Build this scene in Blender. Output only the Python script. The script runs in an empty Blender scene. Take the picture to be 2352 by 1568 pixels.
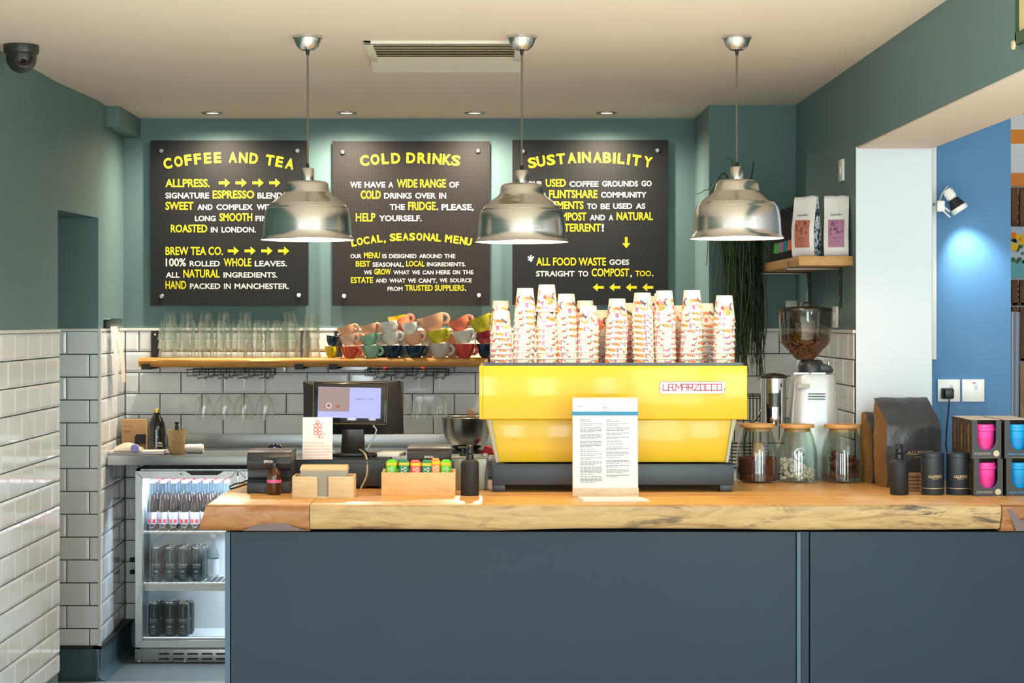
import bpy, bmesh, math, random
from mathutils import Vector, Matrix, noise

# ------------------------------------------------------------------ camera, world, lights
SC = bpy.context.scene
COL = SC.collection
F, VX, VY, EYE = 4400.0, 1115.0, 737.0, 1.6      # focal length and vanishing point in pixels, eye height


def X(px, s):
    return (px - VX) / s


def Z(py, s):
    return EYE - (py - VY) / s


cam = bpy.data.cameras.new('camera')
cam.sensor_width = 36.0
cam.lens = F / 2352 * 36
cam.shift_x = (1176 - VX) / 2352
cam.shift_y = -(784 - VY) / 2352
cam.clip_start = 0.05
camo = bpy.data.objects.new('camera', cam)
COL.objects.link(camo)
camo.location = (0, 0, EYE)
camo.rotation_euler = (math.pi / 2, 0, 0)
SC.camera = camo

SC.view_settings.view_transform = 'Standard'
SC.view_settings.look = 'None'
SC.view_settings.exposure = 0.36
SC.view_settings.gamma = 1.0
SC.view_settings.use_curve_mapping = False
SC.cycles.use_denoising = True
SC.cycles.max_bounces = 10
SC.cycles.diffuse_bounces = 6
SC.cycles.glossy_bounces = 5
SC.cycles.transmission_bounces = 6
SC.cycles.transparent_max_bounces = 40
SC.cycles.sample_clamp_indirect = 4.0
SC.cycles.caustics_reflective = False
SC.cycles.caustics_refractive = False


def lin(c):
    out = []
    for v in c[:3]:
        v = v / 255.0
        out.append(v / 12.92 if v <= 0.04045 else ((v + 0.055) / 1.055) ** 2.4)
    return (out[0], out[1], out[2], 1.0)


world = bpy.data.worlds.new('world')
SC.world = world
world.use_nodes = True
bg = world.node_tree.nodes['Background']
wn, wl = world.node_tree.nodes, world.node_tree.links
wtc = wn.new('ShaderNodeTexCoord')
wsp = wn.new('ShaderNodeSeparateXYZ')
wl.new(wtc.outputs['Generated'], wsp.inputs[0])
wrp = wn.new('ShaderNodeValToRGB')
wel = wrp.color_ramp.elements
wel[0].position, wel[0].color = 0.0, (0.34, 0.30, 0.26, 1)
wel[1].position, wel[1].color = 1.0, (0.95, 0.86, 0.72, 1)
for pos_, col_ in ((0.46, (0.42, 0.40, 0.38, 1)), (0.54, (0.92, 0.95, 1.0, 1)), (0.66, (0.86, 0.84, 0.78, 1))):
    e_ = wel.new(pos_)
    e_.color = col_
wmr = wn.new('ShaderNodeMapRange')
wmr.inputs['From Min'].default_value = -1.0
wl.new(wsp.outputs['Z'], wmr.inputs['Value'])
wl.new(wmr.outputs[0], wrp.inputs[0])
wl.new(wrp.outputs[0], bg.inputs[0])
bg.inputs[1].default_value = 1.0


def area(name, loc, target, sx, sy, power, color):
    l = bpy.data.lights.new(name, 'AREA')
    l.shape = 'RECTANGLE'
    l.size, l.size_y = sx, sy
    l.energy = power
    l.color = color
    o = bpy.data.objects.new(name, l)
    COL.objects.link(o)
    o.location = loc
    o.rotation_euler = (Vector(target) - Vector(loc)).to_track_quat('-Z', 'Y').to_euler()
    return o


# daylight through the cafe's front windows, behind the camera, and the shop's window at the right
for nm_, wx, wy, ww, pw_, wc in (('a', -5.5, -0.5, 0.9, 70, (0.78, 0.94, 1.0)), ('b', -3.2, -4.6, 0.8, 90, (0.76, 0.93, 1.0)), ('c', -1.2, -5.2, 0.9, 90, (0.82, 0.95, 1.0)),
                                 ('d', 1.0, -5.2, 0.7, 60, (0.88, 0.96, 1.0)), ('e', 4.2, -1.5, 0.9, 60, (0.72, 0.90, 1.0))):
    area('window_daylight_' + nm_, (wx, wy, 1.75), (-0.3, 8.0, 1.3), ww, 2.5, pw_ * 0.85, wc)
area('left_tile_fill', (1.35, 3.4, 1.5), (-1.7, 7.2, 0.9), 0.9, 1.5, 26, (0.62, 1.0, 0.80))  # added greenish fill lamp out of view, brightens the left wall tiles
area('floor_bounce_fill', (-0.9, 2.6, 3.6), (-0.9, 2.6, 0), 2.6, 1.4, 380, (0.96, 0.97, 1.0))  # added unseen lamp: lights the seating floor so its bounce brightens the ceiling
area('shop_daylight', (3.4, 2.4, 2.1), (1.7, 7.4, 1.5), 2.0, 2.0, 16, (0.80, 0.90, 1.0))

# ------------------------------------------------------------------ mesh helpers
GLYPHS = {}


def glyph(body, bold=0.012):
    """outline of a text as (verts 0..1, faces)"""
    key = (body, bold)
    if key in GLYPHS:
        return GLYPHS[key]
    cu = bpy.data.curves.new('t', 'FONT')
    cu.body = body
    cu.resolution_u = 3
    cu.offset = bold
    ob = bpy.data.objects.new('t', cu)
    COL.objects.link(ob)
    dg = bpy.context.evaluated_depsgraph_get()
    me = bpy.data.meshes.new_from_object(ob.evaluated_get(dg))
    vs = [v.co.copy() for v in me.vertices]
    fs = [tuple(p.vertices) for p in me.polygons]
    bpy.data.objects.remove(ob)
    bpy.data.curves.remove(cu)
    bpy.data.meshes.remove(me)
    x0 = min(v.x for v in vs); x1 = max(v.x for v in vs)
    y0 = min(v.y for v in vs); y1 = max(v.y for v in vs)
    vs = [((v.x - x0) / (x1 - x0), (v.y - y0) / max(y1 - y0, 1e-6)) for v in vs]
    GLYPHS[key] = (vs, fs, (x1 - x0) / max(y1 - y0, 1e-6))
    return GLYPHS[key]


class MB:
    """collects shapes for ONE mesh"""

    def __init__(self):
        self.v, self.f, self.m = [], [], []
        self.mx = Matrix.Identity(4)

    def add(self, verts, faces, mat=0):
        b = len(self.v)
        self.v += [tuple(self.mx @ Vector(p)) for p in verts]
        self.f += [tuple(i + b for i in f) for f in faces]
        self.m += [mat] * len(faces)
        return self

    def box(self, x0, x1, y0, y1, z0, z1, mat=0, bev=0.0, seg=2):
        vs = [(x0, y0, z0), (x1, y0, z0), (x1, y1, z0), (x0, y1, z0), (x0, y0, z1), (x1, y0, z1), (x1, y1, z1), (x0, y1, z1)]
        fs = [(0, 3, 2, 1), (4, 5, 6, 7), (0, 1, 5, 4), (1, 2, 6, 5), (2, 3, 7, 6), (3, 0, 4, 7)]
        return self.solid(vs, fs, mat, bev, seg)

    def solid(self, vs, fs, mat=0, bev=0.0, seg=2):
        if bev <= 0:
            return self.add(vs, fs, mat)
        bm = bmesh.new()
        bv = [bm.verts.new(p) for p in vs]
        for f in fs:
            bm.faces.new([bv[i] for i in f])
        bmesh.ops.bevel(bm, geom=bm.edges[:] + bm.verts[:], offset=bev, segments=seg, affect='EDGES', profile=0.5)
        bm.verts.index_update()
        self.add([v.co[:] for v in bm.verts], [tuple(v.index for v in f.verts) for f in bm.faces], mat)
        bm.free()
        return self

    def frustum(self, b, t, z0, z1, mat=0, bev=0.0, seg=2):
        """b, t = (x0,x1,y0,y1) rectangles at z0 and z1"""
        vs = [(b[0], b[2], z0), (b[1], b[2], z0), (b[1], b[3], z0), (b[0], b[3], z0), (t[0], t[2], z1), (t[1], t[2], z1), (t[1], t[3], z1), (t[0], t[3], z1)]
        fs = [(0, 3, 2, 1), (4, 5, 6, 7), (0, 1, 5, 4), (1, 2, 6, 5), (2, 3, 7, 6), (3, 0, 4, 7)]
        return self.solid(vs, fs, mat, bev, seg)

    def prism(self, pts, y0, y1, mat=0, axis='y', bev=0.0):
        """2D outline extruded: axis y -> pts are (x,z); axis z -> (x,y); axis x -> (y,z)"""
        n = len(pts)

        def P(p, h):
            return (p[0], h, p[1]) if axis == 'y' else ((p[0], p[1], h) if axis == 'z' else (h, p[0], p[1]))
        vs = [P(p, y0) for p in pts] + [P(p, y1) for p in pts]
        fs = [tuple(range(n)), tuple(range(2 * n - 1, n - 1, -1))] + [(i, (i + 1) % n, n + (i + 1) % n, n + i) for i in range(n)]
        return self.solid(vs, fs, mat, bev)

    def lathe(self, prof, seg=24, c=(0, 0, 0), mat=0, axis='z', a0=0.0, a1=2 * math.pi):
        full = abs(a1 - a0 - 2 * math.pi) < 1e-6
        n = seg if full else seg + 1
        vs, fs, rows = [], [], []
        for r, h in prof:
            if r < 1e-6:
                rows.append([len(vs)])
                vs.append((0, 0, h))
            else:
                rows.append(list(range(len(vs), len(vs) + n)))
                for i in range(n):
                    a = a0 + (a1 - a0) * i / seg
                    vs.append((r * math.cos(a), r * math.sin(a), h))
        for A, B in zip(rows, rows[1:]):
            for i in range(seg):
                j = (i + 1) % n
                q = [A[i % len(A)], A[j % len(A)], B[j % len(B)], B[i % len(B)]]
                q = [q[k] for k in range(4) if q[k] != q[k - 1]]
                if len(q) >= 3:
                    fs.append(tuple(q))
        if axis == 'y':
            vs = [(p[0], p[2], p[1]) for p in vs]
        elif axis == 'x':
            vs = [(p[2], p[0], p[1]) for p in vs]
        vs = [(p[0] + c[0], p[1] + c[1], p[2] + c[2]) for p in vs]
        return self.add(vs, fs, mat)

    def cyl(self, r, z0, z1, c=(0, 0, 0), mat=0, seg=20, axis='z', e=0.0):
        if e > 0:
            pr = [(0, z0), (r - e, z0), (r, z0 + e), (r, z1 - e), (r - e, z1), (0, z1)]
        else:
            pr = [(0, z0), (r, z0), (r, z1), (0, z1)]
        return self.lathe(pr, seg, c, mat, axis)

    def tube(self, pts, r, seg=8, mat=0, r2=None, flat=1.0):
        pts = [Vector(p) for p in pts]
        n = len(pts)
        vs, fs = [], []
        up = None
        for i, p in enumerate(pts):
            d = (pts[min(i + 1, n - 1)] - pts[max(i - 1, 0)])
            d = d.normalized() if d.length > 1e-9 else Vector((0, 0, 1))
            if up is None:
                up = Vector((0, 0, 1)) if abs(d.z) < 0.9 else Vector((0, 1, 0))
            a = d.cross(up)
            if a.length < 1e-5:
                a = d.cross(Vector((1, 0, 0)))
            a.normalize()
            b = a.cross(d).normalized()
            up = b
            rr = r if r2 is None else r + (r2 - r) * i / max(n - 1, 1)
            for k in range(seg):
                t = 2 * math.pi * k / seg
                vs.append(tuple(p + a * (rr * math.cos(t)) + b * (rr * flat * math.sin(t))))
        for i in range(n - 1):
            for k in range(seg):
                j = (k + 1) % seg
                fs.append((i * seg + k, i * seg + j, (i + 1) * seg + j, (i + 1) * seg + k))
        fs.append(tuple(range(seg - 1, -1, -1)))
        fs.append(tuple(range((n - 1) * seg, n * seg)))
        return self.add(vs, fs, mat)

    def text(self, body, x0, x1, z0, z1, y, mat=0, bold=0.012, rot=0.0):
        """flat lettering facing -y in the box x0..x1, z0..z1"""
        vs, fs, asp = glyph(body, bold)
        cx, cz = (x0 + x1) / 2, (z0 + z1) / 2
        ca, sa = math.cos(rot), math.sin(rot)
        out = []
        for u, v in vs:
            px, pz = (u - 0.5) * (x1 - x0), (v - 0.5) * (z1 - z0)
            out.append((cx + px * ca - pz * sa, y, cz + px * sa + pz * ca))
        return self.add(out, fs, mat)

    def build(self, name, mats, parent=None, loc=None, smooth=True, ang=40, recalc=True):
        me = bpy.data.meshes.new(name)
        me.from_pydata(self.v, [], self.f)
        if not isinstance(mats, (list, tuple)):
            mats = [mats]
        for m in mats:
            me.materials.append(m)
        me.polygons.foreach_set('material_index', [min(i, len(mats) - 1) for i in self.m])
        if recalc:
            bm = bmesh.new()
            bm.from_mesh(me)
            bmesh.ops.recalc_face_normals(bm, faces=bm.faces[:])
            bm.to_mesh(me)
            bm.free()
        if smooth:
            me.polygons.foreach_set('use_smooth', [True] * len(me.polygons))
            me.set_sharp_from_angle(angle=math.radians(ang))
        me.update()
        o = bpy.data.objects.new(name, me)
        COL.objects.link(o)
        if parent is not None:
            o.parent = parent
        if loc is not None:
            o.location = loc
        return o


def tag(o, label, cat, group=None, kind=None):
    o['label'] = label
    o['category'] = cat
    if group:
        o['group'] = group
    if kind:
        o['kind'] = kind
    return o


def thing(name, label, cat, loc, rotz=0.0, group=None, rot=None):
    o = bpy.data.objects.new(name, None)
    o.empty_display_size = 0.05
    COL.objects.link(o)
    o.location = loc
    o.rotation_euler = rot if rot is not None else (0, 0, rotz)
    return tag(o, label, cat, group)


def struct(mb, name, mats, parent=None, smooth=True):
    o = mb.build(name, mats, parent, smooth=smooth)
    if parent is None:
        o['kind'] = 'structure'
    return o


KIDS = {}


def copy_tree(o, parent=None):
    c = o.copy()
    COL.objects.link(c)
    if parent is not None:
        c.parent = parent
    for ch in KIDS.get(o.name) or [k for k in COL.objects if k.parent == o]:
        copy_tree(ch, c)
    return c


def dup(root, label, loc, rot=None, group=None):
    if root.name not in KIDS:
        for k in (root, *root.children):
            KIDS[k.name] = list(k.children)
    c = copy_tree(root)
    c['label'] = label
    if group:
        c['group'] = group
    c.location = loc
    if rot is not None:
        c.rotation_euler = rot
    return c


ORD = ['topmost', 'second', 'third', 'fourth', 'fifth', 'sixth', 'seventh', 'eighth', 'ninth', 'tenth', 'eleventh', 'twelfth']
NTH = ['first'] + ORD[1:]

# ------------------------------------------------------------------ materials
MATS = {}


def new_mat(name):
    m = bpy.data.materials.new(name)
    m.use_nodes = True
    nt = m.node_tree
    return m, nt, nt.nodes['Principled BSDF']


def mat(name, c, rough=0.5, metal=0.0, spec=0.5, emit=None, es=0.0, coat=0.0, var=0.0, vs=8.0, bump=0.0, bs=60.0, stretch=(1, 1, 1), rvar=0.0, trans=0.0, aniso=0.0):
    if name in MATS:
        return MATS[name]
    m, nt, b = new_mat(name)
    N, L = nt.nodes, nt.links
    b.inputs['Base Color'].default_value = lin(c)
    b.inputs['Roughness'].default_value = rough
    b.inputs['Metallic'].default_value = metal
    b.inputs['Specular IOR Level'].default_value = spec
    b.inputs['Coat Weight'].default_value = coat
    b.inputs['Coat Roughness'].default_value = 0.08
    b.inputs['Anisotropic'].default_value = aniso
    if trans:
        b.inputs['Transmission Weight'].default_value = trans
    if emit:
        b.inputs['Emission Color'].default_value = lin(emit)
        b.inputs['Emission Strength'].default_value = es
    if var or bump or rvar:
        tc = N.new('ShaderNodeTexCoord')
        mp = N.new('ShaderNodeMapping')
        mp.inputs['Scale'].default_value = stretch
        L.new(tc.outputs['Object'], mp.inputs['Vector'])
    if var or rvar:
        nz = N.new('ShaderNodeTexNoise')
        nz.inputs['Scale'].default_value = vs
        nz.inputs['Detail'].default_value = 5
        L.new(mp.outputs[0], nz.inputs['Vector'])
    if var:
        mr = N.new('ShaderNodeMapRange')
        mr.inputs['From Min'].default_value = 0.25
        mr.inputs['From Max'].default_value = 0.75
        mr.inputs['To Min'].default_value = 1 - var
        mr.inputs['To Max'].default_value = 1 + var
        L.new(nz.outputs['Fac'], mr.inputs['Value'])
        mx = N.new('ShaderNodeVectorMath')
        mx.operation = 'SCALE'
        mx.inputs[0].default_value = lin(c)[:3]
        L.new(mr.outputs[0], mx.inputs['Scale'])
        L.new(mx.outputs[0], b.inputs['Base Color'])
    if rvar:
        m2 = N.new('ShaderNodeMapRange')
        m2.inputs['From Min'].default_value = 0.3
        m2.inputs['From Max'].default_value = 0.7
        m2.inputs['To Min'].default_value = max(rough - rvar, 0.02)
        m2.inputs['To Max'].default_value = rough + rvar
        L.new(nz.outputs['Fac'], m2.inputs['Value'])
        L.new(m2.outputs[0], b.inputs['Roughness'])
    if bump:
        n2 = N.new('ShaderNodeTexNoise')
        n2.inputs['Scale'].default_value = bs
        n2.inputs['Detail'].default_value = 4
        L.new(mp.outputs[0], n2.inputs['Vector'])
        bp = N.new('ShaderNodeBump')
        bp.inputs['Strength'].default_value = bump
        bp.inputs['Distance'].default_value = 0.01
        L.new(n2.outputs['Fac'], bp.inputs['Height'])
        L.new(bp.outputs[0], b.inputs['Normal'])
    MATS[name] = m
    return m


def ramp(nt, stops):
    r = nt.nodes.new('ShaderNodeValToRGB')
    e = r.color_ramp.elements
    while len(e) < len(stops):
        e.new(0.5)
    for el, (p, c) in zip(e, stops):
        el.position = p
        el.color = lin(c)
    return r


def wood(name, stops, scale=(1.2, 14, 14), rough=0.4, dist=1.5, nscale=3.0, spalt=None, coat=0.0):
    """grain along x; optional dark spalting streaks"""
    m, nt, b = new_mat(name)
    N, L = nt.nodes, nt.links
    tc = N.new('ShaderNodeTexCoord')
    mp = N.new('ShaderNodeMapping')
    mp.inputs['Scale'].default_value = scale
    L.new(tc.outputs['Object'], mp.inputs['Vector'])
    nz = N.new('ShaderNodeTexNoise')
    nz.inputs['Scale'].default_value = nscale
    nz.inputs['Detail'].default_value = 7
    nz.inputs['Roughness'].default_value = 0.62
    nz.inputs['Distortion'].default_value = dist
    L.new(mp.outputs[0], nz.inputs['Vector'])
    r = ramp(nt, stops)
    L.new(nz.outputs['Fac'], r.inputs[0])
    out = r.outputs[0]
    if spalt:
        mp2 = N.new('ShaderNodeMapping')
        mp2.inputs['Scale'].default_value = (1.0, 3.0, 5.0)
        mp2.inputs['Rotation'].default_value = (0, 0.25, 0)
        L.new(tc.outputs['Object'], mp2.inputs['Vector'])
        n2 = N.new('ShaderNodeTexNoise')
        n2.inputs['Scale'].default_value = 5.0
        n2.inputs['Detail'].default_value = 8
        n2.inputs['Roughness'].default_value = 0.7
        n2.inputs['Distortion'].default_value = 0.8
        L.new(mp2.outputs[0], n2.inputs['Vector'])
        mr = N.new('ShaderNodeMapRange')
        mr.inputs['From Min'].default_value = spalt[1]
        mr.inputs['From Max'].default_value = spalt[1] + 0.09
        L.new(n2.outputs['Fac'], mr.inputs['Value'])
        n3 = N.new('ShaderNodeTexNoise')
        n3.inputs['Scale'].default_value = 2.3
        L.new(tc.outputs['Object'], n3.inputs['Vector'])
        mr3 = N.new('ShaderNodeMapRange')
        mr3.inputs['From Min'].default_value = 0.42
        mr3.inputs['From Max'].default_value = 0.6
        mr3.inputs['To Max'].default_value = 0.85
        L.new(n3.outputs['Fac'], mr3.inputs['Value'])
        mu = N.new('ShaderNodeMath')
        mu.operation = 'MULTIPLY'
        L.new(mr.outputs[0], mu.inputs[0])
        L.new(mr3.outputs[0], mu.inputs[1])
        mx = N.new('ShaderNodeMix')
        mx.data_type = 'RGBA'
        L.new(mu.outputs[0], mx.inputs['Factor'])
        L.new(out, mx.inputs[6])
        mx.inputs[7].default_value = lin(spalt[0])
        out = mx.outputs[2]
    L.new(out, b.inputs['Base Color'])
    b.inputs['Roughness'].default_value = rough
    b.inputs['Coat Weight'].default_value = coat
    b.inputs['Coat Roughness'].default_value = 0.15
    bp = N.new('ShaderNodeBump')
    bp.inputs['Strength'].default_value = 0.15
    bp.inputs['Distance'].default_value = 0.004
    L.new(nz.outputs['Fac'], bp.inputs['Height'])
    L.new(bp.outputs[0], b.inputs['Normal'])
    MATS[name] = m
    return m


def glass(name, tint=(253, 254, 253), base=0.04, edge=0.75, rough=0.02, power=3.0, haze=0.0):
    """thin clear glass: see-through with reflections that grow towards the edges"""
    m = bpy.data.materials.new(name)
    m.use_nodes = True
    nt = m.node_tree
    N, L = nt.nodes, nt.links
    N.remove(N['Principled BSDF'])
    out = N['Material Output']
    tr = N.new('ShaderNodeBsdfTransparent')
    tr.inputs[0].default_value = lin(tint)
    gl = N.new('ShaderNodeBsdfGlossy')
    gl.inputs['Color'].default_value = (0.95, 0.97, 0.96, 1)
    gl.inputs['Roughness'].default_value = rough
    lw = N.new('ShaderNodeLayerWeight')
    lw.inputs['Blend'].default_value = 0.5
    pw = N.new('ShaderNodeMath')
    pw.operation = 'POWER'
    pw.inputs[1].default_value = power
    L.new(lw.outputs['Facing'], pw.inputs[0])
    mr = N.new('ShaderNodeMapRange')
    mr.inputs['To Min'].default_value = base
    mr.inputs['To Max'].default_value = edge
    L.new(pw.outputs[0], mr.inputs['Value'])
    mx = N.new('ShaderNodeMixShader')
    L.new(mr.outputs[0], mx.inputs[0])
    L.new(tr.outputs[0], mx.inputs[1])
    L.new(gl.outputs[0], mx.inputs[2])
    last = mx.outputs[0]
    if haze:
        df = N.new('ShaderNodeBsdfDiffuse')
        df.inputs[0].default_value = (0.9, 0.92, 0.9, 1)
        m2 = N.new('ShaderNodeMixShader')
        m2.inputs[0].default_value = haze
        L.new(last, m2.inputs[1])
        L.new(df.outputs[0], m2.inputs[2])
        last = m2.outputs[0]
    L.new(last, out.inputs[0])
    MATS[name] = m
    return m


PAINT = mat('teal_wall_paint', (98, 125, 127), 0.55, spec=0.3, var=0.04, vs=1.5, bump=0.05, bs=90)
CEIL = mat('ceiling_paint', (242, 226, 213), 0.8, spec=0.2, var=0.015, vs=2, bump=0.03, bs=40)
JAMB = mat('white_jamb_paint', (212, 222, 232), 0.45, spec=0.3)
BLUE = mat('blue_wall_paint', (78, 126, 170), 0.5, spec=0.3, var=0.03, vs=4, bump=0.05, bs=80)
TILE = mat('white_glazed_tile', (232, 237, 240), 0.07, spec=0.6, var=0.02, vs=2.0, bump=0.03, bs=9)
GROUT = mat('dark_grout', (38, 40, 42), 0.85)
TRIM = mat('white_tile_trim', (232, 230, 226), 0.2)
VINYL = mat('grey_vinyl_floor', (112, 120, 122), 0.42, var=0.08, vs=60)
COVE = mat('blue_grey_vinyl_cove', (62, 88, 98), 0.45, var=0.08, vs=50)
BLACK = mat('black_plastic', (16, 17, 19), 0.35)
BLACKM = mat('matt_black', (24, 25, 28), 0.6)
WIRE = mat('black_wire', (18, 18, 19), 0.4)
DARKG = mat('dark_grey_plastic', (44, 46, 50), 0.4)
WHITEP = mat('white_plastic', (238, 238, 236), 0.3)
STEEL = mat('brushed_steel', (176, 178, 178), 0.3, metal=1.0, rvar=0.08, vs=3, stretch=(1, 30, 30))
STEELB = mat('worktop_steel', (182, 188, 190), 0.36, metal=1.0, rvar=0.05, vs=4)
CHROME = mat('polished_chrome', (210, 212, 214), 0.06, metal=1.0)
ALU = mat('spun_aluminium', (222, 222, 218), 0.2, metal=1.0, rvar=0.04, vs=4, stretch=(1, 1, 25))
PAPER = mat('white_paper', (238, 236, 232), 0.75)
YEL = mat('yellow_lettering', (214, 196, 14), 0.6)
WHT = mat('white_lettering', (212, 210, 206), 0.6)
INK = mat('grey_ink', (74, 76, 82), 0.8)
GLASS = glass('clear_glass', base=0.04, edge=0.6)
TUMBLER = glass('hazed_tumbler_glass', base=0.06, edge=0.95, power=2.8, haze=0.003, rough=0.008)  # diffuse white haze put into the clear glass to imitate its whitish sparkle
WGLASS = glass('fine_wine_glass', base=0.09, edge=0.85, power=2.6, haze=0.01)
JGLASS = glass('jar_glass', tint=(240, 244, 242), base=0.05, edge=0.6)
KRAFT = mat('kraft_card', (176, 140, 98), 0.75, var=0.06, vs=30)

# ------------------------------------------------------------------ setting
YB = F / 472.0          # back wall
YBOX = 8.74             # boxed-out part of the back wall
CZ = 2.585              # ceiling height
XL, XR = -1.766, 1.416
TT = 1.5535             # top of the tiling
PITCH = 0.102
TW = 0.2045


def tiles(mb, o, u, n, length, off, z_lo=0.15, z_hi=TT):
    """glazed bevelled metro tiles on a wall: o origin (x,y), u direction along the wall, n outward normal"""
    g, d, bw = 0.0022, 0.009, 0.011
    ux, uy, nx, ny = u[0], u[1], n[0], n[1]

    def P(a, z, h):
        return (o[0] + ux * a + nx * h, o[1] + uy * a + ny * h, z)
    mb.add([P(0, z_lo, .004), P(length, z_lo, .004), P(length, z_hi, .004), P(0, z_hi, .004)], [(0, 1, 2, 3)], 1)
    k = 0
    z1 = z_hi
    while z1 > z_lo + 0.01:
        z0 = max(z1 - PITCH, z_lo)
        a = off + (TW / 2 if k % 2 else 0)
        a -= math.ceil(a / TW) * TW
        while a < length:
            a0, a1 = max(a, 0) + g, min(a + TW, length) - g
            if a1 - a0 > 0.015:
                b0 = bw if a >= 0 else 0.0
                b1 = bw if a + TW <= length else 0.0
                zt, zb = z1 - g, z0 + g
                bz = min(bw, (zt - zb) / 3)
                vs = [P(a0, zb, .004), P(a1, zb, .004), P(a1, zt, .004), P(a0, zt, .004),
                      P(a0, zb, .0065), P(a1, zb, .0065), P(a1, zt, .0065), P(a0, zt, .0065),
                      P(a0 + b0, zb + bz, d), P(a1 - b1, zb + bz, d), P(a1 - b1, zt - bz, d), P(a0 + b0, zt - bz, d)]
                fs = [(0, 1, 5, 4), (1, 2, 6, 5), (2, 3, 7, 6), (3, 0, 4, 7), (4, 5, 9, 8), (5, 6, 10, 9), (6, 7, 11, 10), (7, 4, 8, 11), (8, 9, 10, 11)]
                mb.add(vs, fs, 0)
            a += TW
        z1 -= PITCH
        k += 1


def trim_bar(mb, o, u, n, length, z0=TT, z1=1.566, h=0.012):
    def P(a, z, d):
        return (o[0] + u[0] * a + n[0] * d, o[1] + u[1] * a + n[1] * d, z)
    vs = [P(0, z0, 0), P(length, z0, 0), P(length, z0, h), P(0, z0, h), P(0, z1, 0), P(length, z1, 0), P(length, z1, h), P(0, z1, h)]
    mb.add(vs, [(0, 3, 2, 1), (4, 5, 6, 7), (0, 1, 5, 4), (1, 2, 6, 5), (2, 3, 7, 6), (3, 0, 4, 7)], 2)


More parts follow.
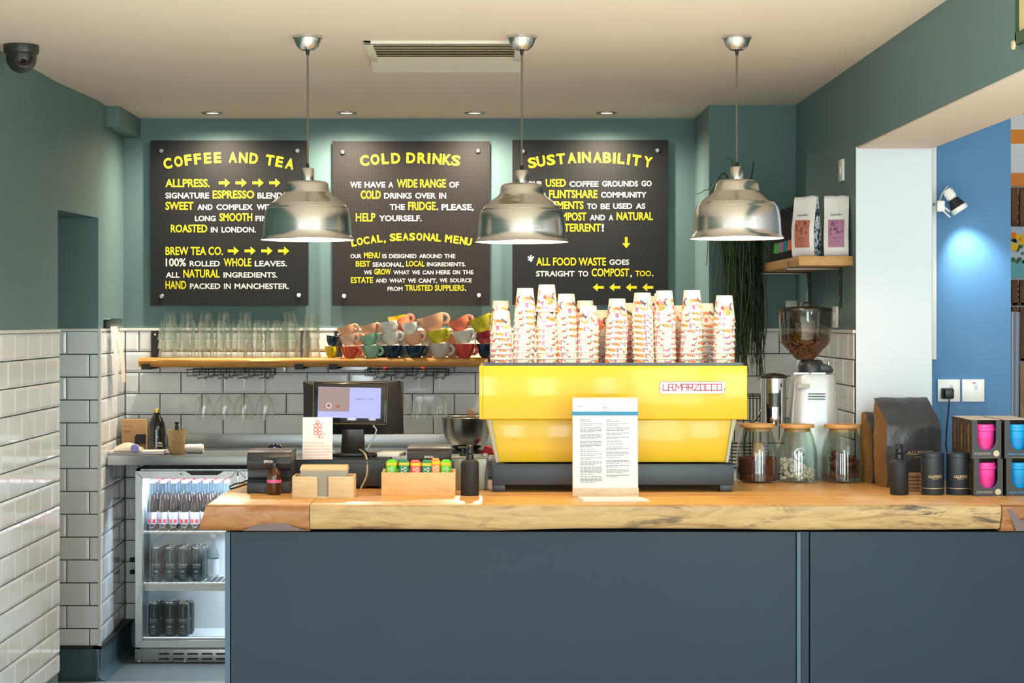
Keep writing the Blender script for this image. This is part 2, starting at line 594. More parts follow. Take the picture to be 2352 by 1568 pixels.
def build_setting():
    struct(MB().box(-3.0, 5.0, 5.9, 10.6, -0.1, 0), 'floor', VINYL)
    struct(MB().box(-4.0, 5.0, -3.0, 5.9, -0.1, 0), 'floor_seating', mat('pale_seating_floor', (206, 198, 184), 0.6))
    struct(MB().box(-3.0, XR + 0.2, 3.6, 9.6, CZ, CZ + 0.12), 'ceiling', CEIL)
    tm = [TILE, GROUT, TRIM]
    # back wall
    w = struct(MB().box(-2.2, 1.6, YB, YB + 0.15, 0, CZ), 'wall_back', PAINT)
    t = MB()
    tiles(t, (-1.75, YB), (1, 0), (0, -1), 2.77, (-1.5826 + 1.75) + TW / 2)
    trim_bar(t, (-1.75, YB), (1, 0), (0, -1), 2.77)
    t.build('tiling', tm, w, smooth=False)
    # boxed-out part at the right
    w = struct(MB().box(1.02, XR, YBOX, YB, 0, CZ), 'wall_boxing', PAINT)
    t = MB()
    tiles(t, (1.02, YBOX), (1, 0), (0, -1), 0.396, 0.115)
    trim_bar(t, (1.008, YBOX), (1, 0), (0, -1), 0.408)
    tiles(t, (1.02, YB), (0, -1), (-1, 0), YB - YBOX, 0.0)
    trim_bar(t, (1.02, YB), (0, -1), (-1, 0), YB - YBOX)
    t.build('tiling', tm, w, smooth=False)
    # right wall, opening head
    mb = MB()
    mb.box(XR, 1.705, 7.31, YB + 0.15, 0, CZ)
    mb.box(XR, 1.705, 3.6, 7.31, 2.263, CZ)
    w = struct(mb, 'wall_right', PAINT)
    t = MB()
    tiles(t, (XR, YBOX), (0, -1), (-1, 0), YBOX - 7.325, 0.08)
    trim_bar(t, (XR, YBOX), (0, -1), (-1, 0), YBOX - 7.32)
    t.build('tiling', tm, w, smooth=False)
    mb = MB()
    mb.box(XR - 0.003, 1.702, 7.302, 7.31, 0, 2.263)
    mb.box(XR + 0.001, 1.702, 3.6, 7.302, 2.257, 2.263, 1)
    struct(mb, 'trim_opening', [JAMB, mat('warm_soffit_paint', (224, 206, 188), 0.6)])
    # left wall with a doorway
    w = struct(MB().box(-2.6, XL, 3.6, 7.91, 0, CZ), 'wall_left', PAINT)
    t = MB()
    tiles(t, (XL, 4.6), (0, 1), (1, 0), 3.31, 0.1)
    trim_bar(t, (XL, 4.6), (0, 1), (1, 0), 3.31)
    t.build('tiling', tm, w, smooth=False)
    struct(MB().prism([(-2.6, 7.91), (XL, 7.91), (-1.73, 8.56), (-2.6, 8.56)], 2.06, CZ, axis='z'), 'wall_doorhead', PAINT)
    w = struct(MB().prism([(-2.6, 8.56), (-1.73, 8.56), (-1.762, YB), (-2.6, YB)], 0, CZ, axis='z'), 'wall_left_rear', PAINT)
    t = MB()
    tiles(t, (-2.3, 8.56), (1, 0), (0, -1), 0.573, 2.3 - 1.8696)
    trim_bar(t, (-2.3, 8.56), (1, 0), (0, -1), 0.583)
    L = math.hypot(0.032, YB - 8.56)
    u = (-0.032 / L, (YB - 8.56) / L)
    tiles(t, (-1.73, 8.56), u, (u[1], -u[0]), L, 0.06)
    trim_bar(t, (-1.73, 8.55), u, (u[1], -u[0]), L)
    t.box(-1.728, -1.716, 8.547, 8.562, 0.15, TT, 2)
    t.build('tiling', tm, w, smooth=False)
    struct(MB().box(-2.7, -2.4, 7.91, 8.56, 0, 2.06), 'wall_passage', PAINT)
    struct(MB().box(-1.766, -1.678, 8.78, YB, 2.49, CZ, bev=0.004), 'trim_pipe_boxing', PAINT)
    # coved vinyl skirting
    mb = MB()
    cove = [(0, 0), (0.05, 0), (0.03, 0.006), (0.014, 0.02), (0.010, 0.045), (0.010, 0.137), (0, 0.137)]
    mb.prism([(8.56 - a, b) for a, b in cove], -2.4, -1.722, axis='x')
    pts = [(-1.73 + a, b) for a, b in cove]
    mb.prism([(-1.732 + a, b) for a, b in cove], 8.51, YB, axis='y')
    mb.box(-2.4, -1.716, 8.546, 8.56, 0.137, 0.151, 1)
    mb.box(-1.75, -1.712, 8.546, YB, 0.137, 0.151, 1)
    struct(mb, 'baseboard_left', [COVE, BLACKM])
    # blue wall in the shop and what closes the view there
    struct(MB().box(1.705, 2.046, 7.46, 7.62, 0, 3.0), 'wall_blue', BLUE)
    struct(MB().box(1.705, 5.0, 10.4, 10.5, 0, 3.2), 'wall_shop', JAMB)
    struct(MB().box(1.705, 5.0, 4.4, 10.5, 3.0, 3.1), 'ceiling_shop', CEIL)
    struct(MB().box(4.9, 5.0, 4.0, 10.5, 0, 3.0), 'wall_shop_right', JAMB)


build_setting()

# ------------------------------------------------------------------ counter
C_TOP = EYE - 0.6055
FRONT_Y = F / 698.0
TOPW = wood('oiled_counter_top', [(0.25, (168, 112, 52)), (0.45, (206, 150, 84)), (0.6, (224, 176, 108)), (0.8, (192, 134, 70))], scale=(0.8, 9, 9), rough=0.32, coat=0.25)
EDGEW = wood('spalted_live_edge', [(0.25, (140, 104, 64)), (0.45, (180, 144, 98)), (0.62, (194, 162, 114)), (0.8, (156, 118, 76))], scale=(1.4, 5, 9), rough=0.5, spalt=((44, 42, 48), 0.51))
ENDW = wood('dark_end_wood', [(0.25, (116, 70, 36)), (0.5, (160, 104, 58)), (0.7, (176, 122, 78)), (0.85, (120, 84, 62))], scale=(2, 5, 6), rough=0.4, coat=0.2)
KNOT = mat('purple_grey_knot', (104, 84, 84), 0.45)


def live_slab(name, x0, x1, yb, yf, zt, zb, mats, parent, seed, amp=0.006, lean_l=0.0, lean_r=0.0, n=60, und=0.02):
    """a thick plank with an uneven waney front edge"""
    mb = MB()
    rows = []
    vs = []
    for i in range(n + 1):
        t = i / n
        xx = x0 + (x1 - x0) * t

        def nz(k, sc=4.0):
            return noise.noise(Vector((xx * sc, seed + k * 7.3, 0.5)))
        f1 = yf + amp * nz(1) + amp * 0.5 * nz(2, 14)
        f2 = yf + und * 0.2 + amp * nz(3) - 0.004
        f3 = yf + und + amp * 1.5 * nz(4)
        zt_ = zt
        zb_ = zb + amp * 0.9 * nz(5, 3)
        prof = [(yb, zt_), (f1 + 0.012, zt_), (f1 + 0.002, zt_ - 0.006), (f2, zt_ - (zt - zb) * 0.35), (f3 - 0.006, zb_ + 0.016), (f3, zb_ + 0.004), (f3 + 0.012, zb_), (yb, zb_)]
        row = []
        for j, (y, z) in enumerate(prof):
            dd = (zt - z) / (zt - zb)
            lx = -lean_l * dd * (1 - t) ** 3 + lean_r * dd * t ** 3
            row.append(len(vs))
            vs.append((xx + lx, y, z))
        rows.append(row)
    faces, mi = [], []
    for A, B in zip(rows, rows[1:]):
        for j in range(8):
            k = (j + 1) % 8
            faces.append((A[j], A[k], B[k], B[j]))
            mi.append(0 if j in (0, 7, 6) else 1)
    faces.append(tuple(rows[0]))
    faces.append(tuple(reversed(rows[-1])))
    mi += [1, 1]
    b = len(mb.v)
    mb.v += vs
    mb.f += faces
    mb.m += mi
    return mb.build(name, mats, parent, ang=50)


def build_counter():
    t = thing('counter_top', 'thick live-edge wooden counter top running along the whole bar', 'counter top', (0, 0, 0))
    live_slab('slab', -0.578, 1.698, 7.30, FRONT_Y, C_TOP, 0.912, [TOPW, EDGEW], t, 3.1, n=120)
    o = live_slab('end_slab', -0.918, -0.580, 7.28, FRONT_Y - 0.002, C_TOP, 0.908, [TOPW, ENDW], t, 8.7, lean_l=0.03, n=30)
    o['label'] = 'darker brown end piece with a rounded corner'
    kb = MB()
    kb.prism([(-0.80, .909), (-.76, .928), (-.70, .941), (-.655, .932), (-.61, .915), (-.585, .910)], FRONT_Y + 0.008, FRONT_Y + 0.03)
    kb.build('knot', KNOT, o)
    o = live_slab('end_slab', 1.700, 2.5, 7.30, FRONT_Y - 0.003, C_TOP, 0.906, [TOPW, ENDW], t, 5.2, n=40)
    o['label'] = 'reddish brown piece at the far end'
    kb = MB()
    kb.prism([(1.715, .984), (1.735, .98), (1.76, .945), (1.80, .95), (1.83, .912), (1.745, .910), (1.735, .935)], FRONT_Y - 0.004, FRONT_Y + 0.03)
    kb.build('knot', KNOT, o)
    # bar front
    PAN = mat('slate_blue_panel', (30, 44, 58), 0.38, spec=0.28, var=0.06, vs=3, rvar=0.06)
    PANE = mat('slate_blue_edge', (58, 84, 106), 0.4)
    c = thing('bar_front', 'dark slate blue panelled front of the bar counter', 'bar counter', (0, 0, 0))
    y = F / 692.0
    mb = MB()
    mb.box(-0.845, 1.03, y, y + 0.02, 0.0, 0.900)
    mb.build('front_panel', PAN, c)
    mb = MB()
    mb.box(1.078, 2.5, y, y + 0.02, 0.0, 0.900)
    mb.build('front_panel', PAN, c)
    mb = MB()
    mb.box(1.033, 1.045, y - 0.006, y + 0.02, 0, 0.900, 1)
    mb.box(1.045, 1.075, y + 0.008, y + 0.02, 0, 0.900, 0)
    mb.build('joint_strip', [PAN, PANE], c)
    mb = MB()
    mb.box(-0.864, -0.848, y - 0.004, y + 0.03, 0, 0.900)
    mb.build('edge_strip', PANE, c)
    mb = MB()
    mb.box(-0.864, -0.845, y + 0.03, 7.2, 0, 0.900)
    mb.build('side_panel', PAN, c)
    mb = MB()
    mb.box(-0.84, 2.5, 7.1, 7.14, 0, 0.90)
    mb.build('back_panel', BLACKM, c)


build_counter()


def build_back_counter():
    y = F / 504.7
    z = 0.988
    t = thing('steel_worktop', 'long stainless steel worktop along the tiled back wall', 'worktop', (0, 0, 0))
    mb = MB()
    mb.box(-1.721, 1.005, y, YB - 0.012, z - 0.044, z, bev=0.003)
    mb.build('top', STEELB, t)
    mb = MB()
    mb.box(-1.735, 1.005, YB - 0.024, YB - 0.0125, z, 1.052, bev=0.002)
    mb.build('upstand', STEELB, t)
    for x in (-0.58, 0.2, 0.95):
        mb = MB()
        mb.box(x, x + 0.04, y + 0.06, y + 0.10, 0, z - 0.044)
        mb.build('leg', STEELB, t)
    t = thing('side_worktop', 'steel side bench under the coffee grinder by the opening', 'worktop', (0, 0, 0))
    MB().box(0.93, XR - 0.014, 7.345, 8.60, 0.945, 0.988, bev=0.003).build('top', STEELB, t)
    for x, yy in ((0.95, 7.37), (1.36, 7.37), (0.95, 8.5), (1.36, 8.5)):
        MB().box(x, x + 0.035, yy, yy + 0.035, 0, 0.945).build('leg', STEELB, t)
    # pipes under the worktop
    for i, zz in enumerate((Z(1290, 478), Z(1318, 478))):
        mb = MB()
        mb.cyl(0.011, -1.722, -1.5, c=(0, 9.285, zz), axis='x')
        o = mb.build('waste_pipe', BLACKM)
        tag(o, ('upper' if i == 0 else 'lower') + ' dark pipe running low behind the drinks fridge', 'pipe', 'pipes beside the fridge')


build_back_counter()

# ------------------------------------------------------------------ lamps
BULB = mat('glowing_bulb', (255, 226, 180), 0.5, emit=(255, 214, 150), es=30)
SHADEIN = mat('pale_shade_lining', (244, 236, 222), 0.35)


def build_pendants():
    s = 664.0
    ypos = F / s
    names = ['above the till, leftmost of three', 'above the paper cups, middle one of three', 'in front of the trailing plant, rightmost of three']
    root = None
    for i, (px, rim) in enumerate(((706.5, 551), (1198.5, 556), (1692.5, 548))):
        label = 'spun aluminium bell pendant lamp ' + names[i]
        x = X(px, s)
        zr = Z(rim, s)
        t = thing('pendant_lamp', label, 'pendant lamp', (x, ypos, zr), group='pendant lamps over the counter')
        k = 1 / s
        # profile in pixels: (radius, height above rim)
        out = [(14.5, 134), (15.5, 161), (14, 163.5), (8, 164)]
        pr = [(107, 0), (107, 1.5), (103.5, 7), (102, 10), (101, 22), (99.5, 45), (97, 62), (94.5, 71), (93.2, 72), (92.6, 75), (90.5, 76), (89.5, 79), (87.2, 80), (86, 83), (83, 84),
              (73, 93), (63, 100), (56, 105), (52.5, 109), (50.5, 116), (49.5, 124), (47, 130), (42, 133.5), (34, 135), (15, 135)]
        mb = MB()
        mb.lathe([(r * k, h * k) for r, h in pr], 48, mat=0)
        mb.lathe([((r - 1.6) * k, (h - 0.8) * k) for r, h in [(108.6, 0.8)] + pr[2:]], 48, mat=1)
        mb.build('lamp_shade', [ALU, SHADEIN], t, ang=25)
        mb = MB()
        mb.lathe([(0, 134 * k), (14.5 * k, 134 * k), (15 * k, 162 * k), (13 * k, 165 * k), (0, 165 * k)], 24)
        mb.build('lamp_cap', ALU, t)
        top = CZ - zr
        mb = MB()
        mb.lathe([(0, 165 * k), (4.6 * k, 165 * k), (3.2 * k, 176 * k), (0, 176 * k)], 12)
        mb.lathe([(0, top - 44 * k), (3.0 * k, top - 44 * k), (5.0 * k, top - 31 * k), (0, top - 31 * k)], 12)
        mb.build('cord_grip', BLACK, t)
        mb = MB()
        mb.tube([(0, 0, 175 * k), (0.001 * (1 - i), 0, 300 * k), (0, 0, top - 43 * k)], 2.1 * k, 8)
        mb.build('cord', mat('woven_grey_cord', (104, 96, 80), 0.8), t)
        mb = MB()
        mb.lathe([(0, top - 32 * k), (16 * k, top - 32 * k), (24 * k, top - 25 * k), (30 * k, top - 12 * k), (32 * k, top - 6 * k), (34.5 * k, top - 5 * k), (34.5 * k, top), (0, top)], 32)
        mb.build('ceiling_rose', ALU, t)
        mb = MB()
        mb.lathe([(0, 30 * k), (12 * k, 34 * k), (18 * k, 46 * k), (18 * k, 56 * k), (10 * k, 76 * k), (9 * k, 100 * k), (0, 100 * k)], 20)
        mb.build('bulb', BULB, t)
        l = bpy.data.lights.new('pendant_bulb_light', 'POINT')
        l.energy = 8
        l.color = (1.0, 0.74, 0.44)
        l.shadow_soft_size = 0.03
        lo = bpy.data.objects.new('pendant_bulb_light', l)
        COL.objects.link(lo)
        lo.parent = t
        lo.location = (0, 0, 26 * k)


build_pendants()


def build_downlights():
    s = 486.0
    EM = mat('downlight_glow', (255, 240, 220), 0.5, emit=(255, 236, 205), es=14)
    where = ['above the first menu board', 'above the left edge of the middle menu board', 'above the right edge of the middle menu board', 'above the sustainability board']
    for i, px in enumerate((488, 796, 1090, 1393)):
        t = thing('ceiling_downlight', 'small round recessed downlight ' + where[i], 'downlight', (X(px, s), F / s, CZ), group='recessed downlights along the back wall')
        MB().lathe([(0.050, 0), (0.050, -0.004), (0.044, -0.007), (0.034, -0.005), (0.030, 0.0)], 28).build('trim_ring', STEEL, t)
        MB().lathe([(0, -0.002), (0.030, -0.002)], 24).build('lens', EM, t)
        l = bpy.data.lights.new('downlight_beam', 'SPOT')
        l.energy = 72
        l.color = (1.0, 0.86, 0.66)
        l.spot_size = math.radians(165)
        l.spot_blend = 1.0
        l.shadow_soft_size = 0.03
        lo = bpy.data.objects.new('downlight_beam', l)
        COL.objects.link(lo)
        lo.location = (0, 0, -0.012)
        lo.parent = t


build_downlights()


def build_ceiling_items():
    # vent
    BEI = mat('beige_louvre', (206, 190, 150), 0.6)
    t = thing('ceiling_vent', 'long beige louvred air vent set in the ceiling', 'air vent', (0, 0, CZ))
    mb = MB()
    x0, x1, y0, y1 = -0.43, 0.135, 6.72, 7.33
    mb.box(x0, x0 + 0.03, y0, y1, -0.012, 0, bev=0.003)
    mb.box(x1 - 0.03, x1, y0, y1, -0.012, 0, bev=0.003)
    mb.box(x0, x1, y0, y0 + 0.03, -0.012, 0, bev=0.003)
    mb.prism([(7.14, -0.004), (7.33, -0.034), (7.335, -0.03), (7.335, 0), (7.14, 0)], x0, x1, axis='x')
    mb.build('vent_frame', mat('vent_white', (226, 224, 210), 0.5), t)
    mb = MB()
    for i in range(9):
        yy = y0 + 0.035 + i * 0.042
        mb.prism([(yy, -0.009), (yy + 0.034, -0.003), (yy + 0.034, -0.001), (yy, -0.007)], x0 + 0.03, x1 - 0.03, axis='x')
    mb.box(x0 + 0.03, x1 - 0.03, y0 + 0.03, 7.15, -0.001, 0, 1)
    mb.build('louvres', [BEI, mat('vent_dark', (120, 106, 78), 0.8)], t)
    # camera dome
    s = 643.0
    t = thing('security_camera', 'dark grey dome security camera in the ceiling corner', 'security camera', (X(49, s), F / s, CZ))
    CG = mat('camera_grey', (52, 54, 50), 0.35)
    MB().lathe([(0, 0), (0.062, 0), (0.063, -0.018), (0.060, -0.03), (0.054, -0.034), (0, -0.034)], 32).build('base_ring', CG, t)
    pr = [(0.054 * math.cos(a), -0.045 - 0.056 * math.sin(a)) for a in [i * math.pi / 20 for i in range(11)]]
    MB().lathe([(0.054, -0.03)] + pr, 32).build('ball', CG, t)
    mb = MB()
    mb.mx = Matrix.Translation((0.014, -0.032, -0.064)) @ Matrix.Rotation(math.radians(-22), 4, 'X') @ Matrix.Rotation(math.radians(16), 4, 'Z')
    mb.lathe([(0.034, 0.0), (0.034, -0.022), (0.030, -0.024), (0.027, -0.018), (0.026, -0.012)], 28, axis='y')
    mb.lathe([(0, -0.013), (0.027, -0.013)], 28, axis='y', mat=1)
    mb.lathe([(0, -0.02), (0.008, -0.019), (0.012, -0.014)], 20, axis='y', mat=2)
    mb.build('lens', [CG, mat('camera_glass', (40, 20, 18), 0.08, spec=0.8), mat('camera_lens', (24, 20, 26), 0.05)], t)
    # green framed picture on the right wall
    t = thing('framed_sign', 'green framed sign high on the wall over the opening', 'sign', (XR, 4.615, 2.33))
    G = mat('dark_green_frame', (34, 76, 52), 0.4)
    mb = MB()
    mb.box(-0.016, -0.001, 0, 0.45, 0, 0.03)
    mb.box(-0.016, -0.001, 0.44, 0.452, 0, 0.24)
    mb.box(-0.016, -0.001, 0, 0.012, 0, 0.24)
    mb.box(-0.016, -0.001, 0, 0.45, 0.228, 0.24)
    mb.build('frame', G, t)
    MB().box(-0.008, -0.001, 0.01, 0.445, 0.02, 0.23).build('panel', mat('sign_cream', (222, 196, 150), 0.6), t)
    MB().cyl(0.012, -0.022, -0.016, c=(0, 0.455, 0.0), axis='x').build('fixing', mat('sign_fixing', (226, 206, 170), 0.4), t)


build_ceiling_items()

# ------------------------------------------------------------------ menu boards
BOARD = None


def board_material(name, c1, c2):
    m, nt, b = new_mat(name)
    N, L = nt.nodes, nt.links
    tc = N.new('ShaderNodeTexCoord')
    mp = N.new('ShaderNodeMapping')
    mp.inputs['Scale'].default_value = (1, 0, 1)
    mp.inputs['Location'].default_value = (0.003, 0, 0.004)
    L.new(tc.outputs['Object'], mp.inputs[0])
    br = N.new('ShaderNodeTexBrick')
    br.offset = 0
    br.inputs['Scale'].default_value = 1.0
    br.inputs['Brick Width'].default_value = 0.017
    br.inputs['Row Height'].default_value = 0.017
    br.inputs['Mortar Size'].default_value = 0.0022
    br.inputs['Mortar Smooth'].default_value = 0.4
    br.inputs['Color1'].default_value = lin(c1)
    br.inputs['Color2'].default_value = lin(c1)
    br.inputs['Mortar'].default_value = lin(c2)
    sw = N.new('ShaderNodeSeparateXYZ')
    cb = N.new('ShaderNodeCombineXYZ')
    L.new(mp.outputs[0], sw.inputs[0])
    L.new(sw.outputs['X'], cb.inputs['X'])
    L.new(sw.outputs['Z'], cb.inputs['Y'])
    L.new(cb.outputs[0], br.inputs['Vector'])
    L.new(br.outputs[0], b.inputs['Base Color'])
    b.inputs['Roughness'].default_value = 0.55
    b.inputs['Specular IOR Level'].default_value = 0.3
    return m


def build_boards():
    s = 474.0
    yb = YB - 0.03
    ys = yb - 0.001
    defs = [
        ('charcoal menu board headed COFFEE AND TEA on the back wall', 345, 708, 322, 702, 320, 300, 3.734, ((370, 346), (683, 346), (371, 680), (686, 678)), (25, 25, 26)),
        ('charcoal menu board headed COLD DRINKS in the middle of the wall', 763, 1125, 324, 702, 740, 300, 3.7325, ((787, 349), (1098, 346), (790, 680), (1100, 678)), (34, 30, 29)),
        ('charcoal menu board headed SUSTAINABILITY behind the paper cups', 1177, 1535, 321, 700, 1090, 300, 3.734, ((1201, 347), (1510, 345), (1203, 680), (1508, 678)), (25, 25, 26)),
    ]
    Yc, Wc = 0, 1
    words = [
        [('ALLPRESS.', 222, 600, 413, 483, Yc), ('SIGNATURE', 222, 596, 530, 580, Wc), ('ESPRESSO', 627, 983, 512, 580, Yc), ('BLEND.', 1013, 1240, 530, 580, Wc),
         ('SWEET', 222, 462, 609, 678, Yc), ('AND', 497, 625, 630, 678, Wc), ('COMPLEX', 660, 970, 630, 678, Wc), ('WITH', 1005, 1170, 630, 678, Wc), ('A', 1200, 1240, 630, 678, Wc),
         ('LONG', 475, 652, 728, 775, Wc), ('SMOOTH', 685, 966, 706, 775, Yc), ('FINISH.', 995, 1230, 728, 775, Wc),
         ('ROASTED', 268, 580, 804, 872, Yc), ('IN', 612, 670, 824, 872, Wc), ('LONDON.', 703, 997, 824, 872, Wc),
         ('BREW TEA CO.', 222, 715, 995, 1066, Yc), ('100%', 224, 398, 1093, 1163, Wc), ('ROLLED', 430, 688, 1115, 1163, Wc), ('WHOLE', 722, 958, 1093, 1163, Yc), ('LEAVES.', 988, 1265, 1115, 1163, Wc),
         ('ALL', 225, 343, 1212, 1260, Wc), ('NATURAL', 375, 688, 1190, 1260, Yc), ('INGREDIENTS.', 720, 1182, 1212, 1260, Wc),
         ('HAND', 222, 400, 1287, 1357, Yc), ('PACKED', 432, 692, 1309, 1357, Wc), ('IN', 725, 782, 1309, 1357, Wc), ('MANCHESTER.', 815, 1282, 1309, 1357, Wc)],
        [('WE', 240, 333, 437, 487, Wc), ('HAVE', 362, 540, 437, 487, Wc), ('A', 568, 608, 437, 487, Wc), ('WIDE RANGE', 640, 1060, 415, 487, Yc), ('OF', 1090, 1172, 437, 487, Wc),
         ('COLD', 330, 500, 512, 583, Yc), ('DRINKS', 530, 767, 532, 580, Wc), ('OVER', 797, 973, 532, 580, Wc), ('IN', 1003, 1062, 532, 580, Wc),
         ('THE', 580, 708, 628, 677, Wc), ('FRIDGE', 737, 972, 608, 680, Yc), ('.', 980, 994, 666, 679, Wc), ('PLEASE,', 1023, 1298, 628, 690, Wc),
         ('HELP', 287, 455, 706, 777, Yc), ('YOURSELF.', 487, 852, 725, 775, Wc),
         ('OUR', 242, 335, 1057, 1093, Wc), ('MENU', 358, 495, 1043, 1093, Yc), ('IS', 515, 552, 1057, 1092, Wc), ('DESIGNED', 573, 808, 1057, 1092, Wc), ('AROUND', 832, 1027, 1057, 1092, Wc), ('THE', 1048, 1140, 1057, 1092, Wc),
         ('BEST', 287, 411, 1115, 1165, Yc), ('SEASONAL,', 432, 700, 1128, 1172, Wc), ('LOCAL', 720, 877, 1115, 1163, Yc), ('INGREDIENTS.', 898, 1230, 1128, 1162, Wc),
         ('WE', 357, 425, 1197, 1232, Wc), ('GROW', 446, 588, 1183, 1233, Yc), ('WHAT', 610, 748, 1197, 1232, Wc), ('WE', 770, 838, 1197, 1232, Wc), ('CAN', 860, 955, 1197, 1232, Wc), ('HERE', 975, 1097, 1195, 1230, Wc), ('ON', 1118, 1182, 1195, 1230, Wc), ('THE', 1203, 1297, 1195, 1230, Wc),
         ('ESTATE', 245, 435, 1255, 1306, Yc), ('AND', 458, 553, 1267, 1302, Wc), ('WHAT', 575, 713, 1267, 1302, Wc), ('WE', 735, 803, 1267, 1302, Wc), ("CAN'T,", 825, 985, 1265, 1310, Wc), ('WE', 1007, 1072, 1265, 1300, Wc), ('SOURCE', 1095, 1282, 1265, 1300, Wc),
         ('FROM', 560, 688, 1337, 1372, Wc), ('TRUSTED SUPPLIERS', 710, 1218, 1322, 1372, Yc), ('.', 1223, 1235, 1361, 1372, Wc)],
        [('OUR', 458, 582, 432, 480, Wc), ('USED', 612, 783, 413, 480, Yc), ('COFFEE', 815, 1063, 432, 480, Wc), ('GROUNDS', 1095, 1402, 430, 478, Wc), ('GO', 1433, 1520, 428, 476, Wc),
         ('TO', 530, 610, 528, 576, Wc), ('FLINTSHARE', 640, 1055, 508, 577, Yc), ('COMMUNITY', 1085, 1475, 525, 573, Wc),
         ('ALLOTMENTS', 480, 935, 604, 672, Yc), ('TO', 966, 1050, 624, 672, Wc), ('BE', 1083, 1160, 624, 672, Wc), ('USED', 1190, 1353, 622, 670, Wc), ('AS', 1385, 1465, 622, 670, Wc),
         ('COMPOST', 640, 960, 700, 770, Yc), ('AND', 990, 1120, 720, 768, Wc), ('A', 1153, 1190, 720, 768, Wc), ('NATURAL', 1220, 1532, 698, 767, Yc),
         ('DETERRENT', 680, 1083, 797, 865, Yc), ('!', 1092, 1110, 797, 865, Wc),
         ('*', 455, 512, 1065, 1125, Wc), ('ALL FOOD WASTE', 530, 1128, 1087, 1157, Yc), ('GOES', 1157, 1327, 1103, 1150, Wc),
         ('STRAIGHT', 528, 858, 1202, 1250, Wc), ('TO', 890, 975, 1202, 1250, Wc), ('COMPOST', 1005, 1327, 1180, 1250, Yc), (',', 1336, 1352, 1238, 1260, Wc), ('TOO', 1380, 1515, 1200, 1248, Yc), ('.', 1522, 1536, 1236, 1249, Wc)],
    ]
    heads = [
        [('COFFEEANDTEA', (240, 333, 415, 497, 583, 668, 800, 890, 980, 1118, 1200, 1290), 227, 760, 1.96e-4, 92, 72)],
        [('COLDDRINKS', (362, 452, 540, 630, 760, 855, 915, 985, 1070, 1145), 232, 755, 1.5e-4, 92, 76),
         ('LOCAL,SEASONALMENU', (270, 322, 378, 437, 492, 537, 605, 658, 714, 772, 832, 895, 950, 998, 1083, 1148, 1206, 1256), 908, 785, 1.9e-4, 66, 52)],
        [('SUSTAINABILITY', (495, 570, 655, 740, 835, 898, 960, 1055, 1138, 1200, 1258, 1322, 1390, 1488), 227, 1010, 1.75e-4, 92, 74)],
    ]
    arrow = [(-.5, .16), (.05, .16), (.05, .5), (.5, 0), (.05, -.5), (.05, -.16), (-.5, -.16)]
    arrows = [
        [(a, 446, 95, 76, 'r') for a in (727, 871, 1016, 1160)] + [(a, 1030, 95, 74, 'r') for a in (804, 948, 1092, 1236)],
        [],
        [(1302, 960, 95, 68, 'd')] + [(a, 1343, 95, 70, 'l') for a in (1062, 1204, 1346, 1487)],
    ]
    for bi, (label, x0, x1, y0, y1, ox, oy, sc, studs, col) in enumerate(defs):
        bx, bz = X((x0 + x1) / 2, s), Z(y1, s)
        t = thing('menu_board', label, 'menu board', (bx, yb, bz), group='menu boards on the back wall')
        MB().box(X(x0, s) - bx, X(x1, s) - bx, 0, 0.012, 0, Z(y0, s) - bz).build('panel', board_material('menu_board_%d' % bi, col, tuple(max(c - 8, 0) for c in col)), t)

        def q(u, v):
            return X(ox + u / sc, s) - bx, Z(oy + v / sc, s) - bz
        lines = []
        for w, u0, u1, v0, v1, c in words[bi]:
            if not lines or abs(lines[-1][0] - v1) > 25 or w == 'ALL FOOD WASTE':
                lines.append([v1, MB()])
            a, b = q(u0, v1), q(u1, v0)
            lines[-1][1].text(w, a[0], b[0], a[1], b[1], -0.0012, mat=c, bold=0.02 if c == 0 else 0.022)
        mbs = [MB(), MB()]
        for text, xs, ym, xm, k, h, w in heads[bi]:
            mbs[0] = MB()
            for ch, xx in zip(text, xs):
                yy = ym + k * (xx - xm) ** 2
                ww = {'I': 22, ',': 18, 'L': w * .82, 'M': w * 1.15, 'N': w * 1.02, 'J': w * .8, 'F': w * .84, 'E': w * .86}.get(ch, w)
                hh = 26 if ch == ',' else h
                c = q(xx, yy + (h * .5 if ch == ',' else 0))
                rot = -math.atan(2 * k * (xx - xm))
                hw, hz = ww / sc / s / 2, hh / sc / s / 2
                mbs[0].text(ch, c[0] - hw, c[0] + hw, c[1] - hz, c[1] + hz, -0.0012, bold=0.035, rot=rot)
            mbs[0].build('lettering', YEL, t, smooth=False)['label'] = 'yellow heading set in an arc'
        for u, v, ln, ht, d in arrows[bi]:
            c = q(u, v)
            A = []
            for p, r in arrow:
                if d == 'r':
                    p_, r_ = p * ln, r * ht
                elif d == 'l':
                    p_, r_ = -p * ln, r * ht
                else:
                    p_, r_ = r * ht, -p * ln
                A.append((c[0] + p_ / sc / s, c[1] + r_ / sc / s))
            MB().prism(A, -0.0014, -0.0004).build('arrow', YEL, t, smooth=False)
        for _, ln in lines:
            ln.build('lettering', [YEL, WHT], t, smooth=False)
        for px, py in studs:
            MB().cyl(0.011, -0.012, 0.028, c=(X(px, s) - bx, 0, Z(py, s) - bz), axis='y', e=0.003).build('standoff_stud', STEEL, t)


build_boards()

# ------------------------------------------------------------------ back shelf
SHELF_Z = EYE - (822 - VY) / 485.0
SHELFW = wood('rustic_shelf_wood', [(0.25, (136, 88, 34)), (0.45, (186, 130, 58)), (0.62, (204, 150, 76)), (0.8, (150, 100, 44))], scale=(1.0, 8, 9), rough=0.5)


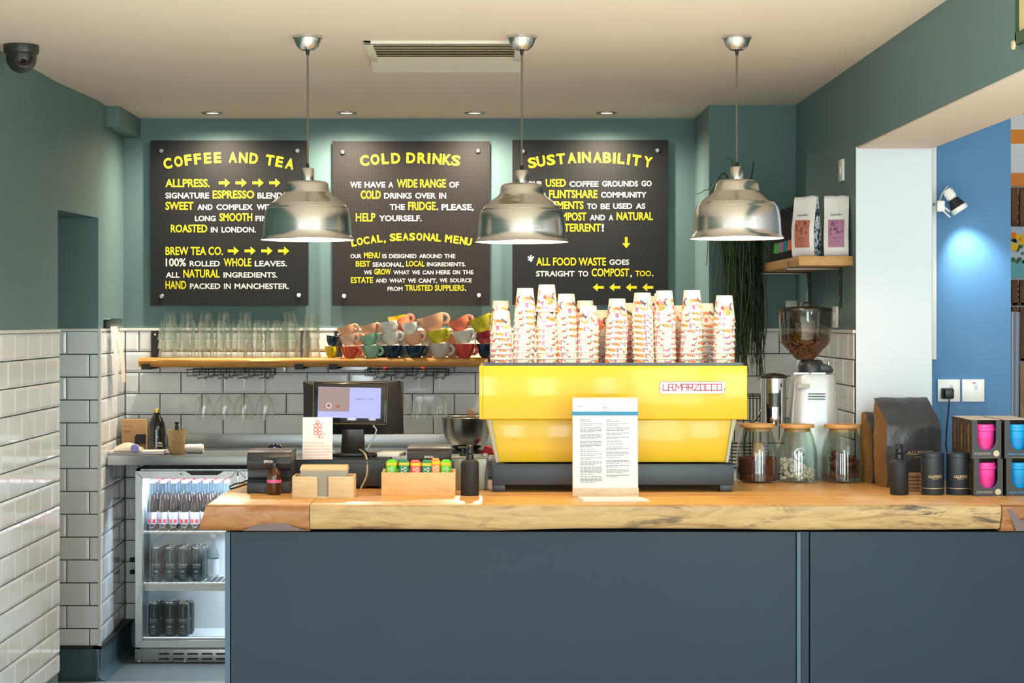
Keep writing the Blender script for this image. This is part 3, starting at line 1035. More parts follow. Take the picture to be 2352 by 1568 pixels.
def build_shelf():
    t = thing('wall_shelf', 'long rustic wooden shelf of glasses and cups on the back wall', 'shelf', (0, 0, 0))
    live_slab('plank', X(318, 485), 0.012, YB - 0.013, F / 485.0, SHELF_Z, SHELF_Z - 0.043, [SHELFW, SHELFW], t, 12.3, amp=0.004, und=0.006, n=80)
    for px, py in ((335, 356), (687, 700), (766, 777), (1120, 1125)):
        mb = MB()
        xl = X(px, 485)
        xp = X(py, 473)
        mb.box(xp - 0.02, xp + 0.02, YB - 0.0155, YB - 0.0105, SHELF_Z - 0.05, SHELF_Z + 0.128)
        mb.box(xl - 0.02, xl + 0.02, F / 485.0 - 0.006, YB - 0.014, SHELF_Z - 0.054, SHELF_Z - 0.049)
        mb.box(xl - 0.02, xl + 0.02, F / 485.0 - 0.011, F / 485.0 - 0.006, SHELF_Z - 0.054, SHELF_Z - 0.028)
        mb.cyl(0.005, -0.004, 0, c=(xp, YB - 0.0155, SHELF_Z + 0.11), axis='y', mat=1)
        mb.build('shelf_bracket', [BLACKM, CHROME], t)


build_shelf()


def build_glasses():
    h = 0.092
    pr = [(0, 0.080), (0.027, 0.080), (0.0295, 0.084), (0.0275, 0.092), (0, 0.0905)]
    root = None
    rnd = random.Random(4)
    yF, yM, yB2 = 9.125, 9.19, 9.255
    # (pixel x, row, number in stack, top one tilted)
    stacks = [(389, 'b', 4), (430, 'b', 4), (473, 'b', 4), (514, 'b', 4), (562, 'b', 4), (604, 'b', 3), (646, 'b', 3), (669, 'b', 4), (715, 'b', 4),
              (383, 'f', 3), (416, 'f', 2), (457, 'f', 3), (501, 'f', 3), (547, 'f', 3), (585, 'f', 3), (628, 'f', 3), (664, 'f', 3), (697, 'f', 2), (716, 'f', 1)]
    nb = nf = 0
    for px, row, n in stacks:
        if row == 'b':
            nb += 1
            who = 'rear row, %s stack from left' % NTH[nb - 1]
        else:
            nf += 1
            who = 'front row, %s stack from left' % NTH[nf - 1]
        y = yB2 - 0.02 if row == 'b' else yF + (0.045 if nf % 2 else 0.02) - 0.02
        s = F / y
        x = X(px, s)
        for k in range(n):
            lv = n - 1 - k
            label = 'upturned glass tumbler, %s, %s' % ('on its own' if n == 1 else ('topmost' if lv == 0 else NTH[lv] + ' from top'), who)
            loc = (x + rnd.uniform(-.0015, .0015), y, SHELF_Z + 0.0015 + k * 0.0425)
            rot = (0, 0, rnd.uniform(0, 6))
            if px == 669 and k == n - 1:
                rot = (0, math.radians(-9), 0)
            if root is None:
                root = thing('tumbler', label, 'glass', loc, group='tumblers stacked on the shelf')
                mb = MB()
                mb.lathe([(0.0415, 0.0), (0.0425, 0.001), (0.0405, 0.012), (0.0365, 0.035), (0.033, 0.06), (0.030, 0.084), (0.028, 0.0915), (0.0, 0.092)], 24)
                mb.lathe([(0.0405, 0.0), (0.038, 0.02), (0.0335, 0.05), (0.029, 0.078), (0.0, 0.0785)], 24)
                mb.build('glass_body', TUMBLER, root, recalc=False)
            else:
                dup(root, label, loc, rot)


build_glasses()


def mug_mesh(t, R, H, m, inner, handle_ang, lying=False):
    """bowl-shaped cup with a loop handle"""
    prof = [(0, 0), (R * .50, 0), (R * .52, H * .04), (R * .60, H * .10), (R * .78, H * .32), (R * .90, H * .58), (R * .97, H * .85), (R, H)]
    inn = [(R, H), (R * .95, H * .995), (R * .91, H * .82), (R * .82, H * .5), (R * .6, H * .18), (R * .3, H * .08), (0, H * .08)]
    mb = MB()
    mb.lathe(prof, 36, mat=0)
    mb.lathe(inn, 36, mat=1)
    mb.build('cup_body', [m, inner], t, ang=60)
    pts = []
    for i in range(13):
        a = math.radians(-100 + 215 * i / 12)
        pts.append((R * 0.86 + R * .42 * math.cos(a) + (0.02 * R), 0, H * .56 + H * .30 * math.sin(a)))
    mb = MB()
    mb.mx = Matrix.Rotation(handle_ang, 4, 'Z')
    mb.tube(pts, 0.0048, 8, flat=1.5)
    mb.build('handle', m, t)


def build_mugs():
    CC = {}
    for nm, c in (('yellow', (212, 178, 22)), ('coral', (222, 92, 66)), ('mint', (138, 186, 160)), ('navy', (20, 46, 66)), ('grey', (196, 188, 176)), ('pink', (226, 186, 164)), ('white', (216, 214, 204)),
                  ('peach', (232, 176, 138)), ('lime', (200, 190, 44)), ('maroon', (150, 44, 50)), ('salmon', (236, 126, 98)), ('red', (202, 72, 64))):
        CC[nm] = mat('glazed_' + nm, c, 0.12, spec=0.6)
    inner = mat('cup_cream_inside', (236, 226, 206), 0.2)
    y = 9.135
    s = F / y
    zs = SHELF_Z + 0.001
    # (pixel x, base pixel y or None, width px, height px, colour, tilt deg, handle deg, row, dy)
    L = [(761, 0, 31, 26, 'yellow', 0, -60, 'bottom', 0, 'small yellow espresso cup at the left end of the bottom row'),
         (804, 0, 44, 26, 'coral', 0, -30, 'bottom', 0, 'coral red cup in the bottom row beside the small yellow cup'),
         (853, 0, 43, 28, 'mint', 0, -20, 'bottom', 0, 'pale mint green cup in the bottom row'),
         (902, 0, 48, 28, 'navy', 0, -25, 'bottom', 0, 'dark navy cup in the bottom row beside the mint cup'),
         (954, 0, 48, 28, 'navy', 0, -25, 'bottom', 0, 'dark navy cup in the bottom row beside the pale grey cup'),
         (1010, 0, 53, 33, 'grey', 0, -20, 'bottom', 0, 'large pale grey cup in the bottom row'),
         (1066, 0, 52, 32, 'red', 0, -25, 'bottom', 0, 'large deep coral cup in the bottom row beside the grey cup'),
         (1118, 0, 50, 32, 'navy', 0, -25, 'bottom', 0, 'dark navy cup at the right end of the bottom row'),
         (762, 27, 31, 23, 'navy', 8, 70, 'second', 0.005, 'small navy espresso cup on top of the small yellow cup'),
         (803, 28, 41, 25, 'pink', -10, -25, 'second', 0, 'pale pink cup resting in the coral cup'),
         (851, 28, 43, 26, 'mint', -14, -25, 'second', 0, 'mint cup tilted on top of the other mint cup'),
         (903, 29, 46, 28, 'white', -15, -20, 'second', 0, 'white cup tilted in the navy cup beside the mint stack'),
         (954, 29, 46, 27, 'peach', -15, -25, 'second', 0, 'peach cup tilted in the navy cup next to the grey one'),
         (1010, 34, 52, 30, 'lime', -13, -35, 'second', 0, 'yellow green cup tilted in the large grey cup'),
         (1065, 33, 50, 29, 'white', -5, -30, 'second', 0, 'white cup standing in the large deep coral cup'),
         (1117, 33, 48, 28, 'maroon', -14, -30, 'second', 0, 'maroon cup tilted on the dark cup at the row end'),
         (801, 49, 44, 25, 'peach', -17, -20, 'top', 0.0, 'peach cup lying on top of the pale pink cup'),
         (855, 51, 43, 26, 'peach', -17, -30, 'top', 0.0, 'peach cup lying on the tilted mint cup'),
         (894, 55, 46, 28, 'white', -9, -45, 'top', 0.0, 'white cup in the top row beside the yellow one'),
         (945, 54, 42, 27, 'white', -9, -60, 'top', 0.0, 'white cup on the tilted peach cup'),
         (998, 62, 62, 36, 'peach', -17, -10, 'top', 0.004, 'large peach cup on top of the yellow green cup'),
         (1063, 62, 52, 30, 'salmon', -25, -15, 'top', 0.004, 'salmon cup lying on top of the white cup'),
         (1113, 60, 54, 36, 'lime', -22, -20, 'top', 0.004, 'yellow cup on top of the maroon cup'),
         (914, 70, 40, 26, 'yellow', -10, -10, 'top', 0.055, 'bright yellow cup behind the white cup of the top row'),
         (932, 66, 46, 27, 'salmon', -32, -8, 'top', 0.052, 'coral cup leaning steeply behind the white cup of the top row')]
    # rear row on the shelf, glimpsed between the front cups
    R2 = [(826, 0, 44, 27, 'white', 'white cup behind the coral and mint cups'), (877, 0, 44, 27, 'navy', 'navy cup behind the gap between the mint and navy cups'),
          (930, 0, 44, 27, 'mint', 'mint cup behind the two navy cups'), (982, 0, 44, 27, 'grey', 'grey cup behind the navy and grey cups'), (1040, 0, 44, 27, 'white', 'white cup behind the grey and coral cups')]
    for px, b, w, hh, col, tilt, ha, row, dy, label in L:
        yy = y + dy - 0.02
        ss = F / yy
        t = thing('coffee_cup', label, 'cup', (X(px, ss), yy, zs + b / s), rot=(0, math.radians(tilt), 0), group='coloured coffee cups on the shelf')
        mug_mesh(t, w / 2 / s, hh / s, CC[col], inner, math.radians(ha))
    for px, b, w, hh, col, label in R2:
        yy = y + 0.085
        ss = F / yy
        for k, lab in enumerate((label, None)):
            if lab is None:
                continue
            t = thing('coffee_cup', lab, 'cup', (X(px, ss), yy, zs), group='coloured coffee cups on the shelf')
            mug_mesh(t, w / 2 / s, hh / s, CC[col], inner, math.radians(-60))
        yy2 = yy
        t = thing('coffee_cup', label.replace('cup behind', 'cup stacked second behind'), 'cup', (X(px, ss), yy2, zs + 28 / s), rot=(0, math.radians(-8), 0), group='coloured coffee cups on the shelf')
        mug_mesh(t, w / 2 / s, hh / s, CC['white' if col != 'white' else 'peach'], inner, math.radians(-60))


build_mugs()


def build_wine_racks():
    zt = SHELF_Z - 0.055
    s = 484.0
    y0, y1 = F / s, YB - 0.03
    for ri, (pa, pb, slots) in enumerate(((429, 622, (464, 512, 557.5, 606)), (838, 1030, (869, 916, 962, 1009)))):
        label = 'black wire stemware rack under the %s half of the shelf' % ('left' if ri == 0 else 'right')
        t = thing('stemware_rack', label, 'glass rack', (0, 0, 0), group='stemware racks under the shelf')
        xa, xb = X(pa, s), X(pb, s)
        zl = Z(863, s)
        zb_ = Z(871, s)
        frame = MB()
        r = 0.0022
        for yy in (y0 + 0.004, y1):
            frame.tube([(xa, yy, zt), (xb, yy, zt)], r, 6)
            frame.tube([(xa, yy, (zt + zl) / 2), (xb, yy, (zt + zl) / 2)], r * .8, 6)
            pts = [(xa, yy, zt), (xa, yy, zl)]
            for px in slots:
                c = X(px, s)
                frame.tube(pts + [(c - 0.022, yy, zl), (c - 0.020, yy, zb_), (c - 0.011, yy, zb_ + 0.006)], r, 6)
                pts = [(c + 0.011, yy, zb_ + 0.006), (c + 0.020, yy, zb_), (c + 0.022, yy, zl)]
                frame.tube([(c + 0.03, yy, zt), (c + 0.03, yy, zl)], r, 6)
                frame.tube([(c - 0.012, yy, zt), (c - 0.012, yy, zl)], r, 6)
            frame.tube(pts + [(xb, yy, zl), (xb, yy, zt)], r, 6)
        frame.build('frame', WIRE, t)
        for px in slots:
            c = X(px, s)
            for sg in (-1, 1):
                MB().tube([(c + sg * 0.011, y0 + 0.004, zb_ + 0.006), (c + sg * 0.011, y1, zb_ + 0.006)], r, 6).build('rail', WIRE, t)
    # hanging wine glasses
    root = None
    spots = [(464, 'leftmost one under the tumblers'), (512, 'second from left under the tumblers'), (557.5, 'third from left under the tumblers'),
             (606, 'fourth from left under the tumblers'), (916, 'partly hidden behind the till screen'), (962, 'just right of the till screen'), (1009, 'above the steel mixing bowl')]
    for px, where in spots:
        small = px > 700
        label = 'stemmed wine glass hanging upside down, ' + where
        loc = (X(px, s), y0 + 0.055, Z(872, s) + 0.008)
        if root is None:
            root = thing('wine_glass', label, 'wine glass', loc, group='wine glasses hanging under the shelf')
            # z downwards from the foot at 0
            k = 1 / s
            pr = [(0, 0.004), (0.012, 0.004), (0.033, 0.0015), (0.034, 0.0), (0.012, -0.001), (0.0045, -0.006), (0.0036, -0.02), (0.0034, -0.055), (0.0042, -0.066), (0.010, -0.074), (0.024, -0.088), (0.036, -0.106),
                  (0.0425, -0.128), (0.0435, -0.146), (0.041, -0.172), (0.0375, -0.200)]
            inn = [(0.037, -0.200), (0.0405, -0.172), (0.043, -0.146), (0.042, -0.128), (0.0355, -0.107), (0.023, -0.09), (0.009, -0.078), (0, -0.075)]
            MB().lathe(pr, 28).build('glass_body', WGLASS, root, recalc=False)
        else:
            c = dup(root, label, loc)
            if small:
                c.scale = (0.9, 0.9, 1.0)


build_wine_racks()


def build_wall_sockets():
    RED = mat('red_neon', (220, 40, 40), 0.3, emit=(255, 40, 40), es=1.5)
    for px, lab in ((884, 'white double socket with red switch light under the shelf, nearer the till'), (972, 'white double socket with red switch light under the shelf, nearer the machine')):
        s = 473.5
        t = thing('wall_socket', lab, 'socket', (X(px, s), YB - 0.010, Z(853, s)), group='sockets under the shelf')
        MB().box(-0.045, 0.045, -0.012, 0, -0.024, 0.04, bev=0.003).build('plate', WHITEP, t)
        MB().box(-0.008, 0.004, -0.015, -0.011, 0.012, 0.022).build('switch', RED, t)


build_wall_sockets()

# ------------------------------------------------------------------ drinks fridge
def build_fridge():
    s = 491.0
    y = F / s
    x0, xm, x1 = X(310, s), X(546, s), X(782, s)
    FR_IN = mat('fridge_lining', (214, 224, 230), 0.45, var=0.05, vs=80)
    FSTEEL = mat('fridge_steel', (186, 190, 188), 0.32, metal=0.9, rvar=0.06, vs=5, stretch=(30, 1, 1))
    yb = YB - 0.02
    t = thing('drinks_fridge', 'stainless steel double-door drinks fridge glowing under the worktop', 'fridge', (0, 0, 0))
    mb = MB()
    yi = y + 0.03
    mb.box(x0, x0 + 0.02, yi, yb, 0.0, 0.905)
    mb.box(x1 - 0.02, x1, yi, yb, 0.0, 0.905)
    mb.box(x0, x1, yi, yb, 0.885, 0.905)
    mb.box(x0, x1, yi, yb, 0.055, 0.072)
    mb.box(x0, x1, yb - 0.012, yb, 0.0, 0.905)
    mb.box(x0, x1, yi + 0.02, yi + 0.03, 0.0, 0.055)
    mb.build('cabinet', FSTEEL, t)
    mb = MB()
    mb.box(x0 + 0.021, x1 - 0.021, yb - 0.018, yb - 0.0125, 0.073, 0.884)
    mb.box(x0 + 0.0205, x0 + 0.026, yi, yb - 0.013, 0.073, 0.884)
    mb.box(x1 - 0.026, x1 - 0.0205, yi, yb - 0.013, 0.073, 0.884)
    mb.box(x0 + 0.021, x1 - 0.021, yi, yb - 0.013, 0.0725, 0.112)
    mb.box(x0 + 0.021, x1 - 0.021, yi, yb - 0.013, 0.872, 0.8845)
    mb.build('lining', FR_IN, t)
    LED = mat('fridge_led', (225, 240, 255), 0.5, emit=(215, 236, 255), es=9)
    mb = MB()
    mb.box(x0 + 0.05, x1 - 0.05, yi + 0.02, yi + 0.035, 0.862, 0.871)
    mb.build('light_strip', LED, t)
    for zz in (0.612, 0.370):
        mb = MB()
        for k in range(34):
            yy0, yy1 = yi + 0.012, yb - 0.025
            xx = x0 + 0.035 + k * (x1 - x0 - 0.07) / 33
            mb.tube([(xx, yy0, zz - 0.002), (xx, yy1, zz - 0.002)], 0.0018, 4)
        mb.box(x0 + 0.028, x1 - 0.028, yi + 0.008, yi + 0.016, zz - 0.010, zz)
        mb.box(x0 + 0.028, x1 - 0.028, yb - 0.03, yb - 0.022, zz - 0.008, zz)
        mb.build('wire_shelf', WHITEP, t)
    mb = MB()
    mb.box(x0 + 0.03, x1 - 0.03, yi + 0.03, yi + 0.045, 0.330, 0.358)
    mb.build('shelf_rail', STEEL, t)
    # kick plate with slots
    mb = MB()
    mb.box(x0, x1, y - 0.004, y + 0.012, 0.004, 0.066, bev=0.002)
    for k in range(8):
        for zz in (0.020, 0.044):
            xa = x0 + 0.112 + k * 0.067
            mb.box(xa, xa + 0.05, y - 0.0046, y - 0.003, zz - 0.004, zz + 0.005, 1)
    for xx in (x0 + 0.02, x0 + 0.232):
        mb.cyl(0.005, -0.0065, -0.004, c=(xx, y, 0.010), axis='y', mat=0)
    mb.build('kick_plate', [FSTEEL, BLACK], t)
    for di, (xa, xb) in enumerate(((x0, xm - 0.003), (xm + 0.003, x1))):
        z0, z1, w = 0.0725, 0.899, 0.035
        mb = MB()

        def bar(o, i):
            vs = [(o[0][0], y, o[0][1]), (o[1][0], y, o[1][1]), (i[1][0], y, i[1][1]), (i[0][0], y, i[0][1])]
            vs += [(a, y + 0.026, b) for a, _, b in vs]
            mb.solid(vs, [(0, 1, 2, 3), (7, 6, 5, 4), (0, 4, 5, 1), (1, 5, 6, 2), (2, 6, 7, 3), (3, 7, 4, 0)], 0, 0.0015, 1)
        O = [(xa, z0), (xb, z0), (xb, z1), (xa, z1)]
        I = [(xa + w, z0 + w), (xb - w, z0 + w), (xb - w, z1 - w), (xa + w, z1 - w)]
        for k in range(4):
            bar((O[k], O[(k + 1) % 4]), (I[k], I[(k + 1) % 4]))
        d = mb.build('door', FSTEEL, t)
        mb = MB()
        mb.box(xa + w, xb - w, y + 0.008, y + 0.012, z0 + w, z1 - w)
        mb.build('glass_pane', GLASS, d)
        mb = MB()
        cx = (xa + xb) / 2
        lx = xa + 0.215 if di == 0 else xa + 0.2
        mb.cyl(0.010, -0.004, 0.001, c=(lx, y, z1 - 0.014), axis='y', e=0.001)
        mb.cyl(0.004, -0.006, 0.001, c=(lx, y, z1 - 0.014), axis='y', mat=1)
        mb.build('lock', [CHROME, BLACK], d)
        mb = MB()
        mb.prism([(lx + 0.02, z1 - 0.001), (lx + 0.20, z1 - 0.001), (lx + 0.17, z1 - 0.020), (lx + 0.05, z1 - 0.020)], y - 0.001, y + 0.004)
        mb.build('handle', mat('dark_recess', (58, 42, 34), 0.5), d)
    l = bpy.data.lights.new('fridge_light', 'AREA')
    l.shape = 'RECTANGLE'
    l.size, l.size_y = x1 - x0 - 0.1, 0.03
    l.energy = 22
    l.color = (0.76, 0.88, 1.0)
    lo = bpy.data.objects.new('fridge_light', l)
    COL.objects.link(lo)
    lo.parent = t
    lo.location = ((x0 + x1) / 2, yi + 0.03, 0.858)
    lo.rotation_euler = (math.radians(25), 0, 0)
    # --- drinks
    CAN = mat('dark_can', (40, 52, 58), 0.3, metal=0.5)
    CANL = mat('can_print', (196, 206, 208), 0.45)
    RIM = mat('can_rim', (196, 200, 202), 0.2, metal=1.0)
    can = None
    bottle = None

    def make_can(label, loc):
        nonlocal can
        if can is None:
            can = thing('drink_can', label, 'can', loc, group='dark drink cans in the fridge')
            MB().lathe([(0, 0.004), (0.02, 0.003), (0.022, 0), (0.024, 0.004), (0.0285, 0.014), (0.029, 0.02), (0.029, 0.135), (0.0275, 0.145), (0.0245, 0.152)], 20).build('can_body', CAN, can)
            MB().lathe([(0.0245, 0.152), (0.0248, 0.156), (0.0235, 0.157), (0.0225, 0.153), (0, 0.153)], 20).build('can_lid', RIM, can)
            mb = MB()
            ra = 0.0294

            def wrap(m0):
                m0.v = [(ra * math.sin(p[0] / ra), -ra * math.cos(p[0] / ra), p[2]) for p in m0.v]
            mb.text('SOURCE', -0.020, 0.020, 0.074, 0.083, 0, bold=0.01)
            mb.text('SPARKLING', -0.016, 0.016, 0.066, 0.0695, 0, bold=0.0)
            for i in range(5):
                mb.box(-0.0008, 0.0008, 0, 0.0001, 0.092 + i * 0.008, 0.095 + i * 0.008)
            mb.prism([(-.010, .042), (-.006, .052), (-.002, .047), (0, .056), (.003, .048), (.006, .052), (.010, .042), (.004, .044), (0, .041), (-.004, .044)], 0, 0.0001)
            mb.text('PALE WATER', -0.011, 0.011, 0.028, 0.032, 0, bold=0.0)
            mb.text('330ML', -0.009, 0.009, 0.018, 0.022, 0, bold=0.0)
            wrap(mb)
            mb.build('lettering', CANL, can, smooth=False)
        else:
            dup(can, label, loc)
    cols = (363, 394, 424, 455)
    for r, yy in enumerate((9.06, 9.125, 9.19)):
        for c, px in enumerate(cols):
            make_can('dark can on the fridge middle shelf, %s column from left, %s row' % (NTH[c], ('front', 'second', 'third')[r]), (X(px, 484) + 0.006 * r, yy, 0.3725))
    for r, yy in enumerate((9.06, 9.125)):
        for c, px in enumerate((357, 394, 424)):
            make_can('dark can on the fridge floor, %s column from left, %s row' % (NTH[c], ('front', 'rear')[r]), (X(px, 484) + 0.012 * r, yy, 0.1125))
    CLEARB = glass('water_bottle_glass', tint=(226, 236, 238), base=0.06, edge=0.7)
    t2 = thing('water_bottle', 'clear glass water bottle at the right of the middle fridge shelf', 'bottle', (X(491, 484), 9.06, 0.3725))
    MB().lathe([(0, 0), (0.027, 0), (0.029, 0.004), (0.029, 0.115), (0.027, 0.13), (0.020, 0.150), (0.0125, 0.168), (0.011, 0.2), (0.012, 0.205)], 20).build('bottle_body', CLEARB, t2)
    MB().lathe([(0.0294, 0.03), (0.0294, 0.105)], 20).build('label', mat('pale_label', (176, 190, 204), 0.6), t2)
    MB().cyl(0.0135, 0.203, 0.222, e=0.002).build('cap', WHITEP, t2)
    COLA = mat('dark_drink', (18, 8, 10), 0.12, spec=0.6)
    LAB = mat('bottle_label', (206, 210, 226), 0.5)
    LABR = mat('bottle_label_red', (196, 40, 62), 0.5)
    CAPR = mat('red_cap', (176, 60, 74), 0.5)
    CAPW = mat('pale_cap', (214, 210, 220), 0.4)
    NECK = glass('bottle_neck_glass', tint=(214, 224, 230), base=0.08, edge=0.7)
    for r, yy in enumerate((9.05, 9.112, 9.174, 9.236)):
        for c in range(8):
            px = 352 + c * 24.5
            if px > 545:
                continue
            label = 'glass bottle of dark drink, top fridge shelf, %s from left, %s row' % (NTH[c], ('front', 'second', 'third', 'rear')[r])
            loc = (X(px, 485) + 0.004 * r, yy, 0.6145)
            if bottle is None or (r == 1 and c == 0):
                bottle = thing('drink_bottle', label, 'bottle', loc, group='bottles of dark drink on the top fridge shelf')
                MB().lathe([(0, 0), (0.021, 0), (0.0235, 0.004), (0.0235, 0.1), (0.022, 0.125), (0.017, 0.15), (0.014, 0.165), (0, 0.165)], 18).build('drink', COLA, bottle)
                MB().lathe([(0.0142, 0.163), (0.012, 0.18), (0.0105, 0.215), (0.0115, 0.222)], 16).build('neck', NECK, bottle)
                MB().cyl(0.0135, 0.220, 0.234, e=0.002, seg=16).build('cap', CAPR if r else CAPW, bottle)
                mb = MB()
                mb.lathe([(0.0239, 0.028), (0.0239, 0.085)], 18)
                o = mb.build('label', LAB, bottle)
                mb = MB()
                for a in (-.5, .5):
                    mb.lathe([(0.0242, 0.034), (0.0242, 0.052)], 6, a0=-1.9 + a, a1=-1.3 + a)
                mb.build('emblem', LABR, o)
            else:
                dup(bottle, label, loc)


build_fridge()

# ------------------------------------------------------------------ espresso machine and paper cups
def build_machine():
    s = 649.0
    y = F / s
    YP = mat('yellow_machine_paint', (222, 184, 2), 0.3, spec=0.4, coat=0.3)
    BASE = mat('machine_base', (40, 50, 62), 0.4, spec=0.5)
    t = thing('espresso_machine', 'bright yellow three-group espresso machine on the counter', 'coffee machine', (0, 0, 0))
    xa, xb = X(1100, s), X(1717, s)
    zt, zm = Z(840, s), Z(963, s)
    yb = 7.285
    mb = MB()
    mb.box(xa, xb, y, y + 0.012, zm, zt, bev=0.004, seg=3)
    mb.build('upper_back_panel', YP, t)
    mb = MB()
    mb.box(xa + 0.004, xa + 0.016, y + 0.0125, yb - 0.02, zm, zt, bev=0.003)
    mb.box(xb - 0.016, xb - 0.004, y + 0.0125, yb - 0.02, zm, zt, bev=0.003)
    mb.build('side_panel', YP, t)
    mb = MB()
    mb.box(xa + 0.017, xb - 0.017, y + 0.0125, yb - 0.03, zm + 0.01, zt - 0.004)
    mb.build('body', STEEL, t)
    # slim corner line on the left of the upper panel
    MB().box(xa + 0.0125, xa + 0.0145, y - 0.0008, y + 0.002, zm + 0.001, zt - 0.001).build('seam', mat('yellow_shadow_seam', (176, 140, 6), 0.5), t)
    # lower tapering panel
    zl = Z(1062, s)
    A = [(X(1117, s), zm - 0.0005), (X(1694, s), zm - 0.0005), (X(1672, s), zl), (X(1139, s), zl)]
    mb = MB()
    mb.prism(A, y + 0.022, y + 0.05, bev=0.002)
    mb.build('lower_back_panel', YP, t)
    mb = MB()
    mb.prism([(X(1121, s), zm), (X(1128, s), zm), (X(1146, s), zl), (X(1140, s), zl)], y + 0.014, y + 0.0215)
    mb.build('leg_trim', mat('grey_leg_trim', (150, 146, 142), 0.4, metal=0.3), t)
    mb = MB()
    mb.prism([(X(1690, s), zm), (X(1683, s), zm), (X(1668, s), zl), (X(1674, s), zl)], y + 0.014, y + 0.0215)
    mb.build('leg_trim', mat('grey_leg_trim', (150, 146, 142), 0.4, metal=0.3), t)
    mb = MB()
    mb.prism([(A[0][0] + 0.03, A[0][1]), (A[1][0] - 0.03, A[1][1]), (A[2][0] - 0.03, A[2][1]), (A[3][0] + 0.03, A[3][1])], y + 0.051, yb - 0.12)
    mb.build('lower_body', BLACKM, t)
    mb = MB()
    mb.box(X(1130.5, s), X(1686, s), y + 0.002, yb - 0.01, Z(1114, s), Z(1066, s), bev=0.004)
    mb.build('base', BASE, t)
    for px, yy in ((1146, y + 0.03), (1668, y + 0.03), (1146, yb - 0.06), (1668, yb - 0.06)):
        mb = MB()
        mb.box(X(px, s) - 0.022, X(px, s) + 0.022, yy - 0.02, yy + 0.03, C_TOP, Z(1113, s), bev=0.002)
        mb.build('foot', BLACK, t)
    # cup tray with rail
    mb = MB()
    mb.box(xa + 0.02, xb - 0.02, y + 0.013, yb - 0.03, zt - 0.004, zt, 0)
    mb.box(xa + 0.02, xb - 0.016, y + 0.013, y + 0.019, zt, zt + 0.011, 0)
    mb.box(xa + 0.02, xa + 0.026, y + 0.019, yb - 0.03, zt, zt + 0.011, 0)
    mb.box(xb - 0.022, xb - 0.016, y + 0.019, yb - 0.03, zt, zt + 0.011, 0)
    mb.build('cup_tray', mat('tray_grey', (70, 70, 72), 0.35, metal=0.7), t)
    # badge
    mb = MB()
    bx0, bx1, bz0, bz1 = X(1515, s), X(1665, s), Z(904, s), Z(875, s)
    mb.box(bx0, bx1, y - 0.004, y - 0.0002, bz0, bz1, 1, bev=0.0015)
    mb.box(bx0 + 0.004, bx1 - 0.004, y - 0.0046, y - 0.003, bz0 + 0.004, bz1 - 0.004, 0)
    b = mb.build('badge', [mat('badge_white', (232, 232, 240), 0.3), CHROME], t)
    mb = MB()
    # joined square letters built as strokes on a small grid
    G = {'L': [((0, 1), (0, 0)), ((0, 0), (1.15, 0))], 'A': [((0, 0), (0, 1)), ((0, 1), (.75, 1)), ((.75, 1), (.75, 0)), ((0, .5), (.75, .5))],
         'M': [((0, 0), (0, 1)), ((0, 1), (.5, .35)), ((.5, .35), (1, 1)), ((1, 1), (1, 0))], 'R': [((0, 0), (0, 1)), ((0, 1), (.75, 1)), ((.75, 1), (.75, .5)), ((.75, .5), (0, .5)), ((.35, .5), (.75, 0))],
         'Z': [((0, 1), (.85, 1)), ((.85, 1), (0, 0)), ((0, 0), (.95, 0))], 'O': [((0, 0), (0, 1)), ((0, 1), (.75, 1)), ((.75, 1), (.75, 0)), ((.75, 0), (0, 0))],
         'T': [((-.1, 1), (.9, 1)), ((.4, 1), (.4, 0))], 'C': [((.8, 1), (0, 1)), ((0, 1), (0, 0)), ((0, 0), (.8, 0))], ' ': []}
    tx0, tx1, tz0, tz1 = X(1523, s), X(1657, s), Z(896, s), Z(882, s)
    text = 'LA MARZOCCO'
    wd = {'L': .95, 'A': 1.0, 'M': 1.25, 'R': 1.0, 'Z': 1.1, 'O': 1.0, 'C': 1.0, ' ': .3}
    tot = sum(wd[c] for c in text) - 0.2
    u = (tx1 - tx0) / tot
    cx = tx0
    hh = tz1 - tz0
    th = 0.0031
    for ch in text:
        for p, q in G[ch]:
            p3 = Vector((cx + p[0] * u, 0, tz0 + p[1] * hh))
            q3 = Vector((cx + q[0] * u, 0, tz0 + q[1] * hh))
            d = (q3 - p3).normalized()
            p3 -= d * th / 2
            q3 += d * th / 2
            n = Vector((-d.z, 0, d.x)) * th / 2
            vs = [tuple(v + Vector((0, y - 0.0052, 0))) for v in (p3 + n, q3 + n, q3 - n, p3 - n)]
            mb.add(vs, [(0, 1, 2, 3)])
        cx += wd[ch] * u
    for a, bb in ((1.70, 2.22),):
        mb.box(tx0 + a * u, tx0 + bb * u, y - 0.0052, y - 0.005, tz0 - th / 2, tz0 + th / 2)
    mb.build('lettering', mat('badge_red', (188, 24, 62), 0.4), b, smooth=False)
    return zt


TRAY_Z = build_machine()


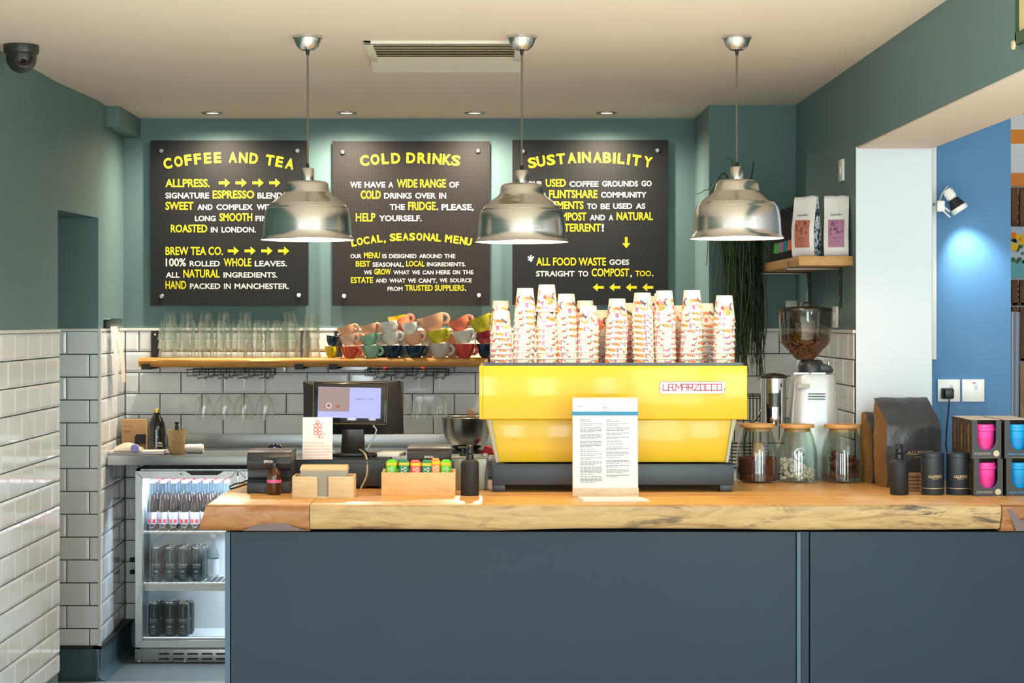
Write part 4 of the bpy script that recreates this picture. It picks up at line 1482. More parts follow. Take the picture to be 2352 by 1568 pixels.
def build_paper_cups():
    CUPW = mat('paper_cup_white', (232, 224, 212), 0.55)
    P = [mat('print_orange', (238, 128, 36), 0.55), mat('print_salmon', (236, 108, 70), 0.55), mat('print_pink', (226, 84, 140), 0.55), mat('print_slate', (62, 72, 88), 0.55),
         mat('print_black', (40, 40, 42), 0.55), mat('print_peach', (240, 164, 96), 0.55), mat('print_red', (218, 60, 48), 0.55), mat('print_mauve', (206, 120, 190), 0.55)]
    H, R0, R1 = 0.097, 0.0395, 0.0290      # inverted: rim radius at the bottom, base radius at the top

    def rad(h):
        return R0 + (R1 - R0) * h / H + 0.0003

    def sprig(n, r0, r1):
        out = []
        for i in range(n * 2):
            a = math.pi * i / n
            r = r1 if i % 2 == 0 else r0
            out.append((r * math.cos(a), r * math.sin(a)))
        return out

    def oval(a, b, n=14):
        return [(a * math.cos(2 * math.pi * i / n), b * math.sin(2 * math.pi * i / n)) for i in range(n)]
    leaf = [(-1, .35), (-.7, .1), (-.62, .42), (-.35, .1), (-.25, .5), (0, .12), (.15, .45), (.35, .02), (.55, .25), (.7, -.2), (1, -.55), (.55, -.45), (.35, -.75), (.15, -.4), (-.1, -.7), (-.25, -.28), (-.55, -.5), (-.6, -.12)]
    moon = [(math.cos(a) * 1, math.sin(a) * 1) for a in [math.radians(60 + i * 22) for i in range(11)]] + [(.35 + math.cos(a) * .75, math.sin(a) * .8) for a in [math.radians(262 - i * 20) for i in range(9)]]
    half = [(math.cos(a), math.sin(a)) for a in [math.pi * i / 10 for i in range(11)]]
    halfd = [(math.cos(a), -math.sin(a)) for a in [math.pi * i / 10 for i in range(11)]]
    wavy = [(.25 * math.sin(i * 1.25) + .16, 1 - i * .2) for i in range(11)] + [(.25 * math.sin(i * 1.25) - .16, 1 - i * .2) for i in range(10, -1, -1)]
    ribbon = [(-1, .5), (1, .5), (.8, .2), (1.05, 0), (.8, -.2), (1, -.5), (-1, -.5), (-.75, -.2), (-1.02, 0), (-.78, .2)]
    cone = [(-.6, .8), (.4, 1), (.55, -1)]
    swoosh = [(-1, .55), (-.5, .75), (0, .2), (.4, -.1), (1, -.8), (.3, -.45), (-.2, -.1), (-.6, .4)]
    sun = sprig(11, .62, 1.0)
    star = sprig(6, .25, 1.0)
    arc = [(math.cos(a), -math.sin(a)) for a in [math.pi * i / 10 for i in range(11)]] + [(.6 * math.cos(a), -.6 * math.sin(a)) for a in [math.pi * (10 - i) / 10 for i in range(11)]]
    # shape, centre angle (deg), centre height (m), half width, half height (m), print colour
    S = [(ribbon, 14, .0125, .019, .0095, 0), (wavy, 36, .013, .004, .009, 4), (oval(1, 1), 55, .011, .012, .0042, 2), (half, 82, .008, .014, .0105, 3), (leaf, 114, .015, .019, .012, 1), (swoosh, 146, .016, .009, .006, 4),
         (oval(1, 1), 166, .013, .0055, .0085, 7), (ribbon, 194, .0125, .018, .0095, 0), (oval(1, 1), 222, .0075, .009, .0035, 6), (half, 246, .008, .013, .010, 4), (leaf, 278, .015, .019, .012, 0), (oval(1, 1), 308, .013, .006, .0085, 2), (swoosh, 330, .015, .010, .007, 3),
         (oval(1, 1), 346, .007, .006, .003, 6),
         (halfd, 24, .051, .019, .018, 6), (swoosh, 24, .067, .020, .007, 0), (oval(1, 1), 24, .028, .012, .003, 7), (star, 68, .062, .013, .013, 4), (oval(1, 1), 80, .075, .007, .0045, 2), (leaf, 72, .038, .021, .017, 0),
         (cone, 106, .062, .010, .015, 1), (wavy, 132, .058, .008, .019, 7), (swoosh, 112, .036, .017, .013, 3), (oval(1, 1), 152, .052, .0065, .0075, 6), (oval(1, 1), 138, .031, .005, .009, 2),
         (arc, 182, .066, .014, .016, 7), (arc, 182, .067, .010, .012, 5), (sun, 178, .040, .016, .015, 0), (moon, 214, .055, .012, .014, 3), (wavy, 206, .034, .003, .010, 4), (cone, 242, .050, .011, .015, 5),
         (leaf, 268, .062, .018, .014, 1), (oval(1, 1), 262, .036, .007, .009, 2), (star, 300, .060, .014, .014, 3), (swoosh, 292, .040, .014, .011, 0), (wavy, 328, .058, .007, .018, 2), (oval(1, 1), 318, .038, .008, .006, 5), (cone, 348, .045, .007, .013, 0)]

    def make(label, loc, rz):
        root = thing('paper_cup', label, 'paper cup', loc, rz, group='patterned paper cups on the espresso machine')
        mb = MB()
        mb.lathe([(R0 - .0012, 0), (R0 + .0008, -.0002), (R0 + .0016, .0014), (R0 + .0006, .0030), (R0, .0032), (R1, H - .0005), (R1 - .0012, H), (R1 - .003, H - .001), (R1 - .004, H - .008), (0, H - .008)], 32)
        mb.build('cup_body', CUPW, root)
        mb = MB()
        for pts, ang, hc, hw, hh, mi in S:
            bm = bmesh.new()
            f = bm.faces.new([bm.verts.new((p[0] * hw, p[1] * hh, 0)) for p in pts])
            bmesh.ops.triangulate(bm, faces=[f])
            bmesh.ops.subdivide_edges(bm, edges=[e for e in bm.edges if e.calc_length() > 0.006], cuts=1)
            bm.verts.index_update()
            vs = []
            for v in bm.verts:
                h = min(max(hc + v.co.y, 0.0036), H - 0.018)
                a = math.radians(ang) + v.co.x / rad(h)
                vs.append((rad(h) * math.cos(a), rad(h) * math.sin(a), h))
            mb.add(vs, [tuple(x.index for x in fc.verts) for fc in bm.faces], mi)
            bm.free()
        mb.build('print', P, root, smooth=False)
        return root
    rnd = random.Random(11)
    zb = TRAY_Z + 0.0006
    pitch = 0.0215
    # (pixel x, top pixel y, scale s, row)
    F1 = [(1151, 713.6), (1202, 661.7), (1257, 653.7), (1304, 674.8), (1350, 701.7), (1414.5, 685.5), (1478.3, 672), (1528, 667.2), (1586, 666.5), (1662, 678.3)]
    B1 = [(1150, 690.5), (1341, 690), (1381, 711.8), (1446, 695.7), (1508, 679.7), (1561, 701.4), (1622, 696.7)]
    root = None
    for row, lst, s in (('front', F1, 640.0), ('rear', B1, 624.0)):
        for si, (px, top) in enumerate(lst):
            yy = F / s + 0.012
            ss = F / yy
            x = X(px, ss)
            ztop = Z(top, ss)
            n = max(2, int(round((ztop - zb - H) / pitch)) + 1)
            p = (ztop - zb - H) / (n - 1)
            extra = 0.0
            if row == 'front' and si == 2:
                n = 8
                p = pitch
                extra = ztop - zb - H - (n - 1) * p
            base = rnd.uniform(0, 6.28)
            for k in range(n):
                lv = n - 1 - k
                label = 'patterned paper cup, %s, %s row, %s stack from left' % ('topmost' if lv == 0 else (ORD[lv] + ' from top'), row, NTH[si])
                lean = 0.0008 * k * math.sin(si * 1.7)
                loc = (x + lean + rnd.uniform(-.0006, .0006), yy, zb + k * p + (extra if k == n - 1 else 0))
                if rnd.random() < 0.35:
                    base = rnd.uniform(0, 6.28)
                rz = base + rnd.uniform(-.15, .15)
                if root is None:
                    root = make(label, loc, rz)
                else:
                    dup(root, label, loc, (0, 0, rz))


build_paper_cups()

# ------------------------------------------------------------------ things on the counter, left half
AMBER = mat('amber_glass', (70, 36, 10), 0.08, spec=0.7)
PINKL = mat('pink_label', (236, 104, 160), 0.5)
TILLB = mat('till_black', (34, 40, 46), 0.42)


def epson(name, label, cat, px0, px1, ytop, s, group):
    y = F / s
    x0, x1 = X(px0, s), X(px1, s)
    w = x1 - x0
    h = Z(ytop, s) - C_TOP
    t = thing(name, label, cat, ((x0 + x1) / 2, y, C_TOP), group=group)
    d = 0.19
    # side profile (y depth, z): rounded hood, recessed throat, plinth
    prof = [(0, 0), (0, h * .24), (0.004, h * .27), (0.03, h * .36), (0.032, h * .56), (0.0, h * .58), (-0.006, h * .72), (0.0, h * .88), (0.02, h * .97), (0.05, h), (d, h), (d, 0)]
    MB().prism(prof, -w / 2, w / 2, axis='x', bev=0.003).build('housing', DARKG, t, ang=35)
    MB().box(-w / 2 + 0.006, w / 2 - 0.006, 0.012, 0.05, h * .245, h * .30).build('tear_bar', mat('printer_bar', (88, 80, 66), 0.3, metal=0.6), t)
    tx = -w * .12 if group is None else w * .0
    mb = MB()
    mb.text('EPSON', -0.016, 0.016, h * .73, h * .79, -0.0085, bold=0.03)
    mb.build('lettering', PAPER, t, smooth=False)
    MB().box(-w * .17, -w * .11, -0.001, 0.004, 0.006, h * .13).build('port', BLACK, t)
    MB().box(-w / 2 - 0.0005, w / 2 + 0.0005, 0.012, d - 0.01, h * .90, h * .912).build('lid_seam', BLACK, t)
    return t


def build_till():
    s = 636.0
    y = F / s
    x0, x1 = X(665, s), X(890, s)
    zt = Z(1055, s)
    t = thing('cash_drawer', 'dark grey cash drawer under the till screen', 'cash drawer', (0, 0, 0))
    MB().box(x0, x1, y, 7.27, C_TOP + 0.008, zt, bev=0.004).build('body', TILLB, t)
    MB().box(x0 + 0.008, x1 - 0.008, y - 0.003, y + 0.004, C_TOP + 0.014, zt - 0.012, bev=0.002).build('drawer_front', TILLB, t)
    for xx in (x0 + 0.03, x1 - 0.03):
        MB().cyl(0.012, C_TOP, C_TOP + 0.008, c=(xx, y + 0.04, 0)).build('foot', BLACK, t)
        MB().cyl(0.012, C_TOP, C_TOP + 0.008, c=(xx, 7.22, 0)).build('foot', BLACK, t)
    # touch terminal seen from behind, with a customer screen
    sm = 622.0
    ym = F / sm
    t = thing('till_terminal', 'black till terminal with a glowing customer screen on its back', 'till screen', (X(812, sm), ym, zt))
    cx = X(812, sm)

    def lx(px, ss=sm):
        return X(px, ss) - cx

    def lz(py, ss=sm):
        return Z(py, ss) - zt
    mb = MB()
    tilt = Matrix.Rotation(math.radians(-8), 4, 'X')
    # tapering back shell
    A = [(lx(692), lz(877)), (lx(920), lz(873)), (lx(928), lz(998)), (lx(699), lz(1000))]
    Bk = [(lx(718), lz(888)), (lx(888), lz(886)), (lx(890), lz(976)), (lx(722), lz(976))]
    vs = [(a, 0.045, b) for a, b in A] + [(a, 0.0, b) for a, b in Bk]
    vs += [(a, 0.06, b) for a, b in A]
    mb.solid(vs[:8], [(0, 1, 2, 3), (7, 6, 5, 4), (0, 4, 5, 1), (1, 5, 6, 2), (2, 6, 7, 3), (3, 7, 4, 0)], 0, 0.004, 2)
    mb.box(lx(694), lx(925), 0.046, 0.058, lz(998), lz(876), 0, bev=0.004)
    mb.build('back_shell', BLACKM, t)
    # customer screen
    mb = MB()
    mb.mx = Matrix.Translation((lx(805), -0.012, lz(925))) @ Matrix.Rotation(math.radians(-7), 4, 'X') @ Matrix.Rotation(math.radians(1.2), 4, 'Y')
    w2, h2 = 84 / sm, 47.5 / sm
    mb.box(-w2, w2, -0.010, 0.006, -h2, h2, bev=0.006, seg=3)
    ob = mb.build('customer_display', mat('glossy_black', (14, 12, 10), 0.05, spec=0.8), t)
    rim = MB()
    rim.mx = mb.mx
    for a in (-1, 1):
        rim.box(a * w2 - 0.0007, a * w2 + 0.0007, -0.0105, -0.009, -h2 + 0.006, h2 - 0.006)
        rim.box(-w2 + 0.006, w2 - 0.006, -0.0105, -0.009, a * h2 - 0.0007, a * h2 + 0.0007)
    rim.build('rim', mat('bronze_rim', (126, 104, 70), 0.3, metal=0.8), ob)
    SCR = mat('lavender_screen', (10, 10, 14), 0.08, emit=(182, 184, 248), es=0.85)
    SIM = mat('screen_picture', (10, 10, 10), 0.08, emit=(172, 146, 142), es=0.75)
    mb2 = MB()
    mb2.mx = mb.mx
    mb2.add([(-0.118, -0.0104, -0.056), (0.113, -0.0104, -0.056), (0.113, -0.0104, 0.057), (-0.118, -0.0104, 0.057)], [(0, 1, 2, 3)])
    mb2.build('screen', SCR, ob)
    mb3 = MB()
    mb3.mx = mb.mx
    mb3.add([(-0.117, -0.0107, -0.033), (-0.002, -0.0107, -0.033), (-0.002, -0.0107, 0.056), (-0.117, -0.0107, 0.056)], [(0, 1, 2, 3)], 0)
    mb3.lathe([(0, -0.0109), (0.0105, -0.0109)], 20, c=(-0.078, 0, -0.012), mat=1, axis='y')
    mb3.lathe([(0, -0.0110), (0.007, -0.0110)], 16, c=(-0.078, 0, -0.012), mat=2, axis='y')
    mb3.add([(-0.05, -0.011, -0.02), (-0.035, -0.011, -0.018), (-0.04, -0.011, -0.008), (-0.052, -0.011, -0.01)], [(0, 1, 2, 3)], 2)
    mb3.text('Subtotal', 0.022, 0.054, 0.012, 0.018, -0.0107, mat=3, bold=0.0)
    mb3.text('0.00', 0.066, 0.085, 0.012, 0.017, -0.0107, mat=3, bold=0.0)
    mb3.build('screen_picture', [SIM, mat('screen_cup', (20, 20, 20), .1, emit=(220, 214, 214), es=.9), mat('screen_coffee', (20, 10, 5), .1, emit=(170, 112, 70), es=.7), mat('screen_text', (10, 10, 20), .2, emit=(70, 74, 110), es=.6)], ob, smooth=False)
    # neck and base
    mb = MB()
    mb.frustum((lx(781), lx(836), 0.03, 0.075), (lx(786), lx(834), 0.02, 0.055), 0.012, lz(975), bev=0.004)
    mb.build('neck', mat('neck_brown_black', (40, 34, 22), 0.3), t)
    mb = MB()
    mb.prism([(lx(762), -0.005), (lx(775), -0.03), (lx(850), -0.03), (lx(884), 0.0), (lx(878), 0.12), (lx(766), 0.12)], 0.0005, 0.014, axis='z', bev=0.003)
    mb.build('base', BLACK, t)
    mb = MB()
    mb.box(lx(765), lx(905), 0.075, 0.10, lz(1000), lz(975), bev=0.003)
    mb.build('rear_tray', mat('teal_black', (40, 62, 70), 0.4), t)
    # cables
    CB = [(mat('cable_black', (20, 20, 20), 0.5), [(818, 1036, -.03), (830, 1042, -.075), (838, 1056, -.115), (836, 1090, -.122), (822, 1122, -.12)], 'black'),
          (mat('cable_cream', (206, 190, 160), 0.5), [(822, 1036, -.03), (836, 1044, -.075), (843, 1060, -.118), (842, 1092, -.124), (828, 1122, -.122)], 'cream'),
          (mat('cable_dark', (46, 36, 22), 0.5), [(826, 1036, -.03), (846, 1044, -.075), (856, 1062, -.116), (852, 1096, -.124), (832, 1123, -.12)], 'dark brown')]
    for m, pts, nm in CB:
        P = [Vector((X(a, 636), 7.04 + d, Z(b, 636))) for a, b, d in pts]
        Q = []
        for i in range(len(P) - 1):
            for k in range(6):
                f = k / 6
                p0, p1, p2, p3 = P[max(i - 1, 0)], P[i], P[i + 1], P[min(i + 2, len(P) - 1)]
                Q.append(0.5 * ((2 * p1) + (p2 - p0) * f + (2 * p0 - 5 * p1 + 4 * p2 - p3) * f * f + (3 * p1 - p0 - 3 * p2 + p3) * f ** 3))
        Q.append(P[-1])
        o = MB().tube(Q, 0.0032, 8).build('cable', m)
        tag(o, nm + ' cable hanging down the front of the cash drawer', 'cable', 'cables at the till')
    P = [(858, 975), (866, 985), (862, 1000), (850, 1020), (842, 1034)]
    o = MB().tube([(X(a, 622), 7.04, Z(b, 622)) for a, b in P], 0.003, 8).build('cable', mat('cable_grey', (150, 168, 176), 0.5))
    tag(o, 'pale grey cable beside the neck of the till terminal', 'cable', 'cables at the till')
    # pad of paper on the drawer
    t = thing('notepad', 'small pad of white paper lying on the cash drawer', 'notepad', (X(898, 618), 7.1, zt + 0.0005), rotz=-0.2)
    MB().box(-0.045, 0.045, -0.05, 0.05, 0, 0.014, bev=0.001).build('sheets', PAPER, t)
    # allergen card
    s = 637.5
    cxp = X(728.5, s)
    t = thing('allergen_card', 'white upright card with a red ear of wheat on the cash drawer', 'card sign', (cxp, F / s + 0.012, zt + 0.0006), rot=(math.radians(-4), 0, 0))
    w2 = 34.5 / s
    hh = 97 / s
    MB().box(-w2, w2, -0.003, 0.003, 0, hh, bev=0.0008).build('card', PAPER, t)
    MB().box(-w2 * .5, w2 * .5, 0.003, 0.035, 0, 0.002).build('foot', PAPER, t)
    RED = mat('coral_print', (232, 84, 80), 0.6)
    mb = MB()

    def ring(px, py, r):
        mb.lathe([(r - 0.0012, -0.0034), (r + 0.0012, -0.0034)], 20, c=(X(px, s) - cxp, 0, Z(py, s) - (F * 0 + zt)), axis='y')
    for py in (978, 987, 995):
        ring(724, py, 0.0062)
        ring(733.5, py, 0.0062)
    mb.text('0', X(728.5, s) - cxp - 0.006, X(728.5, s) - cxp + 0.006, Z(975, s) - zt, Z(966, s) - zt, -0.0034, bold=0.0)
    mb.box(X(728.3, s) - cxp - .0008, X(728.3, s) - cxp + .0008, -0.0036, -0.0032, Z(1007, s) - zt, Z(999, s) - zt)
    mb.box(X(731.5, s) - cxp - .0008, X(731.5, s) - cxp + .0008, -0.0036, -0.0032, Z(1007, s) - zt, Z(999, s) - zt)
    lf = [(732, 1006), (735, 999), (745, 996), (742, 1004), (733, 1007)]
    mb.tube([(X(a, s) - cxp, -0.0034, Z(b, s) - zt) for a, b in lf + lf[:1]], 0.0009, 6)
    mb.build('wheat_emblem', RED, t, smooth=False)
    mb = MB()
    rows = ['If you have any', 'questions regarding', 'allergens or dietary', 'requirements, please', 'speak directly to a', 'member of our team.']
    for i, r in enumerate(rows):
        mb.text(r, -w2 + 0.006, -w2 + 0.006 + 0.0049 * len(r), Z(1020.5 + i * 6.9, s) - zt, Z(1015.5 + i * 6.9, s) - zt, -0.0034, bold=0.0)
    mb.build('lettering', mat('pale_red_print', (236, 160, 152), 0.7), t, smooth=False)
    # printers
    epson('receipt_printer', 'black receipt printer at the left end of the counter', 'printer', 567, 668, 1036, 654, None)
    t2 = epson('receipt_printer', 'black receipt printer behind the box of bright packets', 'printer', 935, 1036, 1027, 630, 'printers')
    if 'group' in t2:
        del t2['group']
    # scanner dome behind the printer
    t = thing('scanner_dome', 'dark dome with a small blue light behind the left printer', 'scanner', (X(630, 625), F / 625 + .04, C_TOP))
    MB().lathe([(0.034, 0), (0.034, 0.10), (0.037, 0.113), (0.035, 0.13), (0.026, 0.145), (0.012, 0.152), (0, 0.153)], 28).build('dome', mat('plum_black', (30, 16, 26), 0.12, spec=0.7), t)
    MB().box(-0.002, 0.002, -0.036, -0.030, 0.132, 0.142).build('light', mat('blue_led', (60, 60, 255), 0.3, emit=(80, 80, 255), es=6), t)
    # printer lead looping over the counter end
    P = [(575, 1108, 0), (560, 1115, .01), (540, 1122, .02), (523, 1127, .03), (520, 1122, .04), (532, 1116, .05), (552, 1112, .04), (572, 1100, .03)]
    o = MB().tube([(X(a, 652), 6.79 + d, max(Z(b, 652), C_TOP + 0.004)) for a, b, d in P], 0.003, 8).build('cable', MATS['cable_black'])
    tag(o, 'black cable looping out beside the left printer', 'cable', 'cables at the till')


build_till()


def build_left_counter_items():
    # amber soap bottle
    s = 661.0
    t = thing('soap_bottle', 'small amber pump bottle with a pink band before the left printer', 'pump bottle', (X(627.5, s), F / s + 0.03, C_TOP))
    MB().lathe([(0, 0), (0.023, 0), (0.0255, 0.003), (0.0255, 0.066), (0.022, 0.08), (0.012, 0.092), (0.011, 0.096), (0, 0.096)], 24).build('bottle', AMBER, t)
    MB().lathe([(0.0258, 0.042), (0.0258, 0.053)], 24).build('label', PINKL, t)
    mb = MB()
    mb.cyl(0.0135, 0.095, 0.109, e=0.001, seg=20)
    mb.cyl(0.0045, 0.109, 0.128, seg=12)
    mb.box(-0.021, 0.012, -0.006, 0.006, 0.124, 0.131, bev=0.003)
    mb.build('pump', BLACK, t)
    # napkin box
    s = 672.0
    BIRCH = wood('pale_birch', [(0.3, (206, 172, 126)), (0.55, (224, 194, 150)), (0.8, (212, 180, 134))], scale=(1, 4, 12), rough=0.5)
    x0, x1 = X(671, s), X(812, s)
    cx, w = (x0 + x1) / 2, (x1 - x0) / 2
    y0 = F / s
    h = Z(1094, s) - C_TOP
    t = thing('napkin_box', 'pale wooden napkin holder with a slot in front', 'napkin holder', (cx, y0, C_TOP))
    mb = MB()
    d = 0.125
    mb.box(-w, -0.019, 0, 0.006, 0, h, bev=0.0008)
    mb.box(0.019, w, 0, 0.006, 0, h, bev=0.0008)
    mb.box(-0.019, 0.019, 0, 0.006, 0, 0.006)
    mb.box(-w, -w + 0.006, 0.0062, d, 0, h, bev=0.0008)
    mb.box(w - 0.006, w, 0.0062, d, 0, h, bev=0.0008)
    mb.box(-w, w, d + .0002, d + 0.006, 0, h, bev=0.0008)
    mb.box(-w + 0.0062, w - 0.0062, 0.0062, d, 0, 0.005)
    mb.build('box', BIRCH, t)
    t = thing('napkin_stack', 'thick stack of brown paper napkins in the wooden holder', 'napkins', (cx, y0 + 0.008, C_TOP + 0.0055))
    NK = mat('kraft_napkin', (216, 190, 150), 0.8)
    NE = mat('napkin_edges', (176, 166, 152), 0.85)
    rnd = random.Random(3)
    mb = MB()
    n = 22
    hh = 0.092
    for i in range(n):
        z0 = i * hh / n
        j = rnd.uniform(0, .003)
        tl = 0.004 * (i / n)
        mb.frustum((-0.080 + j, 0.082 - j, j, 0.106), (-0.079 + j, 0.081 - j, j + .0005, 0.106), z0, z0 + hh / n - 0.0006, 0 if i == n - 1 else 1)
    mb.prism([(0.0, hh), (0.03, hh + 0.008), (0.07, hh + 0.011), (0.106, hh + 0.01), (0.106, hh)], -0.079, 0.080, axis='x')
    mb.build('napkins', [NK, NE], t)
    # wooden box of snack packets
    s = 662.0
    MAPLE = wood('maple_box', [(0.3, (214, 160, 100)), (0.5, (232, 184, 126)), (0.75, (204, 146, 88))], scale=(1.2, 3, 6), rough=0.45, dist=2.5, nscale=2.5)
    x0, x1 = X(876, s), X(1046, s)
    cx, w = (x0 + x1) / 2, (x1 - x0) / 2
    y0 = F / s
    h = Z(1085, s) - C_TOP
    t = thing('packet_box', 'wooden box holding a row of bright snack packets', 'wooden box', (cx, y0, C_TOP))
    mb = MB()
    d = 0.10
    mb.box(-w, w, 0, 0.008, 0, h, bev=0.001)
    mb.box(-w, w, d - 0.008, d, 0, h + 0.006, bev=0.001)
    mb.box(-w, -w + 0.008, 0.0082, d - 0.0082, 0, h, bev=0.001)
    mb.box(w - 0.008, w, 0.0082, d - 0.0082, 0, h, bev=0.001)
    mb.box(-w + 0.0082, w - 0.0082, 0.0082, d - 0.0082, 0, 0.006)
    mb.build('box', MAPLE, t)
    BAND = mat('yellow_band', (240, 206, 40), 0.5)
    cols = [('bright green', (96, 206, 24), 899, 1060), ('dark green', (16, 126, 86), 927, 1060), ('red', (238, 92, 72), 954, 1061), ('dark green', (16, 126, 86), 980, 1061), ('orange', (244, 138, 44), 1000, 1057), ('bright green', (90, 204, 24), 1024, 1060)]
    wh = [' at the left end', ' second from the left', ' in the middle', ' between the red and orange ones', ' beside the dark green one', ' at the right end']
    sp = 655.0
    for i, (nm, c, px, py) in enumerate(cols):
        top = Z(py, sp) - C_TOP - 0.007
        pw = 0.0185 if i != 4 else 0.0165
        t = thing('snack_packet', nm + ' snack packet standing in the wooden box,' + wh[i], 'snack packet', (X(px, sp), F / sp + 0.022, C_TOP + 0.0065), rotz=(-0.12, 0.05, 0.1, 0.0, 0.08, -0.05)[i], group='bright snack packets in the wooden box')
        m = mat('packet_' + nm.replace(' ', '_') + str(i), c, 0.4)
        mb = MB()
        outl = [(-pw, -0.012), (-pw + .005, -0.018), (pw - .005, -0.018), (pw, -0.012), (pw, 0.014), (pw - .005, 0.02), (-pw + .005, 0.02), (-pw, 0.014)]
        mb.prism(outl, 0, top, axis='z', bev=0.001)
        mb.frustum((-pw + .002, pw - .002, -0.016, 0.018), (-pw * .6, pw * .6, -0.006, 0.014), top, top + 0.006)
        mb.build('packet', m, t)
        MB().prism([(a * 1.015, b * 1.015) for a, b in outl], top - 0.013, top - 0.003, axis='z').build('band', BAND, t)
        mb = MB()
        L = top * 0.62
        g = MB()
        g.text('COCO', 0, L, -0.006, 0.004, 0, bold=0.03)
        g.text('FRUIT', 0, L, 0.0055, 0.0125, 0, bold=0.02)
        mb.add([(p[2] * 1.0 - 0.0035, -0.0186, top - 0.018 - (L - p[0])) for p in g.v] if False else [(-p[2] + 0.003, -0.0186, top - 0.018 - L + p[0]) for p in g.v], g.f)
        mb.build('lettering', PAPER, t, smooth=False)
    # black pump bottle
    pump_bottle('matt black pump bottle between the snack box and the machine', 1079, 664.0)
    # square zinc tin with a cloth
    s = 643.0
    ZN = mat('galvanised_zinc', (150, 148, 138), 0.45, metal=0.55, var=0.12, vs=40)
    t = thing('zinc_tin', 'square galvanised tin behind the black pump bottle', 'tin', (X(1080, s), F / s + 0.06, C_TOP))
    mb = MB()
    mb.frustum((-0.052, 0.052, -0.05, 0.05), (-0.060, 0.060, -0.058, 0.058), 0, 0.118, bev=0.003)
    mb.build('body', ZN, t)
    mb = MB()
    for a, b in (((-.063, -.061), (.063, -.061)), ((-.063, .061), (.063, .061)), ((-.063, -.061), (-.063, .061)), ((.063, -.061), (.063, .061))):
        mb.tube([(a[0], a[1], .118), (b[0], b[1], .118)], 0.0045, 8)
    mb.build('rim', ZN, t)
    t = thing('dark_pump', 'small black pump head poking up out of the galvanised tin', 'pump bottle', (X(1062, s), F / s + 0.06, C_TOP + 0.119))
    mb = MB()
    mb.cyl(0.012, 0, 0.012, e=0.002)
    mb.cyl(0.005, 0.012, 0.026)
    mb.box(-0.018, 0.012, -0.006, 0.006, 0.026, 0.034, bev=0.003)
    mb.build('pump', BLACK, t)
    o = MB().box(X(1110, s), X(1121, s), F / s + .07, F / s + 0.13, C_TOP, Z(1046, s), bev=0.004).build('folded_cloth', PAPER)
    tag(o, 'folded white cloth standing between the zinc tin and the machine', 'cloth')
    # menu stand
    s = 666.0
    x0, x1 = X(1315, s), X(1466, s)
    cx, w = (x0 + x1) / 2, (x1 - x0) / 2
    hh = Z(912, s) - C_TOP
    BOARDW = wood('pale_ash', [(0.3, (198, 176, 146)), (0.55, (216, 196, 168)), (0.8, (202, 180, 150))], scale=(1.5, 5, 20), rough=0.5)
    t = thing('menu_stand', 'upright wooden menu stand holding a printed white menu', 'menu stand', (cx, F / s, C_TOP), rot=(math.radians(-3.5), 0, 0))
    MB().box(-w, w, 0, 0.008, 0, hh, bev=0.001).build('backing', BOARDW, t)
    MB().box(-w, w + 0.001, -0.012, -0.0005, 0, Z(1120, s) - C_TOP, bev=0.001).build('ledge', BOARDW, t)
    MB().box(-w + 0.01, w - 0.01, 0.009, 0.07, 0, 0.006, bev=0.001).build('foot', BOARDW, t)
    mb = MB()
    zb = 0.030
    mb.box(-w + 0.002, w - 0.002, -0.0016, -0.0003, zb - .004, hh - 0.005)
    sh = mb.build('menu_sheet', mat('menu_white', (222, 226, 230), 0.6), t)
    mb = MB()
    q = lambda px: X(px, s) - cx
    r = lambda py: Z(py, s) - C_TOP
    y = -0.0018
    mb.text('BREAKFAST', q(1327), q(1346), r(935), r(932.5), y, bold=0.0)
    rnd = random.Random(8)

    def para(px0, py, n, wmax, lh=3.1, head=None):
        if head:
            mb.text(head, q(px0), q(px0 + len(head) * 2.6), r(py + 1.6), r(py - 1.2), y, bold=0.0)
            py += lh + 1.2
        for i in range(n):
            xx = px0
            end = px0 + wmax * (1 if i < n - 1 else rnd.uniform(.45, .8))
            while xx < end:
                ww = min(rnd.uniform(3, 9), end - xx)
                mb.box(q(xx), q(xx + ww), y, y + .0002, r(py + .55), r(py - .55))
                xx += ww + 1.3
            py += lh
        return py
    py = 963
    for n, hd in ((1, 'BREAKFAST'), (2, None), (4, None), (4, None), (5, None), (1, 'FROM THE DELI'), (2, None), (2, None), (3, None), (6, None), (5, None)):
        py = para(1333, py, n, 50, head=hd) + 3.0
    py = 963
    for n, hd in ((1, 'LUNCH'), (2, None), (3, None), (2, None), (2, None), (1, None), (1, None), (2, 'FROM THE BAKERY'), (3, None), (1, None), (3, None), (2, None), (3, None), (2, None)):
        py = para(1393, py, n, 52, head=hd) + 3.0
    mb.lathe([(0.0128, y), (0.0134, y)], 24, c=(q(1391), 0, r(936)), axis='y')
    mb.text('menu', q(1385), q(1397), r(938), r(935), y, bold=0.0)
    mb.build('lettering', INK, sh, smooth=False)
    MB().box(-w - 0.0012, w + 0.0012, -0.0024, 0.009, r(954), r(945)).build('elastic_band', mat('blue_elastic', (64, 138, 182), 0.7), t)
    # leaflets in front of it
    s = 683.0
    t = thing('leaflet_stack', 'small pile of white leaflets lying before the menu stand', 'leaflets', (X(1410, s), F / s + 0.03, C_TOP + 0.0005), rotz=0.02)
    mb = MB()
    for i in range(5):
        o = 0.0012 * i
        mb.prism([(-0.108 + o, -0.055 + o), (0.118 - o, -0.052), (0.090, 0.052), (-0.120 + o, 0.052)], i * 0.0016, i * 0.0016 + 0.0013, axis='z')
    mb.build('leaflets', PAPER, t)


